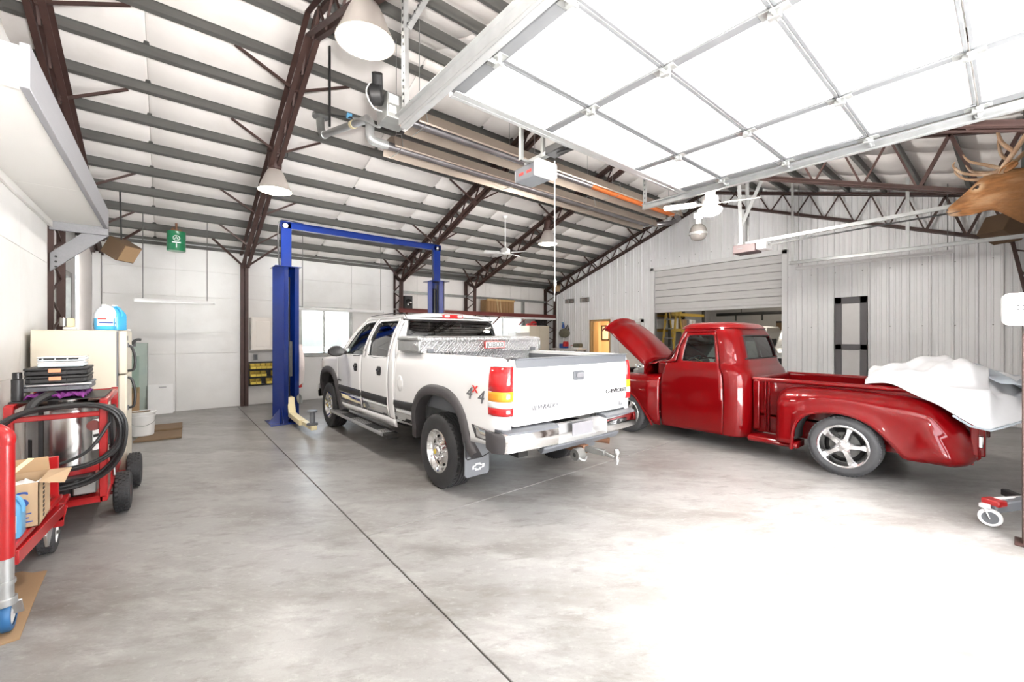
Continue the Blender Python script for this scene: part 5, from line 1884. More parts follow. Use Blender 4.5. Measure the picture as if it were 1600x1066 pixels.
part('pull_cord', MB().tube([(2.98, 2.93, 3.35), (2.98, 2.93, 2.5), (2.985, 2.93, 2.15), (2.975, 2.93, 1.95)], .004, 6), 'white', op)
part('cord_handle', MB().lathe([(.004, .03), (.012, .01), (.014, -.03), (.004, -.05)], (2.985, 2.93, 2.14), 'Z', 10), 'white', op)
# second opener toward the gable
op2 = thing('door_opener', 'brown garage door opener with rail in front of the rolling door', 'opener', (7.75, 2.9, 3.0))
ob = part('motor_housing', MB().box(7.60, 7.90, 2.78, 3.14, 3.03, 3.17), 'opener_brown', op2, bev=.012, seg=2)
part('light_lens', MB().box(7.60, 7.90, 2.62, 2.77, 3.05, 3.17), 'white_lens', ob, bev=.02, seg=2)
part('label', MB().box(7.596, 7.6, 2.98, 3.07, 3.10, 3.115), 'silver_badge', ob)
part('rail', MB().beam((7.75, 3.12, 3.20), (7.75, YF + .1, 3.29), .05, .05), 'galv_light', op2)
part('chain', MB().beam((7.72, 2.7, 3.12), (7.72, YF + .1, 3.2), .015, .02), 'black', op2)
for (p, q) in (((7.60, 3.0, 3.17), (7.60, 3.05, zr(3.05) - .13)), ((7.86, 3.0, 3.17), (7.86, 3.0, zr(3.0) - .13)), ((7.62, 3.0, 3.5), (7.86, 2.55, zr(2.55) - .13))):
    part('hanger', perforated(p, q, .06), 'galv_light', op2, smooth=False)
part('receptacle', MB().cbox((7.74, 2.96, 3.72), .08, .05, .10).tube([(7.74, 2.96, 3.66), (7.77, 2.97, 3.5), (7.74, 2.96, 3.2)], .006, 6), 'black', op2)
# track of the closed second door
tk = thing('door_track', 'galvanised horizontal door track running toward the gable wall light', 'track', (10.0, 1.5, 3.1))
part('track', MB().box(9.975, 10.025, -.4, 3.0, 3.09, 3.095).box(10.02, 10.025, -.4, 3.0, 3.09, 3.15).box(9.975, 10.025, -.4, 3.0, 3.145, 3.15), 'galv_light', tk)
part('track_angle', MB().box(10.028, 10.06, -.3, 3.0, 3.13, 3.134), 'galv', tk)
for y in (2.95, 1.2):
    part('hanger', perforated((10.03, y, 3.1), (10.03, y, zr(y) - .13)), 'galv_light', tk, smooth=False)

# ------------------------------------------------------------------ two post lift
LYc = 8.66
lf = thing('two_post_lift', 'royal blue two post vehicle lift standing over the white truck nose', 'lift', (3.28, LYc, 0))


def lift_post(x, s_):
    """channel column open toward the bay; s_ = +1 when the bay is on its +X side"""
    rm = Matrix.Translation((x, LYc, 0)) @ Matrix.Rotation(-s_ * .95, 4, 'Z') @ Matrix.Translation((-x, -LYc, 0))
    q = MB()
    x0, x1 = x - .13, x + .13
    a, b = LYc - .18, LYc + .18
    t = .012
    back = x0 if s_ > 0 else x1 - t
    q.box(back, back + t, a, b, .02, 2.86)
    q.box(x0, x1, a, a + t, .02, 2.86).box(x0, x1, b - t, b, .02, 2.86)
    lip = x1 - t if s_ > 0 else x0
    q.box(lip, lip + t, a, a + .10, .02, 2.86).box(lip, lip + t, b - .10, b, .02, 2.86)
    p = part('post', q.moved(rm), 'blue', lf, bev=.003)
    part('top_plate', MB().box(x - .22, x + .22, LYc - .24, LYc + .24, 2.86, 2.872), 'blue', p, bev=.003)
    part('base_plate', MB().box(x - .30, x + .24, LYc - .32, LYc + .30, 0, .02), 'blue', p, bev=.003)
    for yy, sg in ((-.17, -1), (.17, 1)):
        part('gusset', MB().prism([(LYc + yy, .02), (LYc + yy + sg * .16, .02), (LYc + yy + sg * .16, .05), (LYc + yy, .30)], 'X', x - s_ * .10 - .006, x - s_ * .10 + .006), 'blue', p)
    part('gusset', MB().prism([(x - s_ * .30, .02), (x - s_ * .30, .05), (x - s_ * .13, .28), (x - s_ * .13, .02)], 'Y', LYc - .14, LYc - .125), 'blue', p)
    part('carriage', MB().box(x - .09, x + .11 * s_ + (.0 if s_ > 0 else .09), LYc - .12, LYc + .12, .06, .95) if 0 else MB().box(x - .095, x + .095, LYc - .13, LYc + .13, .05, .42).moved(rm), 'blue', p, bev=.01)
    part('lift_cylinder', MB().cyl((x + .01, LYc + .04, .4), (x + .01, LYc + .04, 2.7), .035, n=14).moved(rm), 'black', p)
    part('chain', MB().box(x + s_ * .02, x + s_ * .05, LYc - .05, LYc - .02, .4, 2.8).moved(rm), 'dark', p)
    part('chain_guard', MB().box(x + s_ * .1, x + s_ * .115, LYc - .04, LYc + .03, .85, 1.5).moved(rm), 'galv_dark', p)
    return p


PX0, PX1 = 1.70, 4.86
lift_post(PX0, 1)
lift_post(PX1, -1)
for x in (PX0, PX1):
    q = MB().box(x - .085, x + .085, LYc - .05, LYc + .05, 2.86, 3.70)
    e = part('extension', q, 'blue', lf, bev=.006)
    part('pulley', MB().cyl((x - .02 * (1 if x < 3 else -1), LYc - .075, 3.64), (x - .02, LYc - .052, 3.64), .045, n=18), 'galv_light', e)
part('cross_beam', MB().box(PX0 - .10, PX1 + .10, LYc - .05, LYc + .05, 3.70, 3.725).box(PX0 - .10, PX1 + .10, LYc - .05, LYc - .04, 3.62, 3.71).box(PX0 - .1, PX1 + .1, LYc + .04, LYc + .05, 3.62, 3.71).box(PX0 - .1, PX1 + .1, LYc - .05, LYc + .05, 3.60, 3.62), 'blue', lf)
for x, s_ in ((PX0, -1), (PX1, 1)):
    part('hydraulic_hose', MB().tube(spline([(x - .13, LYc - .1, 2.87), (x - .14, LYc - .06, 3.3), (x - .12, LYc - .04, 3.68), (x, LYc - .03, 3.745), (x + .3 * -s_, LYc, 3.735)], 6), .012, 6), 'black', lf)
for px, s_ in ((PX0, 1), (PX1, -1)):
    for (dx, dy) in ((.10, -1.55), (.16, 1.3)):
        p0 = V(px + s_ * .06, LYc + math.copysign(.14, dy), .16)
        p1 = V(px + s_ * dx * .5, LYc + dy * .66, .14)
        p2 = V(px + s_ * dx, LYc + dy, .13)
        arm = part('swing_arm', MB().beam(p0, p1, .11, .09), 'cream_metal', lf, bev=.006)
        part('arm_tube', MB().beam(p0.lerp(p1, .5), p2, .085, .065).beam(p1.lerp(p2, .9) + V(-.032, 0, 0), p2 + V(-.032, -.004, 0), .022, .067), 'cream_metal', arm, bev=.004)
        part('arm_riser', MB().prism([(-.16, 0), (.12, 0), (.02, .16), (-.03, .28), (-.14, .28), (-.16, .2)], 'X', -.06, .06).moved(Matrix.Translation(p0 + V(0, .0, .02)) @ Matrix.Rotation(PI if dy > 0 else 0, 4, 'Z') @ Matrix.Scale(-1, 4, (0, 1, 0))), 'cream_metal', arm, bev=.006)
        pd = p2 + V(0, -math.copysign(.12, dy), 0)
        part('lift_pad', MB().lathe([(0, .27), (.075, .27), (.08, .255), (.075, .24), (.04, .235), (.04, .07), (.085, .06), (.085, .03), (0, .03)], pd, 'Z', 20), 'grey_plastic', arm)
    part('arm_shield', MB().lathe([(0, 0), (.07, .0), (.09, .02), (.09, .05)], (px + s_ * .16, LYc - .2, .42), V(s_ * .8, -.4, .2), 16), 'galv', lf)

# ------------------------------------------------------------------ infra-red tube heater
ht = thing('tube_heater', 'U-shaped gas tube heater with long reflectors hanging under the roof', 'heater', (5, 4.9, 4.0))
HZ = 4.05
for y, xa, xb, m_, dz in ((4.40, 2.15, 7.9, 'tubesteel', 0), (5.10, 2.18, 8.15, 'copper', -.02)):
    rows = []
    for x in (xa, lerp(xa, xb, .5), xb):
        rows.append([V(x, y + a, HZ + dz + b) for a, b in ((-.20, -.055), (-.19, -.07), (-.155, .07), (-.06, .10), (.06, .10), (.155, .07), (.19, -.07), (.20, -.055))])
    part('reflector', MB().grid(rows), 'reflector', ht, thick=.004, smooth=False)
    part('radiant_tube', MB().cyl((xa - .1, y, HZ + dz), (lerp(xa, xb, .55), y, HZ + dz), .05, n=18), 'tubesteel', ht)
    part('radiant_tube', MB().cyl((lerp(xa, xb, .55), y, HZ + dz), (xb - .05, y, HZ + dz), .05, n=18), 'copper' if y < 4.8 else 'tubesteel', ht)
    for k in range(4):
        x = lerp(xa + .1, xb - .2, k / 3)
        hk = MB().tube([(x, y - .2, HZ + dz - .06), (x, y, HZ + dz - .075), (x, y + .2, HZ + dz - .06), (x, y + .15, HZ + dz + .12), (x, y, HZ + dz + .18), (x, y - .15, HZ + dz + .12)], .006, 6, closed=True)
        hk.cyl((x, y, HZ + dz + .18), (x, y, zr(y) - .13), .004, n=5)
        part('chain_hanger', hk, 'galv', ht)
part('u_bend', MB().tube([V(8.0 + .35 * math.sin(a), 4.75 - .35 * math.cos(a), HZ - .01) for a in [PI * k / 12 for k in range(13)]], .05, 14), 'tubesteel', ht)
bx = part('burner_box', MB().box(1.80, 2.06, 4.26, 4.54, HZ - .10, HZ + .16), 'galv', ht, bev=.006)
part('nameplate', MB().box(1.82, 1.93, 4.253, 4.26, HZ + .05, HZ + .14), 'label_white', bx)
part('warning_label', MB().box(1.82, 1.90, 4.253, 4.26, HZ - .05, HZ + .02), 'label_white', bx)
part('fan_scroll', MB().lathe([(0, -.07), (.09, -.07), (.11, -.05), (.11, .05), (.09, .07), (0, .07)], (1.74, 4.40, HZ + .16), V(1, -.6, .1), 22).cyl((1.74, 4.37, HZ + .22), (1.70, 4.28, HZ + .32), .055, n=18), 'black', ht)
part('flange', MB().cyl((2.06, 4.40, HZ), (2.12, 4.40, HZ), .075, n=18).cbox((2.1, 4.40, HZ), .05, .2, .18), 'white_trim', ht, bev=.006)
part('exhaust_elbow', MB().tube(spline([(2.16, 5.10, HZ - .02), (2.02, 5.10, HZ - .02), (1.94, 5.10, HZ + .02), (1.94, 5.12, HZ + .20), (1.93, 5.2, HZ + .28)], 5), .055, 14), 'galv_light', ht)
part('exhaust_duct', MB().cyl((1.93, 5.18, HZ + .27), (1.87, 6.80, HZ + .66), .048, n=16), 'galv_light', ht)
part('vent_pipe', MB().tube(spline([(1.87, 6.78, HZ + .655), (1.87, 6.90, HZ + .70), (1.86, 6.95, HZ + .80), (1.855, 6.97, HZ + .92), (1.855, 6.97, zr(6.97) - .02)], 5), .06, 14).lathe([(.06, 0), (.12, .02), (.12, .06), (.06, .08)], (1.855, 6.97, zr(6.97) - .10), 'Z', 20), 'galv', ht)
part('tape_wrap', MB().cyl((1.915, 5.60, HZ + .371), (1.912, 5.68, HZ + .39), .054, n=14), 'cream_metal', ht)
part('gas_pipe', MB().cyl((1.67, 5.84, zr(5.84) - .02), (1.67, 5.84, 4.40), .016, n=8).cyl((1.67, 5.84, 4.56), (1.80, 5.30, 4.34), .012, n=8), 'black', ht)
part('gas_cock', MB().cbox((1.78, 5.40, 4.40), .06, .05, .05), 'blue_plastic' if 0 else 'blue_jug', ht)
part('flex_connector', MB().tube(spline([(1.80, 5.30, 4.34), (1.82, 5.0, 4.2), (1.88, 4.7, 4.02), (1.86, 4.56, 3.99), (1.86, 4.5, 3.97)], 6), .013, 8), 'galv_light', ht)
part('safety_tag', MB().cbox((2.0, 4.27, HZ - .14), .09, .02, .03), 'orange', ht)
part('power_cord', MB().tube(spline([(1.80, 4.40, HZ + .0), (1.68, 4.34, HZ - .02), (1.60, 4.32, HZ + .1), (1.66, 4.36, HZ + .24), (1.72, 4.4, HZ + .25)], 6), .007, 6), 'white', ht)

# ------------------------------------------------------------------ lamps
def bay_lamp(loc, lit, label):
    x, y, z = loc
    o = thing('high_bay_lamp', label, 'lamp', loc, 'high bay lamps')
    part('shade', MB().lathe([(.095, .34), (.11, .33), (.15, .25), (.20, .12), (.245, .02), (.255, 0), (.245, .0), (.20, .11), (.14, .25), (.10, .31)], loc, 'Z', 36), 'lampshade', o, ang=60)
    part('diffuser', MB().lathe([(.243, .012), (.20, -.012), (.10, -.022), (0, -.025)], loc, 'Z', 36), 'lamp_lit' if lit else 'frost', o, ang=80)
    part('ballast_housing', MB().lathe([(0, .62), (.09, .61), (.10, .58), (.10, .40), (.09, .36), (.10, .34)], loc, 'Z', 24), 'brown', o)
    part('mount', MB().cbox((x, y, z + .66), .22, .10, .06).cyl((x, y, z + .6), (x, y, zr(y) - .35), .012, n=8), 'brown', o, bev=.005)
    part('lead', MB().tube(spline([(x + .08, y, z + .55), (x + .2, y + .05, z + .66), (x + .12, y + .02, z + .9)], 6), .006, 6), 'black', o)
    if lit:
        area_light('high_bay_light', (x, y, z - .05), LAMP_W, .42)
    return o


bay_lamp((1.35, 3.66, 4.20), True, 'brightly glowing bay lamp near the raised door, largest of the lamps')
bay_lamp((1.36, 7.75, 3.98), True, 'glowing bay lamp on the brown rafter above the green pail')
bay_lamp((7.6, 7.72, 3.98), True, 'small far bay lamp behind the white pull cord')

gl = thing('globe_lamp', 'unlit prismatic globe lamp in front of the ribbed gable wall', 'lamp', (7.6, 3.75, 3.4))
part('globe', MB().lathe([(0, -.01), (.07, .0), (.12, .03), (.15, .09), (.155, .12), (.15, .17), (.13, .23), (.09, .28), (.05, .30)], (7.6, 3.75, 3.38), 'Z', 32), 'frost', gl, ang=70)
part('band', MB().lathe([(.158, .10), (.162, .12), (.158, .14)], (7.6, 3.75, 3.38), 'Z', 32), 'galv_light', gl)
part('socket', MB().cyl((7.6, 3.75, 3.67), (7.6, 3.75, 3.78), .045, n=14).cbox((7.6, 3.75, 3.83), .13, .11, .10), 'white_trim', gl, bev=.005)
part('stem', MB().cyl((7.6, 3.75, 3.88), (7.62, 3.75, 4.6), .006, n=6), 'black', gl)


def fan(name, label, loc, dia, rod, lit, a0):
    x, y, z = loc
    o = thing(name, label, 'fan', loc, 'ceiling fans')
    part('motor', MB().lathe([(0, .12), (.06, .12), (.11, .09), (.12, .04), (.11, -.02), (.07, -.05), (0, -.05)], loc, 'Z', 28), 'white', o)
    part('down_rod', MB().cyl((x, y, z + .1), (x, y, z + rod), .014, n=10).lathe([(.014, 0), (.05, .02), (.07, .07), (.07, .08)], (x, y, z + rod - .08), 'Z', 20), 'white', o)
    for k in range(4 if lit else 5):
        n = 4 if lit else 5
        m = Matrix.Translation(loc) @ Matrix.Rotation(a0 + 2 * PI * k / n, 4, 'Z') @ Matrix.Rotation(.36, 4, 'X')
        b = MB().prism([(p[0] + dia * .30, p[1]) for p in rrect(-dia * .16, dia * .2, -.065, .065, .04, 4)], 'Z', -.005, .005).moved(m)
        bl_ = part('blade', b, 'white', o, bev=.002)
        part('blade_iron', MB().prism([(.09, -.02), (dia * .2, -.035), (dia * .2, .035), (.09, .02)], 'Z', -.012, -.006).moved(m), 'white', bl_)
    if lit:
        part('light_bowl', MB().lathe([(.11, -.06), (.16, -.08), (.17, -.11), (.13, -.16), (.06, -.185), (0, -.19)], loc, 'Z', 32), 'fan_lit', o, ang=80)
        l_ = bpy.data.lights.new('fan_light', 'POINT')
        l_.energy = 110
        l_.shadow_soft_size = .12
        l_.color = (1, .96, .9)
        lo_ = bpy.data.objects.new('fan_light', l_)
        C.objects.link(lo_)
        lo_.location = (x, y, z - .34)
    return o


fan('ceiling_fan', 'white ceiling fan with a lit bowl under the right door track', (6.2, 2.88, 3.57), 1.30, .86, True, .45)
fan('ceiling_fan', 'small white ceiling fan on a long rod below the left roof slope', (6.45, 8.05, 3.66), 1.08, zr(8.05) - 3.66 - .18, False, .2)


def shop_light(label, p0, p1, hangers, ztop, group='shop lights'):
    p0, p1 = Vector(p0), Vector(p1)
    c = (p0 + p1) / 2
    o = thing('shop_light', label, 'light', tuple(c), group)
    d_ = (p1 - p0).normalized()
    s_ = d_.cross(V(0, 0, 1))
    sec = [(-.065, .0), (-.03, .035), (.03, .035), (.065, 0), (.06, -.004), (-.06, -.004)]
    part('reflector_pan', MB().rings([[e + s_ * a + V(0, 0, b) for a, b in sec] for e in (p0, p1)]), 'white_trim', o, smooth=False)
    for k in (-.03, .03):
        part('tube', MB().cyl(p0 + d_ * .02 + s_ * k + V(0, 0, -.018), p1 - d_ * .02 + s_ * k + V(0, 0, -.018), .0165, n=10), 'white_lens', o)
    part('end_cap', MB().cbox(p0, .02 + abs(d_.y) * .1, .02 + abs(d_.x) * .1, .05), 'white_trim', o)
    part('end_cap', MB().cbox(p1, .02 + abs(d_.y) * .1, .02 + abs(d_.x) * .1, .05), 'white_trim', o)
    for h_ in hangers:
        p = p0.lerp(p1, h_)
        part('hanging_chain', MB().cyl(p + V(0, 0, .03), V(p.x, p.y, ztop or zr(p.y) - .02), .007, n=6), 'galv_dark', o)
    return o


shop_light('long white shop light hung on wires left of the brown column', (-.46, 10.3, 2.26), (.73, 10.3, 2.26), (.09, .90), zr(10.3) - .02)
shop_light('long white shop light hung above the bright back window', (2.15, 10.3, 2.21), (4.25, 10.3, 2.21), (.1, .97), zr(10.3) - .02)
shop_light('twin white shop light mounted along the ribbed gable wall', (10.9, 3.13, 3.12), (10.9, .70, 3.12), (.02, .97), None)
shop_light('white shop light fixed under the maroon wall shelf', (8.7, 10.9, 2.22), (11.1, 10.9, 2.22), (.1, .9), 2.27)
# ------------------------------------------------------------------ refrigerator and what stands on it
fg = thing('refrigerator', 'almond top-freezer refrigerator standing against the left wall', 'refrigerator', (-.72, 6.5, 0))
part('cabinet', MB().box(-1.03, -.42, 6.1, 6.85, .03, 1.66), 'fridge', fg, bev=.012, seg=2)
for nm, z0, z1 in (('freezer_door', 1.19, 1.655), ('fridge_door', .10, 1.18)):
    dr = part(nm, MB().box(-.405, -.335, 6.102, 6.848, z0, z1), 'fridge', fg, bev=.014, seg=2)
    hz = (1.22, 1.50) if z0 > 1 else (.82, 1.15)
    part('handle', MB().tube(spline([(-.335, 6.16, hz[0]), (-.285, 6.16, hz[0] + .02), (-.275, 6.16, sum(hz) / 2), (-.30, 6.16, hz[1] - .03), (-.335, 6.16, hz[1])], 6), .013, 8), 'black', dr)
    part('handle_trim', MB().cbox((-.333, 6.16, hz[1] if z0 > 1 else hz[0]), .02, .04, .05), 'grey_plastic', dr, bev=.004)
part('gasket', MB().box(-.42, -.405, 6.11, 6.84, .1, 1.65), 'grey_plastic', fg)
part('toe_grille', MB().box(-.42, -.36, 6.12, 6.83, .01, .09), 'black', fg)
part('door_hinge', MB().box(-.45, -.34, 6.78, 6.84, 1.66, 1.68), 'galv', fg, bev=.003)
part('control_plate', MB().box(-.334, -.330, 6.12, 6.16, 1.55, 1.60), 'grey_plastic', fg)


def jug(name, label, c, s=1., mat='milky', liquid='blue_liquid', lev=.45, ang=0, lab=True, group=None):
    x, y, z = c
    o = thing(name, label, 'jug', c, group)
    w_, h_ = .078 * s, .27 * s

    def ring_(f, z_):
        return [V(x, y, z) + Matrix.Rotation(ang, 3, 'Z') @ V(p[0] * f, p[1] * f, z_) for p in rrect(-w_, w_, -w_, w_, w_ * .45, 4)]
    bd = MB().rings([ring_(.92, 0), ring_(1, .01 * s), ring_(1, h_ * lev)])
    part('filled_base', bd, liquid, o)
    part('body', MB().rings([ring_(1, h_ * lev), ring_(1, h_ * .55), ring_(.96, h_ * .64), ring_(.72, h_ * .78), ring_(.42, h_ * .87), ring_(.26, h_ * .91), ring_(.26, h_ * .95)]), mat, o)
    part('cap', MB().cyl((x, y, z + h_ * .94), (x, y, z + h_), .022 * s, n=16), 'white', o, bev=.003)
    hm = Matrix.Translation((x, y, z)) @ Matrix.Rotation(ang, 4, 'Z')
    part('handle', MB().tube([hm @ V(*p) for p in [tuple(q) for q in spline([(w_ * .2, -w_ * .1, h_ * .93), (w_ * .75, -w_ * .3, h_ * .84), (w_ * .98, -w_ * .3, h_ * .66), (w_ * .95, -w_ * .3, h_ * .54)], 5)]], .013 * s, 8), mat, o)
    if lab:
        lb = part('label', MB().box(-w_ * .8, w_ * .8, -w_ - .002, -w_ - .0005, h_ * .15, h_ * .52).moved(hm), 'label_white', o)
        part('label_band', MB().box(-w_ * .75, w_ * .1, -w_ - .003, -w_ - .002, h_ * .40, h_ * .46).moved(hm), 'ink_red', lb)
        part('label_band', MB().box(-w_ * .6, w_ * .75, -w_ - .003, -w_ - .002, h_ * .25, h_ * .31).moved(hm), 'ink_blue', lb)
    return o


jug('fluid_jug', 'clear jug of blue washer fluid with a white label on top of the refrigerator', (-.525, 6.24, 1.664), 1.02, ang=.2)
jug('fluid_jug', 'deep blue washer fluid jug half hidden behind the labelled jug', (-.46, 6.50, 1.664), 1.05, 'blue_liquid', ang=-.5)
lt = thing('work_light', 'small white and tan plug-in light on the refrigerator top', 'light', (-.80, 6.42, 1.66))
part('base', MB().cbox((-.80, 6.42, 1.679), .10, .08, .03), 'white', lt, bev=.006)
part('body', MB().cbox((-.80, 6.42, 1.74), .07, .07, .10), 'cream_metal', lt, bev=.01)
part('lamp_glass', MB().cyl((-.845, 6.40, 1.70), (-.845, 6.40, 1.79), .03, n=14), 'frost', lt)
hk = thing('black_sprayer', 'black plastic hook handle sticking out beside the refrigerator door', 'handle', (-.25, 7.1, 1.50))
part('grip', MB().tube(spline([(-.338, 6.85, 1.50), (-.31, 6.87, 1.54), (-.28, 6.88, 1.555), (-.25, 6.88, 1.55)], 5), .016, 8).beam((-.31, 6.87, 1.55), (-.315, 6.87, 1.47), .02, .03), 'black', hk)

# panes and boards leaning on the back wall
pg = thing('glass_pane', 'tall sheet of clear glass leaning on the back wall behind the bucket', 'glass', (-.42, 11.15, 0))
part('sheet', MB().box(-.56, -.31, -.004, .004, 0, 1.47).moved(Matrix.Translation((0, 11.06, 0)) @ Matrix.Rotation(-.13, 4, 'X')), 'glass_green', pg)
part('edge', MB().tube([(-.31, 11.06, .0), (-.31, 11.25, 1.457), (-.56, 11.25, 1.457)], .006, 6), 'galv', pg)
sg_ = thing('cardboard_sheet', 'narrow brown cardboard sheet leaning beside the tall glass sheet', 'cardboard', (-.5, 11.0, 0))
part('sheet', MB().box(-.62, -.42, -.005, .005, 0, .62).moved(Matrix.Translation((0, 10.78, 0)) @ Matrix.Rotation(-.3, 4, 'X')), 'card', sg_)
part('upper_sheet', MB().box(-.60, -.43, .006, .012, .5, 1.22).moved(Matrix.Translation((0, 10.78, 0)) @ Matrix.Rotation(-.16, 4, 'X')), 'glass_green', sg_)
wb_ = thing('white_board', 'small white panel leaning low against the back wall', 'board', (-.12, 11.1, 0))
part('panel', MB().box(-.32, .09, -.006, .006, 0, .61).moved(Matrix.Translation((0, 11.14, 0)) @ Matrix.Rotation(-.2, 4, 'X')), 'label_white', wb_, bev=.002)
part('printed_strip', MB().box(-.14, -.02, -.0075, -.006, .53, .56).moved(Matrix.Translation((0, 11.14, 0)) @ Matrix.Rotation(-.2, 4, 'X')), 'ink_grey', wb_)

pb = MB().prism([(-.40, 8.36), (.17, 8.30), (.21, 9.66), (-.20, 9.70)], 'Z', .004, .03)
fbd = thing('plywood_scrap', 'weathered plywood scrap lying on the floor under the white bucket', 'board', (-.05, 9.0, 0))
part('board', pb, 'wood', fbd, bev=.003)
part('batten', MB().prism([(-.28, 9.0), (.19, 8.95), (.2, 9.1), (-.27, 9.15)], 'Z', .03, .055), 'wood', fbd, bev=.003)
bk_ = thing('bucket', 'white plastic bucket with a lid on the plywood scrap', 'bucket', (-.30, 8.78, .03))
part('pail', MB().lathe([(0, .0), (.125, 0), (.135, .01), (.152, .30), (.160, .30), (.160, .315), (.152, .315), (.155, .345), (.162, .345), (.162, .36)], (-.30, 8.78, .031), 'Z', 32), 'bucket', bk_)
part('lid', MB().lathe([(.166, .345), (.168, .372), (.155, .375), (.15, .366), (0, .366)], (-.30, 8.78, .031), 'Z', 32), 'bucket', bk_)
part('bail', MB().tube(spline([(-.46, 8.75, .34), (-.42, 8.62, .24), (-.30, 8.60, .20), (-.17, 8.62, .25), (-.14, 8.77, .34)], 6), .004, 6), 'galv', bk_)
part('strip', MB().cbox((-.33, 8.74, .412), .24, .05, .012, rz=.3), 'wood', bk_)
part('label', MB().lathe([(.1495, .12), (.1525, .22)], (-.30, 8.78, .031), 'Z', 10, False, False, PI * .55, PI * 1.0), 'label_white', bk_)

# ------------------------------------------------------------------ hot water pressure washer
pw = thing('pressure_washer', 'red framed pressure washer with stainless drum and coiled black hose', 'machine', (-.63, 5.15, 0))
fy0, fy1, fx0, fx1 = 4.72, 5.62, -.90, -.40
sq = .05
fr_ = MB()
for x in (fx0, fx1):
    fr_.box(x - sq / 2, x + sq / 2, fy0 - sq / 2, fy0 + sq / 2, .30, 1.08)
    fr_.box(x - sq / 2, x + sq / 2, fy1 - sq / 2, fy1 + sq / 2, .30, 1.10)
    fr_.box(x - sq / 2, x + sq / 2, fy0, fy1, 1.045, 1.09)
    fr_.box(x - sq / 2, x + sq / 2, fy0 - .02, fy1 + .35, .26, .31)
fr_.box(fx0, fx1, fy0 - .02, fy0 + .02, .955, .995).box(fx0, fx1, fy0 - .02, fy0 + .02, .26, .31).box(fx0, fx1, fy1 - .02, fy1 + .02, 1.05, 1.09)
frm = part('frame', fr_, 'red', pw, bev=.006)
part('drum_ring', MB().lathe([(.245, 0), (.275, 0), (.275, .05), (.245, .05)], (-.65, 5.15, .46), 'Z', 40), 'red', pw, bev=.004)
part('drum', MB().lathe([(0, 0), (.24, 0), (.24, .56), (.225, .58), (.12, .585), (.12, .62), (0, .62)], (-.65, 5.15, .47), 'Z', 48), 'stainless', pw)
part('drum_seam', MB().box(-.90 + .11, -.90 + .135, 4.935, 4.945, .48, 1.02), 'black', pw)
def arcp(r, a0, a1, z0, z1):
    return MB().grid([[V(-.65 + r * math.cos(math.radians(lerp(a0, a1, i / 6))), 5.15 + r * math.sin(math.radians(lerp(a0, a1, i / 6))), z) for i in range(7)] for z in (z0, z1)])


lb_ = part('warning_label', arcp(.2415, -48, -26, .63, .89), 'label_white', pw)
for k, (c_, z0) in enumerate((('yellow', .37), ('ink_black', .33), ('ink_black', .27), ('ink_black', .21))):
    part('label_band', arcp(.243, -47, -27, .47 + z0, .495 + z0), c_, lb_)
sl = part('brand_strip', arcp(.2415, -150, -140, .51, .77), 'ink_black', pw)
part('motor', MB().box(-.82, -.48, 4.78, 5.1, .31, .46), 'black', pw, bev=.02, seg=2)
part('pump', MB().box(-.58, -.44, 4.74, 4.9, .33, .44), 'galv', pw, bev=.01)
part('pulley', MB().cyl((-.72, 4.74, .39), (-.72, 4.82, .39), .05, n=16), 'galv_dark', pw, bev=.004)
pl_ = part('rating_plate', MB().box(-.76, -.67, 4.772, 4.778, .34, .40), 'label_white', pw)
part('side_plate', MB().prism([(5.0, .31), (5.5, .31), (5.5, .50), (5.2, .52), (5.0, .40)], 'X', fx1 + .02, fx1 + .035), 'red', pw)
part('spool', MB().cyl((-.46, 4.74, .88), (-.46, 4.72, .88), .04, n=20), 'maroon', pw)
part('control_box', MB().box(-.46, -.38, 5.2, 5.5, .62, .95), 'black', pw, bev=.01)
part('fuel_cap', MB().cyl((-.50, 4.96, .47), (-.50, 4.96, .52), .03, n=14), 'green', pw)
part('wand', MB().cyl((-.36, 4.66, .99), (-.345, 4.78, .55), .013, n=8).cyl((-.352, 4.74, .70), (-.345, 4.78, .53), .02, n=10), 'black', pw)
part('wand_tip', MB().cyl((-.345, 4.78, .53), (-.343, 4.79, .44), .010, n=8), 'chrome', pw)
part('spray_gun', MB().tube(spline([(-.80, 4.70, 1.03), (-.77, 4.74, 1.10), (-.70, 4.82, 1.14), (-.70, 4.86, 1.06)], 5), [.03] * 16, 8), 'black', pw)
for k in range(7):
    rr = random.Random(k)
    pts = []
    cx, cz = -.64 + rr.uniform(-.015, .015), .80
    a_, b_ = .335 + .012 * k * .5, .24 + rr.uniform(0, .03)
    for i in range(18):
        a = 2 * PI * i / 18
        xx = cx + a_ * math.copysign(abs(math.cos(a)) ** .75, math.cos(a))
        zz = cz + b_ * math.copysign(abs(math.sin(a)) ** .8, math.sin(a)) - (.12 if math.sin(a) < 0 else 0) * (1 if k > 3 else -.25) * abs(math.sin(a)) + .03 * math.cos(a)
        pts.append(V(xx, fy0 - .04 - .016 * (k % 4) + .012 * math.sin(3 * a + k), zz))
    part('hose', MB().tube(spline(pts, 4, True), .0125, 8, closed=True), 'black', pw)
part('hose_end', MB().tube(spline([(-.95, 4.68, .9), (-.90, 4.66, .66), (-.75, 4.65, .60), (-.5, 4.66, .68), (-.36, 4.68, .9)], 8), .012, 8), 'black', pw)


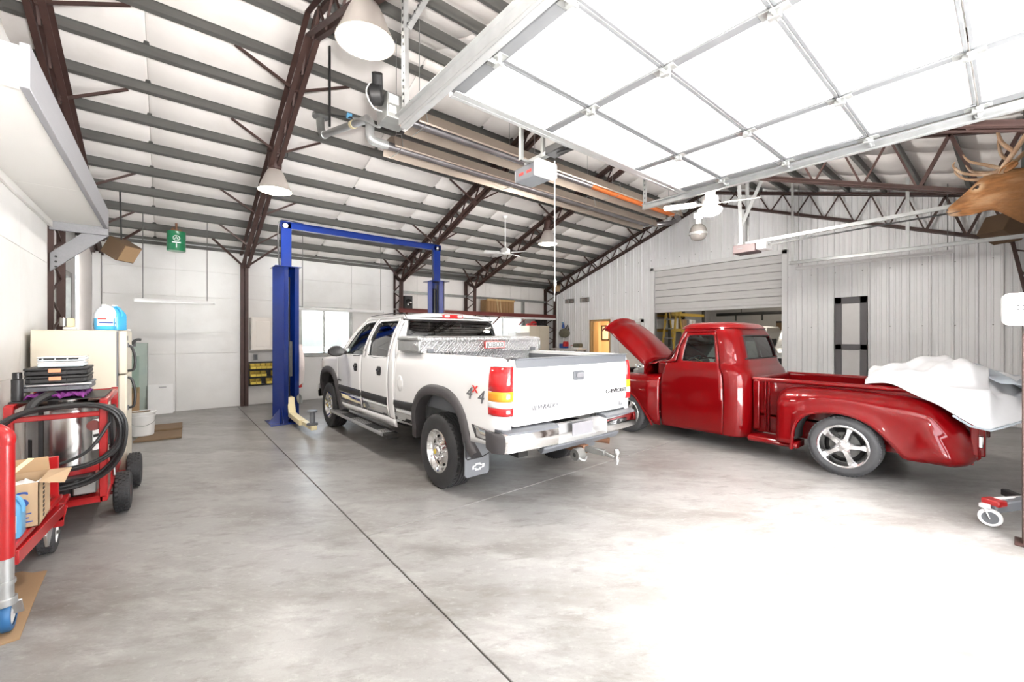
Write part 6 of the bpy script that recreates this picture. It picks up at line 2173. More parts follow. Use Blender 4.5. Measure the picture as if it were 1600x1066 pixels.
def pneu(parent, name, c, r, w_, tyre='tyre', hubm='white'):
    c = Vector(c)
    pr = [(r * .55, -w_ / 2 * .8), (r * .75, -w_ / 2), (r * .92, -w_ / 2 * .9), (r, -w_ / 2 * .55), (r, w_ / 2 * .55), (r * .92, w_ / 2 * .9), (r * .75, w_ / 2), (r * .55, w_ / 2 * .8)]
    t = part(name, MB().lathe(pr, c, 'X', 30), tyre, parent)
    tb_ = MB()
    for k in range(26):
        for j in range(4):
            m = Matrix.Translation(c) @ Matrix.Rotation(2 * PI * (k + .5 * (j % 2)) / 26, 4, 'X')
            x = (j - 1.5) * w_ * .2
            tb_.box(x - w_ * .075, x + w_ * .075, -r * .075, r * .075, r - .003, r + .005, m)
    part('tread', tb_, tyre, t, kind='stuff', smooth=False)
    part('hub', MB().lathe([(0, w_ * .42), (r * .2, w_ * .42), (r * .22, w_ * .3), (r * .5, w_ * .25), (r * .56, w_ * .42), (r * .56, -w_ * .4), (0, -w_ * .4)], c, 'X', 24), hubm, t)
    return t


for (x, y) in ((-.315, 5.22), (-.272, 5.98), (-.97, 5.22), (-.97, 5.90)):
    pneu(pw, 'wheel', (x, y, .178), .172, .12, 'tyre', 'red')
part('axle', MB().cyl((-.99, 5.22, .178), (-.30, 5.22, .178), .014).cyl((-.99, 5.98, .178), (-.30, 5.98, .178), .014).box(-.46, -.40, 5.15, 5.3, .17, .3).box(-.46, -.40, 5.92, 6.04, .17, .3), 'red', pw)
part('deck_plate', MB().box(-.92, -.38, 4.7, 6.02, .30, .312), 'red', pw)

# cases stacked on the washer frame
part('top_tray', MB().box(-.92, -.40, 4.80, 5.40, 1.09, 1.10), 'black', pw)


def case(label, x0, x1, y0, y1, z0, h, kind, rz=0):
    c = V((x0 + x1) / 2, (y0 + y1) / 2, z0)
    o = thing('parts_case', label, 'case', tuple(c), 'parts organizers stacked on the pressure washer')
    body = {'grey': 'grey_plastic', 'black': 'black', 'clear': 'milky'}[kind]
    part('tray', MB().box(x0, x1, y0, y1, z0 + .001, z0 + h * .6), body, o, bev=.006)
    part('lid', MB().box(x0 - .004, x1 + .004, y0 - .004, y1 + .004, z0 + h * .62, z0 + h - .002), body if kind != 'clear' else 'clear_lens', o, bev=.006)
    for k in range(4):
        x = lerp(x0 + .03, x1 - .03, k / 3)
        part('rib', MB().box(x - .004, x + .004, y0 - .008, y0, z0 + .004, z0 + h * .58), body, o)
    if kind == 'black':
        part('latch', MB().cbox(((x0 + x1) / 2 - .01, y0 - .008, z0 + h * .6), .07, .014, h * .5), 'orange', o, bev=.003)
    if kind == 'grey':
        part('handle', MB().box(x0 + .02, x1 + .015, y0 - .016, y0 - .004, z0 + h * .72, z0 + h * .92), 'alu_rough', o, bev=.004)
    if kind == 'clear':
        part('inner_parts', MB().box(x0 + .01, x1 - .03, y0 - .006, y0 + .001, z0 + h * .3, z0 + h * .6), 'black' if z0 > 1.36 else 'label_white', o)
    return o


case('grey parts case with a metal handle, lowest in the stack', -.87, -.50, 4.92, 5.30, 1.155, .062, 'grey')
case('black parts case with orange latch, second from the bottom of the stack', -.86, -.515, 4.93, 5.28, 1.219, .062, 'black')
case('black parts case with orange latch, third from the bottom of the stack', -.865, -.515, 4.93, 5.28, 1.283, .062, 'black')
case('clear parts box with white contents above the black cases', -.80, -.54, 4.96, 5.22, 1.347, .045, 'clear')
case('clear parts box with a black front, topmost of the stack', -.80, -.535, 4.96, 5.22, 1.394, .04, 'clear')
rg_ = []
for i in range(14):
    rg_.append([V(lerp(-.84, -.52, j / 17), lerp(4.78, 5.34, i / 13), 1.112 + .024 * abs(math.sin(j * 1.9 + i * .8)) * (1 if 0 < j < 17 else .2) + .012 * math.sin(i * 2.1 + j)) for j in range(18)])
single('shop_rag', MB().grid(rg_), 'purple', 'crumpled purple rag under the stack of parts cases', 'rag', thick=.008)
sp_ = thing('spray_can', 'black capped can standing beside the stacked parts cases', 'can', (-.885, 4.86, 1.10))
part('can_body', MB().cyl((-.885, 4.86, 1.101), (-.885, 4.86, 1.27), .032, n=18), 'black', sp_, bev=.004)
part('can_cap', MB().cyl((-.885, 4.86, 1.27), (-.885, 4.86, 1.32), .026, n=18), 'black_gloss', sp_, bev=.004)

# ------------------------------------------------------------------ red wheeled cart in the near corner
ct = thing('tool_cart', 'red steel cart with a round upright post on a blue caster', 'cart', (-.75, 4.0, 0))
PXc, PYc = -.665, 3.42
pst = part('upright_post', MB().cyl((PXc, PYc, .42), (PXc, PYc, 1.02), .036, n=20).tube(spline([(PXc, PYc, 1.02), (PXc - .0, PYc, 1.07), (PXc - .06, PYc + .02, 1.11), (PXc - .2, PYc + .05, 1.12)], 5), .036, 14), 'red', ct)
part('sleeve', MB().cyl((PXc, PYc, .20), (PXc, PYc, .42), .033, n=20).cyl((PXc, PYc, .28), (PXc, PYc, .30), .04, n=20), 'galv_light', ct)
part('deck', MB().box(-1.0, -.63, 3.46, 4.36, .455, .475), 'red', ct, bev=.004)
part('side_rail', MB().beam((PXc + .02, PYc + .02, .40), (-.60, 4.40, .34), .05, .075).beam((PXc + .02, PYc + .02, .46), (-.60, 4.40, .44), .03, .03), 'red', ct, bev=.004)
part('end_wall', MB().box(-1.0, -.60, 4.36, 4.385, .33, .74), 'red', ct, bev=.004)
part('mud_guard', MB().prism([(4.40, .30), (4.42, .38), (4.66, .38), (4.69, .34), (4.66, .35), (4.43, .36), (4.42, .22), (4.40, .22)], 'X', -.78, -.58).plus(MB().prism([(-.78, .26), (-.58, .26), (-.56, .36), (-.78, .40)], 'Y', 4.40, 4.42)), 'red', ct, bev=.003)
pneu(ct, 'wheel', (-.68, 4.56, .135), .132, .10, 'tyre_grey', 'white')
part('axle', MB().cyl((-1.0, 4.56, .135), (-.62, 4.56, .135), .013), 'galv_dark', ct)
part('bracket', MB().cbox((-.61, 4.08, .30), .02, .14, .12, rx=.6), 'galv_light', ct, bev=.004)
cs = part('caster_fork', MB().cyl((PXc, PYc, .17), (PXc, PYc, .21), .045, n=18).beam((PXc - .035, PYc, .18), (PXc - .035, PYc + .05, .09), .008, .05, (1, 0, 0)).beam((PXc + .035, PYc, .18), (PXc + .035, PYc + .05, .09), .008, .05, (1, 0, 0)), 'galv_light', ct, bev=.003)
part('caster_tyre', MB().lathe([(.062, -.022), (.085, -.022), (.092, -.012), (.092, .012), (.085, .022), (.062, .022)], (PXc, PYc + .05, .1), 'X', 30), 'blue_wheel', cs)
part('caster_disc', MB().lathe([(0, -.02), (.03, -.024), (.063, -.016), (.063, .016), (.03, .024), (0, .02)], (PXc, PYc + .05, .1), 'X', 30), 'white', cs)
for (y, x) in ((3.5, -.96), (4.3, -.96)):
    part('leg', MB().box(x - .02, x + .02, y - .02, y + .02, .01, .46), 'red', ct)
# box and jug riding on the cart
bx0, bx1, by0, by1, bz0, bz1 = -.93, -.585, 3.68, 3.98, .476, .735
cb = thing('cardboard_box', 'open cardboard box with a dark blue S, riding on the red cart', 'box', (-.76, 3.83, bz0))
part('walls', MB().box(bx0, bx1, by0, by0 + .005, bz0, bz1).box(bx0, bx1, by1 - .005, by1, bz0, bz1).box(bx0, bx0 + .005, by0, by1, bz0, bz1).box(bx1 - .005, bx1, by0, by1, bz0, bz1).box(bx0, bx1, by0, by1, bz0, bz0 + .005), 'card_light', cb, smooth=False)
part('flap', MB().add([(bx1, by0, bz1), (bx1, by1, bz1), (bx1 + .10, by1 - .02, bz1 + .0), (bx1 + .10, by0 + .03, bz1 - .03)], [(0, 1, 2, 3)]), 'card_light', cb, thick=.005, smooth=False)
part('flap', MB().add([(bx0, by1, bz1), (bx1, by1, bz1), (bx1 - .02, by1 + .08, bz1 + .07), (bx0 + .02, by1 + .08, bz1 + .07)], [(0, 1, 2, 3)]), 'card', cb, thick=.005, smooth=False)
text('lettering', 'S', .13, MR(bx1 - .07, by0 - .002, .64), 'ink_blue', cb, .001, sx=1.2)
part('print_lines', MB().box(bx1 - .15, bx1 - .03, by0 - .0015, by0, .556, .563).box(bx1 - .13, bx1 - .04, by0 - .0015, by0, .532, .539).box(bx1 - .15, bx1 - .025, by0 - .0015, by0, .508, .515), 'ink_blue', cb)
sd_ = MB()
for k in range(8):
    sd_.box(bx1, bx1 + .0015, by0 + .10, by0 + .135, .50 + k * .027, .516 + k * .027)
part('side_print', sd_, 'ink_black', cb, kind='stuff')
part('packing_paper', MB().grid([[V(lerp(bx0 + .02, bx1 - .02, i / 8), lerp(by0 + .02, by1 - .02, j / 8), .69 + .03 * math.sin(i * 2.2 + j) * math.cos(j * 1.7)) for i in range(9)] for j in range(9)]), 'label_white', cb)
single('paint_stick', MB().beam((-.80, 3.72, .70), (-.66, 3.94, .83), .03, .006), 'cream_metal', 'pale wooden paint stick poking out of the open cardboard box', 'stick')
jug('blue_container', 'blue plastic jug with a white band standing on the red cart', (-.70, 3.575, .477), .95, 'blue_jug', 'blue_jug', .45, .0)
cbs = MB().prism([(-1.03, 3.30), (-.60, 3.34), (-.62, 3.8), (-.63, 4.19), (-.70, 4.21), (-.76, 4.28), (-1.03, 4.26)], 'Z', .001, .008)
single('flattened_box', cbs, 'card', 'flattened brown cardboard on the floor under the blue caster', 'cardboard')

# ------------------------------------------------------------------ things hanging high on the left
def speaker_box(label, c, rz, ry, s=.26):
    o = thing('speaker_cabinet', label, 'speaker', c, 'speaker cabinets')
    m = Matrix.Translation(c) @ Matrix.Rotation(rz, 4, 'Z') @ Matrix.Rotation(ry, 4, 'X')
    part('cabinet', MB().box(-s * .55, s * .55, -s * .5, s * .5, -s * .5, s * .5, m), 'card_dark', o, bev=.004)
    part('grille', MB().box(-s * .5, s * .5, -s * .53, -s * .5, -s * .45, s * .45, m), 'card', o, bev=.003)
    part('bracket', MB().cyl((c[0], c[1], c[2] + s * .3), (c[0] - .02, c[1], zr(c[1]) - .12), .012), 'black', o)
    return o


speaker_box('brown speaker cabinet tilted in the corner beyond the loft', (-.60, 9.66, 3.06), .9, .55, .30)
speaker_box('small brown speaker cabinet on the far gable rafter foot', (11.0, 10.75, 3.38), -.5, .4, .24)
speaker_box('dark brown speaker cabinet below the elk head', (10.9, .12, 3.42), .9, .5, .36)
gp = thing('green_pail', 'dark green steel pail hanging under the roof at the left', 'pail', (.13, 10.3, 3.22))
GX, GY, GZ = .13, 10.3, 3.23
part('can', MB().lathe([(0, 0), (.138, 0), (.145, .01), (.145, .12), (.148, .125), (.145, .13), (.145, .25), (.148, .255), (.145, .26), (.145, .36), (.15, .37), (0, .37)], (GX, GY, GZ), 'Z', 32), 'green', gp)
part('ring', MB().tube([(GX + .05 * math.cos(a), GY - .147 - 0, GZ + .23 + .05 * math.sin(a)) for a in [2 * PI * k / 20 for k in range(20)]], .004, 5, closed=True).tube([(GX - .03, GY - .147, GZ + .20), (GX, GY - .147, GZ + .265), (GX + .03, GY - .147, GZ + .20)], .004, 5), 'ink_white', gp)
part('emblem_bars', MB().cbox((GX, GY - .146, GZ + .15), .13, .004, .02).cbox((GX, GY - .146, GZ + .09), .012, .004, .08), 'ink_white', gp)
part('hanger', MB().cyl((GX, GY, GZ + .37), (GX, GY, zr(GY) - .2), .02, n=10).cbox((GX, GY, GZ + .40), .16, .06, .04).cyl((GX - .05, GY, GZ + .38), (GX - .05, GY, GZ + .46), .012), 'rust', gp)

# ------------------------------------------------------------------ back wall cupboard, bins and bits
cu_ = thing('wall_cupboard', 'white raised panel wall cupboard above the yellow bins', 'cabinet', (1.75, 11.15, 1.27))
part('carcass', MB().box(1.46, 2.32, 10.98, 11.298, 1.27, 2.02), 'almond_wood', cu_, bev=.004)
for x in (1.47, 1.90):
    d = part('door', MB().box(x, x + .42, 10.955, 10.978, 1.28, 2.01), 'almond_wood', cu_, bev=.005)
    part('raised_panel', MB().box(x + .07, x + .35, 10.945, 10.956, 1.36, 1.93), 'almond_wood', d, bev=.012)
rk = thing('bin_rack', 'black wall rack holding rows of yellow parts bins', 'rack', (1.75, 11.2, .45))
part('back_panel', MB().box(1.44, 2.20, 11.24, 11.295, .44, 1.0), 'black', rk)
for r_ in range(3):
    z = .50 + r_ * .175
    part('shelf_lip', MB().box(1.44, 2.20, 11.1, 11.24, z - .02, z - .008), 'black', rk)
    for k in range(5):
        x = 1.455 + k * .106
        if (r_, k) in ((1, 3), (0, 2)):
            continue
        b_ = thing('parts_bin', f'yellow parts bin, {("first", "second", "third", "fourth", "fifth")[k]} from the brown column in the {("bottom", "middle", "top")[r_]} row', 'bin', (x + .048, 11.16, z), 'yellow parts bins')
        part('bin_shell', MB().prism([(11.04, z - .006), (11.235, z - .006), (11.235, z + .11), (11.15, z + .11), (11.06, z + .05), (11.035, z + .05)], 'X', x, x + .004).prism([(11.04, z - .006), (11.235, z - .006), (11.235, z + .11), (11.15, z + .11), (11.06, z + .05), (11.035, z + .05)], 'X', x + .094, x + .098).box(x, x + .098, 11.04, 11.235, z - .007, z - .002).box(x, x + .098, 11.035, 11.042, z - .006, z + .05).box(x, x + .098, 11.23, 11.236, z - .006, z + .11), 'yellow', b_, smooth=False)
        part('contents', MB().cbox((x + .049, 11.15, z + .02), .085, .14, .05), 'rust', b_)
    if r_ == 2:
        pass
ob_ = thing('outlet_box', 'grey electrical outlet box below the white wall cupboard', 'outlet', (1.58, 11.28, 1.10))
part('box', MB().box(1.54, 1.62, 11.25, 11.298, 1.04, 1.17), 'galv', ob_, bev=.004)
part('cover_plate', MB().box(1.55, 1.61, 11.246, 11.25, 1.05, 1.16), 'grey_plastic', ob_)
rows = []
for i in range(20):
    t = i / 19
    rows.append([V(1.97 + .05 * math.sin(a) * (1 + .7 * math.sin(PI * t)) + .02 * t, LYc + .20 + (.10 * math.cos(a) + .02 * math.sin(5 * a)) * (.4 + .9 * math.sin(PI * min(1, t + .15))), lerp(1.42, .66, t) + .02 * math.sin(3 * a)) for a in [2 * PI * k / 16 for k in range(16)]])
tw = thing('shop_towel', 'pale striped towel hanging on the near blue lift post', 'towel', (1.97, LYc + .20, .66))
part('cloth', MB().rings([[p for p in r] for r in rows]), 'towel', tw, ang=80)
part('fringe', MB().tube([(1.97, LYc + .20, .72), (2.0, LYc + .22, .60)], .03), 'ink_red', tw)
# outer wall bay beyond the truck
crt = thing('wooden_crate', 'stained wooden crate standing on the maroon wall shelf', 'crate', (8.7, 11.2, 2.38))
part('panel', MB().box(8.12, 9.26, 11.08, 11.10, 2.39, 2.80), 'crate', crt)
for k in range(9):
    part('slat', MB().box(8.13 + k * .125, 8.13 + k * .125 + .115, 11.065, 11.08, 2.40, 2.79), 'crate', crt, bev=.003)
part('top_rail', MB().box(8.10, 9.28, 11.055, 11.11, 2.77, 2.83), 'casing', crt)
for x in (8.55, 8.68):
    part('tie_rope', MB().cyl((x, 11.05, 2.38), (x - .06, 11.05, 2.84), .008, n=6), 'cream_metal', crt)
part('side', MB().box(8.10, 8.12, 11.1, 11.45, 2.39, 2.80).box(9.26, 9.28, 11.1, 11.45, 2.39, 2.80), 'crate', crt)
for i, (x0, x1, z0, z1, lab) in enumerate(((5.22, 5.46, 2.385, 2.75, 'black loudspeaker on the maroon shelf behind the far lift post'), (10.55, 10.85, 1.98, 2.24, 'black loudspeaker on the beige cabinet beneath the shelf'))):
    o = thing('loudspeaker', lab, 'speaker', ((x0 + x1) / 2, 11.25, z0))
    part('cabinet', MB().box(x0, x1, 11.1, 11.4, z0, z1), 'black', o, bev=.005)
    part('woofer', MB().lathe([(.02, 0), (.09, -.012), (.10, 0)], ((x0 + x1) / 2, 11.098, (z0 + z1) / 2), 'Y', 20), 'black_gloss', o)
st2 = thing('steel_cabinet', 'beige steel storage cabinet under the maroon shelf', 'cabinet', (10.4, 11.2, 0))
part('carcass', MB().box(9.92, 10.88, 11.0, 11.5, 0, 1.97), 'fridge', st2, bev=.006)
for x in (9.93, 10.41):
    d = part('door', MB().box(x, x + .47, 10.98, 11.0, .05, 1.95), 'fridge', st2, bev=.004)
    part('handle', MB().box(x + (.42 if x < 10 else .03), x + (.44 if x < 10 else .05), 10.96, 10.98, .95, 1.1), 'galv', d)
wc_ = thing('white_cabinet', 'low white cabinet beside the beige steel cabinet', 'cabinet', (9.6, 11.2, 0))
part('carcass', MB().box(9.25, 9.88, 10.95, 11.4, 0, 1.72), 'white_ply', wc_, bev=.006)
part('door', MB().box(9.27, 9.86, 10.93, 10.95, .05, 1.7), 'white_ply', wc_, bev=.004)
hl = thing('helmet', 'red and white helmet on the beige steel cabinet', 'helmet', (10.2, 11.15, 1.97))
part('shell', MB().lathe([(.12, 0), (.125, .05), (.11, .11), (.07, .155), (0, .17)], (10.25, 11.15, 1.972), 'Z', 20), 'red_plastic', hl)
part('visor', MB().lathe([(.127, .03), (.122, .08)], (10.25, 11.15, 1.972), 'Z', 10, False, False, PI * .9, PI * 1.6), 'black_gloss', hl)
pk = thing('pink_cap', 'pale red cap lying left of the helmet', 'cap', (10.02, 11.12, 1.97))
part('crown', MB().lathe([(.09, 0), (.085, .05), (.05, .08), (0, .085)], (10.0, 11.14, 1.972), 'Z', 18), 'ink_red', pk)
part('brim', MB().cbox((9.98, 11.03, 1.98), .13, .10, .008), 'ink_red', pk, bev=.003)
bn = thing('workbench', 'white workbench along the ribbed gable wall behind the truck bed', 'bench', (11.1, 10.0, 0))
part('top', MB().box(10.85, 11.38, 9.6, 10.85, 1.10, 1.15), 'white_ply', bn, bev=.005)
for (x, y) in ((10.9, 9.65), (11.33, 9.65), (10.9, 10.8), (11.33, 10.8)):
    part('leg', MB().box(x - .03, x + .03, y - .03, y + .03, 0, 1.10), 'galv', bn)
tc_ = thing('tool_case', 'red and blue tool case on the white workbench', 'case', (11.1, 10.45, 1.15))
part('body', MB().box(11.0, 11.2, 10.30, 10.60, 1.151, 1.32), 'ink_blue', tc_, bev=.02)
part('lid', MB().box(10.99, 11.21, 10.29, 10.42, 1.20, 1.40), 'red_plastic', tc_, bev=.03)
sk_ = thing('bench_machine', 'small olive bench machine on the white workbench', 'machine', (11.1, 9.78, 1.15))
part('body', MB().box(10.98, 11.2, 9.62, 9.92, 1.20, 1.34), 'camo', sk_, bev=.03)
part('base', MB().box(11.0, 11.18, 9.66, 9.9, 1.151, 1.20), 'white', sk_)
cn = thing('jar', 'small clear jar on the white workbench', 'jar', (11.1, 10.06, 1.15))
part('glass', MB().cyl((11.1, 10.06, 1.151), (11.1, 10.06, 1.25), .04, n=16), 'clear_lens', cn, bev=.006)
part('lid', MB().cyl((11.1, 10.06, 1.25), (11.1, 10.06, 1.27), .042, n=16), 'red_plastic', cn)
bg_ = thing('canvas_bag', 'camouflage canvas bag hanging on the ribbed gable wall', 'bag', (11.3, 10.65, 1.55))
part('pouch', MB().rings([[V(11.38 - d_ * .14, 10.62 + a * s_, 1.70 + b * s_) for a, b in circle(0, 0, .24, 20, ry=.17)] for d_, s_ in ((0, .9), (.4, 1), (.9, .95), (1, .8))]), 'camo', bg_, ang=60)
part('strap', MB().tube([(11.38, 10.45, 1.80), (11.36, 10.5, 2.0), (11.37, 10.62, 1.86)], .02), 'black', bg_)
bl2 = thing('blue_bottle', 'blue spray bottle hanging above the canvas bag', 'bottle', (11.35, 10.72, 1.86))
part('body', MB().lathe([(0, 0), (.05, 0), (.05, .10), (.025, .15), (.02, .19)], (11.35, 10.72, 1.885), 'Z', 16), 'ink_blue', bl2)
part('trigger', MB().cbox((11.33, 10.72, 2.09), .08, .03, .04), 'blue_jug', bl2)
for i, (y0, y1, lab) in enumerate(((10.24, 10.66, 'small louvred wall vent, the one nearer the corner column'), (9.52, 9.93, 'small louvred wall vent, the one nearer the rolling door'))):
    o = thing('wall_vent', lab, 'vent', (11.42, (y0 + y1) / 2, 2.80), 'wall vents')
    part('vent_frame', MB().box(11.385, 11.41, y0, y1, 2.80, 2.82).box(11.385, 11.41, y0, y1, 2.94, 2.96).box(11.385, 11.41, y0, y0 + .02, 2.8, 2.96).box(11.385, 11.41, y1 - .02, y1, 2.8, 2.96).box(11.385, 11.41, (y0 + y1) / 2 - .01, (y0 + y1) / 2 + .01, 2.8, 2.96), 'galv', o)
    for k in range(4):
        part('louvre', MB().cbox((11.40, (y0 + y1) / 2, 2.835 + k * .03), .02, y1 - y0 - .03, .006, ry=.6), 'rust', o)
# brown framed screen door on the gable wall
sc_ = thing('screen_door', 'dark brown framed door with two pale panels on the ribbed gable wall', 'door', (11.38, 2.25, 0))
y0, y1 = 1.98, 2.53
part('frame', MB().box(11.35, 11.40, y0, y0 + .12, 0, 2.44).box(11.35, 11.40, y1 - .12, y1, 0, 2.44).box(11.35, 11.40, y0, y1, 2.30, 2.44).box(11.35, 11.40, y0, y1, 1.30, 1.42).box(11.35, 11.40, y0, y1, 0, .3), 'screen_brown', sc_, bev=.006)
part('panel', MB().box(11.37, 11.38, y0 + .11, y1 - .11, 1.42, 2.30), 'roll_slat', sc_)
part('panel', MB().box(11.37, 11.38, y0 + .11, y1 - .11, .3, 1.30), 'roll_slat', sc_)
# hall beyond the doorway
pc = thing('picture_frame', 'black framed picture on the tan hall wall', 'picture', (13.38, 10.0, 1.5))
part('frame', MB().box(13.37, 13.395, 10.16, 10.20, 1.42, 2.02).box(13.37, 13.395, 10.5, 10.54, 1.42, 2.02).box(13.37, 13.395, 10.16, 10.54, 1.42, 1.47).box(13.37, 13.395, 10.16, 10.54, 1.97, 2.02), 'black', pc)
part('print', MB().box(13.385, 13.39, 10.2, 10.5, 1.47, 1.97), 'label_white', pc)
nt_ = thing('wall_note', 'plain tan notice board right of the framed picture', 'notice', (13.38, 9.6, 1.6))
part('sheet', MB().box(13.385, 13.395, 9.42, 9.75, 1.60, 1.95), 'card_light', nt_)
part('pin', MB().cyl((13.375, 9.58, 1.93), (13.385, 9.58, 1.93), .01, n=8), 'red_plastic', nt_)

# ------------------------------------------------------------------ room beyond the rolling door
sr = thing('storage_rack', 'orange and brown pallet rack in the room beyond the rolling door', 'rack', (14.2, 8.0, 0))
for (x, y) in ((13.2, 8.28), (13.2, 7.5), (15.6, 8.28), (15.6, 7.5)):
    part('upright', MB().box(x - .04, x + .04, y - .04, y + .04, 0, 3.6), 'galv_dark', sr)
for z in (1.75, 2.30):
    part('beam', MB().box(13.2, 15.6, 7.46, 7.50, z, z + .10).box(13.2, 15.6, 8.26, 8.30, z, z + .10), 'ladder', sr)
    part('shelf', MB().box(13.2, 15.6, 7.5, 8.28, z + .08, z + .10), 'wood', sr)
for i, (x, z, m_, lab) in enumerate(((13.35, 1.852, 'label_white', 'white carton on the pallet rack, nearest the ladder'), (13.95, 1.852, 'card', 'brown carton on the pallet rack'), (14.6, 1.852, 'label_white', 'white carton at the far end of the pallet rack'), (13.6, 2.402, 'yellow', 'long yellow case on the top shelf of the pallet rack'))):
    o = thing('carton', lab, 'box', (x + .2, 7.8, z))
    part('body', MB().box(x, x + .45, 7.52, 8.1, z, z + (.34 if i < 3 else .16)), m_, o, bev=.006)
    part('tape', MB().box(x + .2, x + .25, 7.518, 7.522, z, z + .3 if i < 3 else z + .15), 'card_light', o)
ld = thing('step_ladder', 'yellow fibreglass step ladder just beyond the rolling door', 'ladder', (12.3, 7.0, 0))
for (y, x) in ((6.87, 12.2), (7.32, 12.2)):
    part('rail', MB().beam((x, y, 0), (x + .42, lerp(y, 7.10, .3), 2.75), .035, .08), 'ladder', ld)
    part('back_rail', MB().beam((x + 1.2, y, 0), (x + .46, lerp(y, 7.10, .3), 2.75), .03, .05), 'ladder', ld)
for k in range(8):
    t = (k + 1) / 9
    part('step', MB().box(12.17 + .42 * t, 12.29 + .42 * t, lerp(6.87, 6.94, t), lerp(7.32, 7.25, t), 2.75 * t - .015, 2.75 * t + .015), 'alu_rough', ld)
part('top_cap', MB().box(12.55, 12.75, 6.90, 7.29, 2.74, 2.80), 'ladder', ld, bev=.01)
dp = thing('ceiling_duct', 'dark pipe run hanging high in the room beyond the rolling door', 'pipe', (15, 5, 3.0))
part('pipe', MB().cyl((16.5, 1.5, 2.42), (16.5, 7.4, 2.42), .06, n=12), 'black', dp)
for k in range(6):
    part('drop', MB().cyl((16.5, 2.2 + k * .9, 2.42), (16.5, 2.2 + k * .9, 2.16), .03, n=8), 'black', dp)
part('hanger', MB().cyl((16.5, 3, 2.4), (16.5, 3, 4.1), .01, n=6).cyl((16.5, 6.5, 2.4), (16.5, 6.5, 4.1), .01, n=6), 'black', dp)
pn2 = thing('tool_board', 'dark brown board on the rear wall beyond the rolling door', 'board', (17.9, 4.5, 1.9))
part('board', MB().box(17.9, 17.97, 3.4, 5.8, 1.75, 2.15), 'wood', pn2)
part('rail', MB().box(17.88, 17.9, 3.4, 5.8, 2.1, 2.16), 'black', pn2)
ps = thing('steel_post', 'black steel post near the far side of the rear room', 'post', (17.8, 3.7, 0))
part('shaft', MB().box(17.72, 17.88, 3.62, 3.78, 0, 4.1), 'black', ps)
part('base', MB().box(17.65, 17.95, 3.5, 3.9, 0, .02), 'black', ps)


def far_truck(label, ox, oy, s_):
    """plain work truck: nose or tail toward the opening"""
    o = thing('work_truck', label, 'truck', (ox, oy, 0))
    prof_ = [(0, .45), (0, 1.05), (.1, 1.15), (1.1, 1.25), (1.75, 1.88), (2.1, 1.95), (3.1, 1.95), (3.3, 1.30), (5.0, 1.30), (5.0, .50)]
    w_ = .95
    part('body', MB().prism([(ox + s_ * a, b) for a, b in prof_], 'Y', oy - w_, oy + w_), 'white_car', o, bev=.05, seg=2)
    ws_ = MB().add([(ox + s_ * 1.16 - s_ * .012, oy - .78, 1.32), (ox + s_ * 1.16 - s_ * .012, oy + .78, 1.32), (ox + s_ * 1.68 - s_ * .012, oy + .70, 1.83), (ox + s_ * 1.68 - s_ * .012, oy - .70, 1.83)], [(0, 1, 2, 3)])
    part('windscreen', ws_, 'black_gloss', o, thick=.01)
    for yy in (-1, 1):
        part('side_glass', MB().prism([(ox + s_ * a, b) for a, b in ((1.5, 1.32), (1.85, 1.80), (2.95, 1.82), (3.05, 1.34))], 'Y', oy + yy * (w_ - .002) - .004, oy + yy * (w_ + .002) + .004), 'black_gloss', o)
        part('mirror', MB().cbox((ox + s_ * 1.5, oy + yy * 1.1, 1.4), .08, .18, .24), 'black', o, bev=.02)
    part('grille', MB().box(min(ox - .02, ox + .02), max(ox - .02, ox + .02), oy - .6, oy + .6, .7, 1.0), 'black', o)
    for x in (.95, 4.1):
        for yy in (-1, 1):
            wl = part('wheel', MB().lathe([(0, .1), (.2, .1), (.22, .12), (.36, .12), (.38, .08), (.38, -.12), (0, -.12)], (ox + s_ * x, oy + yy * .86, .38), 'Y', 24), 'tyre', o)
            part('rim', MB().lathe([(0, .12), (.1, .13), (.2, .11)], (ox + s_ * x, oy + yy * (.86 + .03), .38), V(0, yy, 0), 20), 'galv_light', wl)
    return o


far_truck('white work truck nosed toward us beyond the rolling door', 12.6, 3.55, 1)
t2 = thing('parked_pickup', 'white pickup tail seen through the cab windows of the red pickup', 'truck', (13.2, 6.0, 0))
part('tailgate', MB().box(12.95, 13.0, 5.25, 6.75, .80, 1.38), 'white_car', t2, bev=.01)
part('bed', MB().box(13.0, 15.0, 5.22, 6.78, .6, 1.36), 'white_car', t2, bev=.02)
part('cab', MB().prism([(15.0, .6), (15.0, 1.35), (15.2, 1.92), (16.4, 1.92), (16.9, 1.3), (17.6, 1.2), (17.6, .6)], 'Y', 5.2, 6.8), 'white_car', t2, bev=.05)
part('rear_window', MB().box(14.98, 15.10, 5.5, 6.5, 1.42, 1.80), 'black_gloss', t2)
part('bumper', MB().box(12.85, 12.98, 5.2, 6.8, .55, .75), 'chrome', t2, bev=.02)
part('tail_lamp', MB().box(12.94, 13.02, 5.2, 5.27, .9, 1.3).box(12.94, 13.02, 6.73, 6.8, .9, 1.3), 'red_lens', t2)
for x in (13.9, 16.9):
    for y in (5.35, 6.65):
        part('wheel', MB().lathe([(0, .1), (.2, .1), (.36, .12), (.38, .08), (.38, -.12), (0, -.12)], (x, y, .38), 'Y', 24), 'tyre', t2)

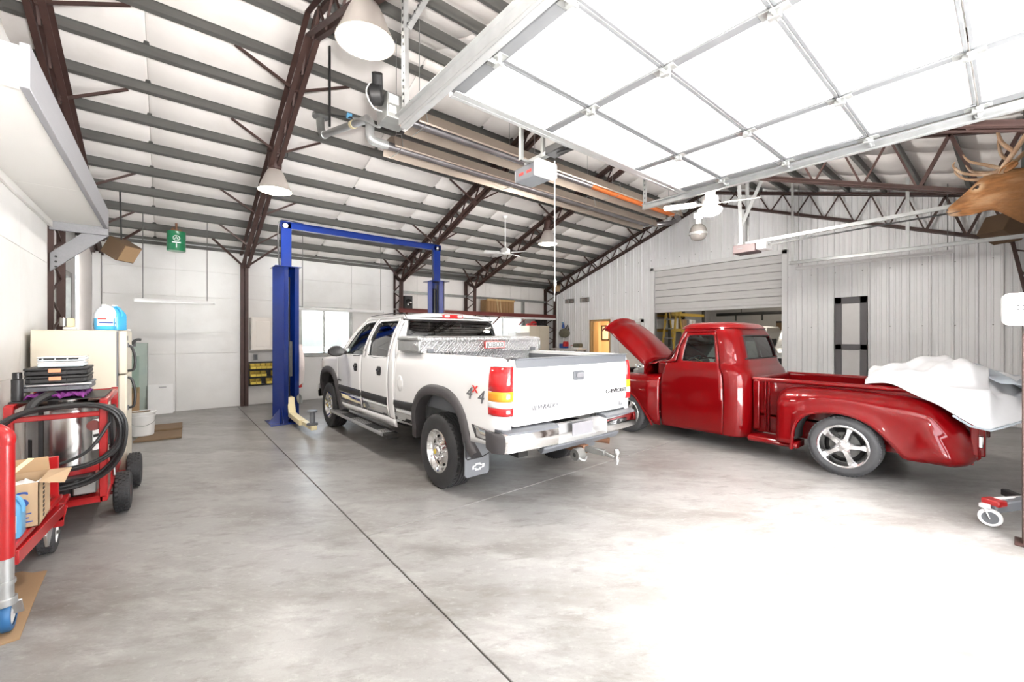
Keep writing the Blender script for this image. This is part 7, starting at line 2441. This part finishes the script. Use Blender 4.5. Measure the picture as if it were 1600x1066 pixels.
# ------------------------------------------------------------------ elk head on the front wall
EX = 7.3
ek = thing('elk_head_mount', 'mounted elk head with antlers reaching in at the right edge', 'taxidermy', (EX, YF, 3.0))
sec = [(.532, 3.10, .528, 3.085, .012), (.526, 3.135, .518, 3.066, .032), (.505, 3.168, .495, 3.05, .046), (.468, 3.203, .455, 3.036, .050), (.415, 3.258, .40, 3.027, .052), (.36, 3.315, .345, 3.024, .060), (.31, 3.37, .285, 3.028, .078),
       (.25, 3.435, .22, 3.044, .098), (.20, 3.478, .16, 3.05, .110), (.13, 3.492, .09, 3.0, .112), (.04, 3.482, .0, 2.90, .122), (-.07, 3.463, -.09, 2.82, .145), (-.22, 3.44, -.24, 2.72, .18), (-.42, 3.42, -.43, 2.64, .225), (-.62, 3.40, -.62, 2.60, .25), (YF + .01, 3.38, YF + .01, 2.58, .25)]
rows = []
NR = 32
for i, (yt, zt, yb, zb_, hw_) in enumerate(sec):
    c0 = V(0, (yt + yb) / 2, (zt + zb_) / 2)
    u = V(0, (yt - yb) / 2, (zt - zb_) / 2)
    y = c0.y
    mane = max(0, min(1, (.12 - y) / .2))
    r_ = []
    for k in range(NR):
        t = 2 * PI * k / NR
        c_, s_ = math.cos(t), math.sin(t)
        low = max(0, -s_)
        # narrow jaw, brow ridge over the eye, hollow below it; shaggy mane under the neck
        wf = hw_ * (1 - .34 * low ** 1.5 if y > .12 else 1) * (1 - .18 * max(0, s_) ** 2)
        if .2 < y < .36:
            wf *= 1 + .16 * math.exp(-((s_ - .62) / .16) ** 2) - .07 * math.exp(-((s_ - .28) / .2) ** 2)
        if y > .44:
            wf *= 1 + .12 * math.exp(-((s_ - .15) / .3) ** 2)
        shag = 1 + mane * (.035 * math.sin(k * 2.7 + i * 1.9) + .06 * low * math.sin(k * 4.1 + i * 2.3))
        r_.append(V(EX + c_ * wf * shag, 0, 0) + c0 + u * s_ * shag)
    rows.append(r_)
part('head_and_neck', MB().rings(rows), 'fur', ek, sub=1, ang=180)
for s_ in (-1, 1):
    part('eye', MB().lathe([(0, .016), (.010, .013), (.017, .004), (.019, -.004)], (EX + s_ * .072, .275, 3.322), V(s_, .35, .3), 16), 'eye', ek)
    part('eyelid', MB().tube([V(EX + s_ * (.080 - .010 * abs(a)), .275 + .036 * a, 3.322 - .016 * a + .018 * (1 - a * a)) for a in [k / 4 - 1 for k in range(9)]], .007, 6), 'fur_dark', ek)
    ear = []
    for k in range(7):
        t = k / 6
        w_ = .052 * math.sin(PI * (.12 + .86 * t)) ** .7
        c_ = V(EX + s_ * (.085 + .10 * t), .085 - .10 * t, 3.425 + .075 * t)
        ear.append([c_ + V(s_ * (.012 * math.cos(a)), w_ * math.cos(a), .9 * w_ * math.sin(a) + .0) for a in [PI * q / 6 - PI * .0 for q in range(7)]] + [c_ + V(s_ * .01, w_ * math.cos(a) * .8, .9 * w_ * math.sin(a) * .7) for a in [PI * (6 - q) / 6 for q in range(7)]])
    part('ear', MB().rings(ear), 'fur', ek)
    part('nostril', MB().lathe([(0, .004), (.012, .002), (.014, -.004)], (EX + s_ * .034, .520, 3.115), V(s_ * .6, .8, .1), 10), 'nose', ek)
    bx_ = EX + s_ * .06
    mainb = spline([(bx_, .10, 3.44), (bx_ + s_ * .06, .07, 3.50), (bx_ + s_ * .16, .0, 3.60), (bx_ + s_ * .30, -.12, 3.78), (bx_ + s_ * .36, -.32, 4.0), (bx_ + s_ * .30, -.52, 4.22), (bx_ + s_ * .22, -.62, 4.42)], 6)
    n_ = len(mainb)
    an = part('antler', MB().tube(mainb, [lerp(.030, .010, k / (n_ - 1)) for k in range(n_)], 10), 'antler', ek)
    tines = [[(bx_ + s_ * .01, .11, 3.46), (bx_ + s_ * .05, .24, 3.45), (bx_ + s_ * .08, .38, 3.50), (bx_ + s_ * .07, .46, 3.60), (bx_ + s_ * .06, .45, 3.66)],
             [(bx_ + s_ * .03, .09, 3.48), (bx_ + s_ * .12, .22, 3.54), (bx_ + s_ * .17, .33, 3.60), (bx_ + s_ * .17, .38, 3.69)],
             [(bx_ + s_ * .15, .0, 3.60), (bx_ + s_ * .22, .09, 3.72), (bx_ + s_ * .22, .12, 3.88), (bx_ + s_ * .20, .11, 3.97)],
             [(bx_ + s_ * .34, -.20, 3.88), (bx_ + s_ * .42, -.08, 4.02), (bx_ + s_ * .42, -.05, 4.18)],
             [(bx_ + s_ * .33, -.42, 4.1), (bx_ + s_ * .36, -.32, 4.3), (bx_ + s_ * .34, -.30, 4.42)]]
    for tt in tines:
        sp2 = spline(tt, 6)
        part('tine', MB().tube(sp2, [lerp(.022, .006, (k / (len(sp2) - 1)) ** 1.3) for k in range(len(sp2))], 8), 'antler', an)
part('nose_pad', MB().lathe([(0, .012), (.022, .008), (.034, -.006), (.036, -.02)], (EX, .522, 3.105), V(0, 1, .1), 16), 'nose', ek)
part('mouth_line', MB().tube(spline([(EX - .047, .40, 3.085), (EX - .046, .46, 3.075), (EX - .032, .508, 3.072), (EX, .527, 3.074), (EX + .032, .508, 3.072), (EX + .046, .46, 3.075), (EX + .047, .40, 3.085)], 5), .004, 6), 'nose', ek)
part('plaque', MB().prism([(EX - .24, 3.2), (EX - .22, 2.6), (EX, 2.42), (EX + .22, 2.6), (EX + .24, 3.2), (EX + .12, 3.36), (EX - .12, 3.36)], 'Y', YF + .001, YF + .03), 'crate', ek, bev=.008)

# ------------------------------------------------------------------ near right edge
wbx = thing('post_box', 'white rounded plastic box with four holes on a brown steel post at the right edge', 'box', (4.98, -.10, 1.68))
part('housing', MB().prism([(a, b) for a, b in rrect(-.26, .065, 1.68, 1.925, .045, 5)], 'X', 4.93, 5.02), 'white', wbx, bev=.015, seg=3)
for (y, z) in ((-.045, 1.80), (-.045, 1.828), (-.018, 1.80), (-.018, 1.828)):
    part('hole', MB().cyl((4.927, y, z), (4.931, y, z), .006, n=10), 'black', wbx)
part('mount', MB().cbox((5.02, -.085, 1.66), .06, .08, .10), 'galv_light', wbx, bev=.005)
part('stand_post', MB().box(5.03, 5.13, -.13, -.037, 0, 1.68).box(4.98, 5.18, -.20, .0, 0, .012), 'brown', wbx, bev=.004)
es = thing('wheeled_stand', 'red and black wheeled stand on casters at the right edge', 'stand', (5.7, -.05, 0))
part('leg', MB().beam((5.36, .13, .15), (5.75, -.10, .17), .085, .085), 'grey_plastic', es, bev=.01)
part('leg', MB().beam((5.78, -.10, .16), (6.3, -.42, .16), .06, .06), 'red', es, bev=.008)
part('cross_leg', MB().beam((5.50, -.25, .16), (5.95, .06, .16), .06, .06), 'black', es, bev=.008)
part('lever', MB().beam((5.47, .10, .205), (6.0, -.20, .19), .035, .012), 'white', es, bev=.003)
part('socket', MB().cbox((5.40, .11, .19), .10, .12, .05, rz=-.5), 'red', es, bev=.008)
part('mast', MB().box(5.85, 5.95, -.22, -.12, .14, .45), 'red', es, bev=.006)
for (x, y) in ((5.33, .16), (5.50, -.27), (6.3, -.42)):
    cs = part('caster_fork', MB().cyl((x, y, .15), (x, y, .175), .035, n=16).beam((x - .028, y, .155), (x - .028, y - .03, .07), .006, .05, (1, 0, 0)).beam((x + .028, y, .155), (x + .028, y - .03, .07), .006, .05, (1, 0, 0)), 'label_white', es)
    part('caster_tyre', MB().lathe([(.05, -.018), (.066, -.018), (.072, -.01), (.072, .01), (.066, .018), (.05, .018)], (x, y - .03, .073), 'X', 26), 'label_white' if y > 0 else 'grey_plastic', cs)
    part('caster_disc', MB().lathe([(0, -.012), (.05, -.016), (.05, .016), (0, .012)], (x, y - .03, .073), 'X', 22), 'grey_plastic', cs)
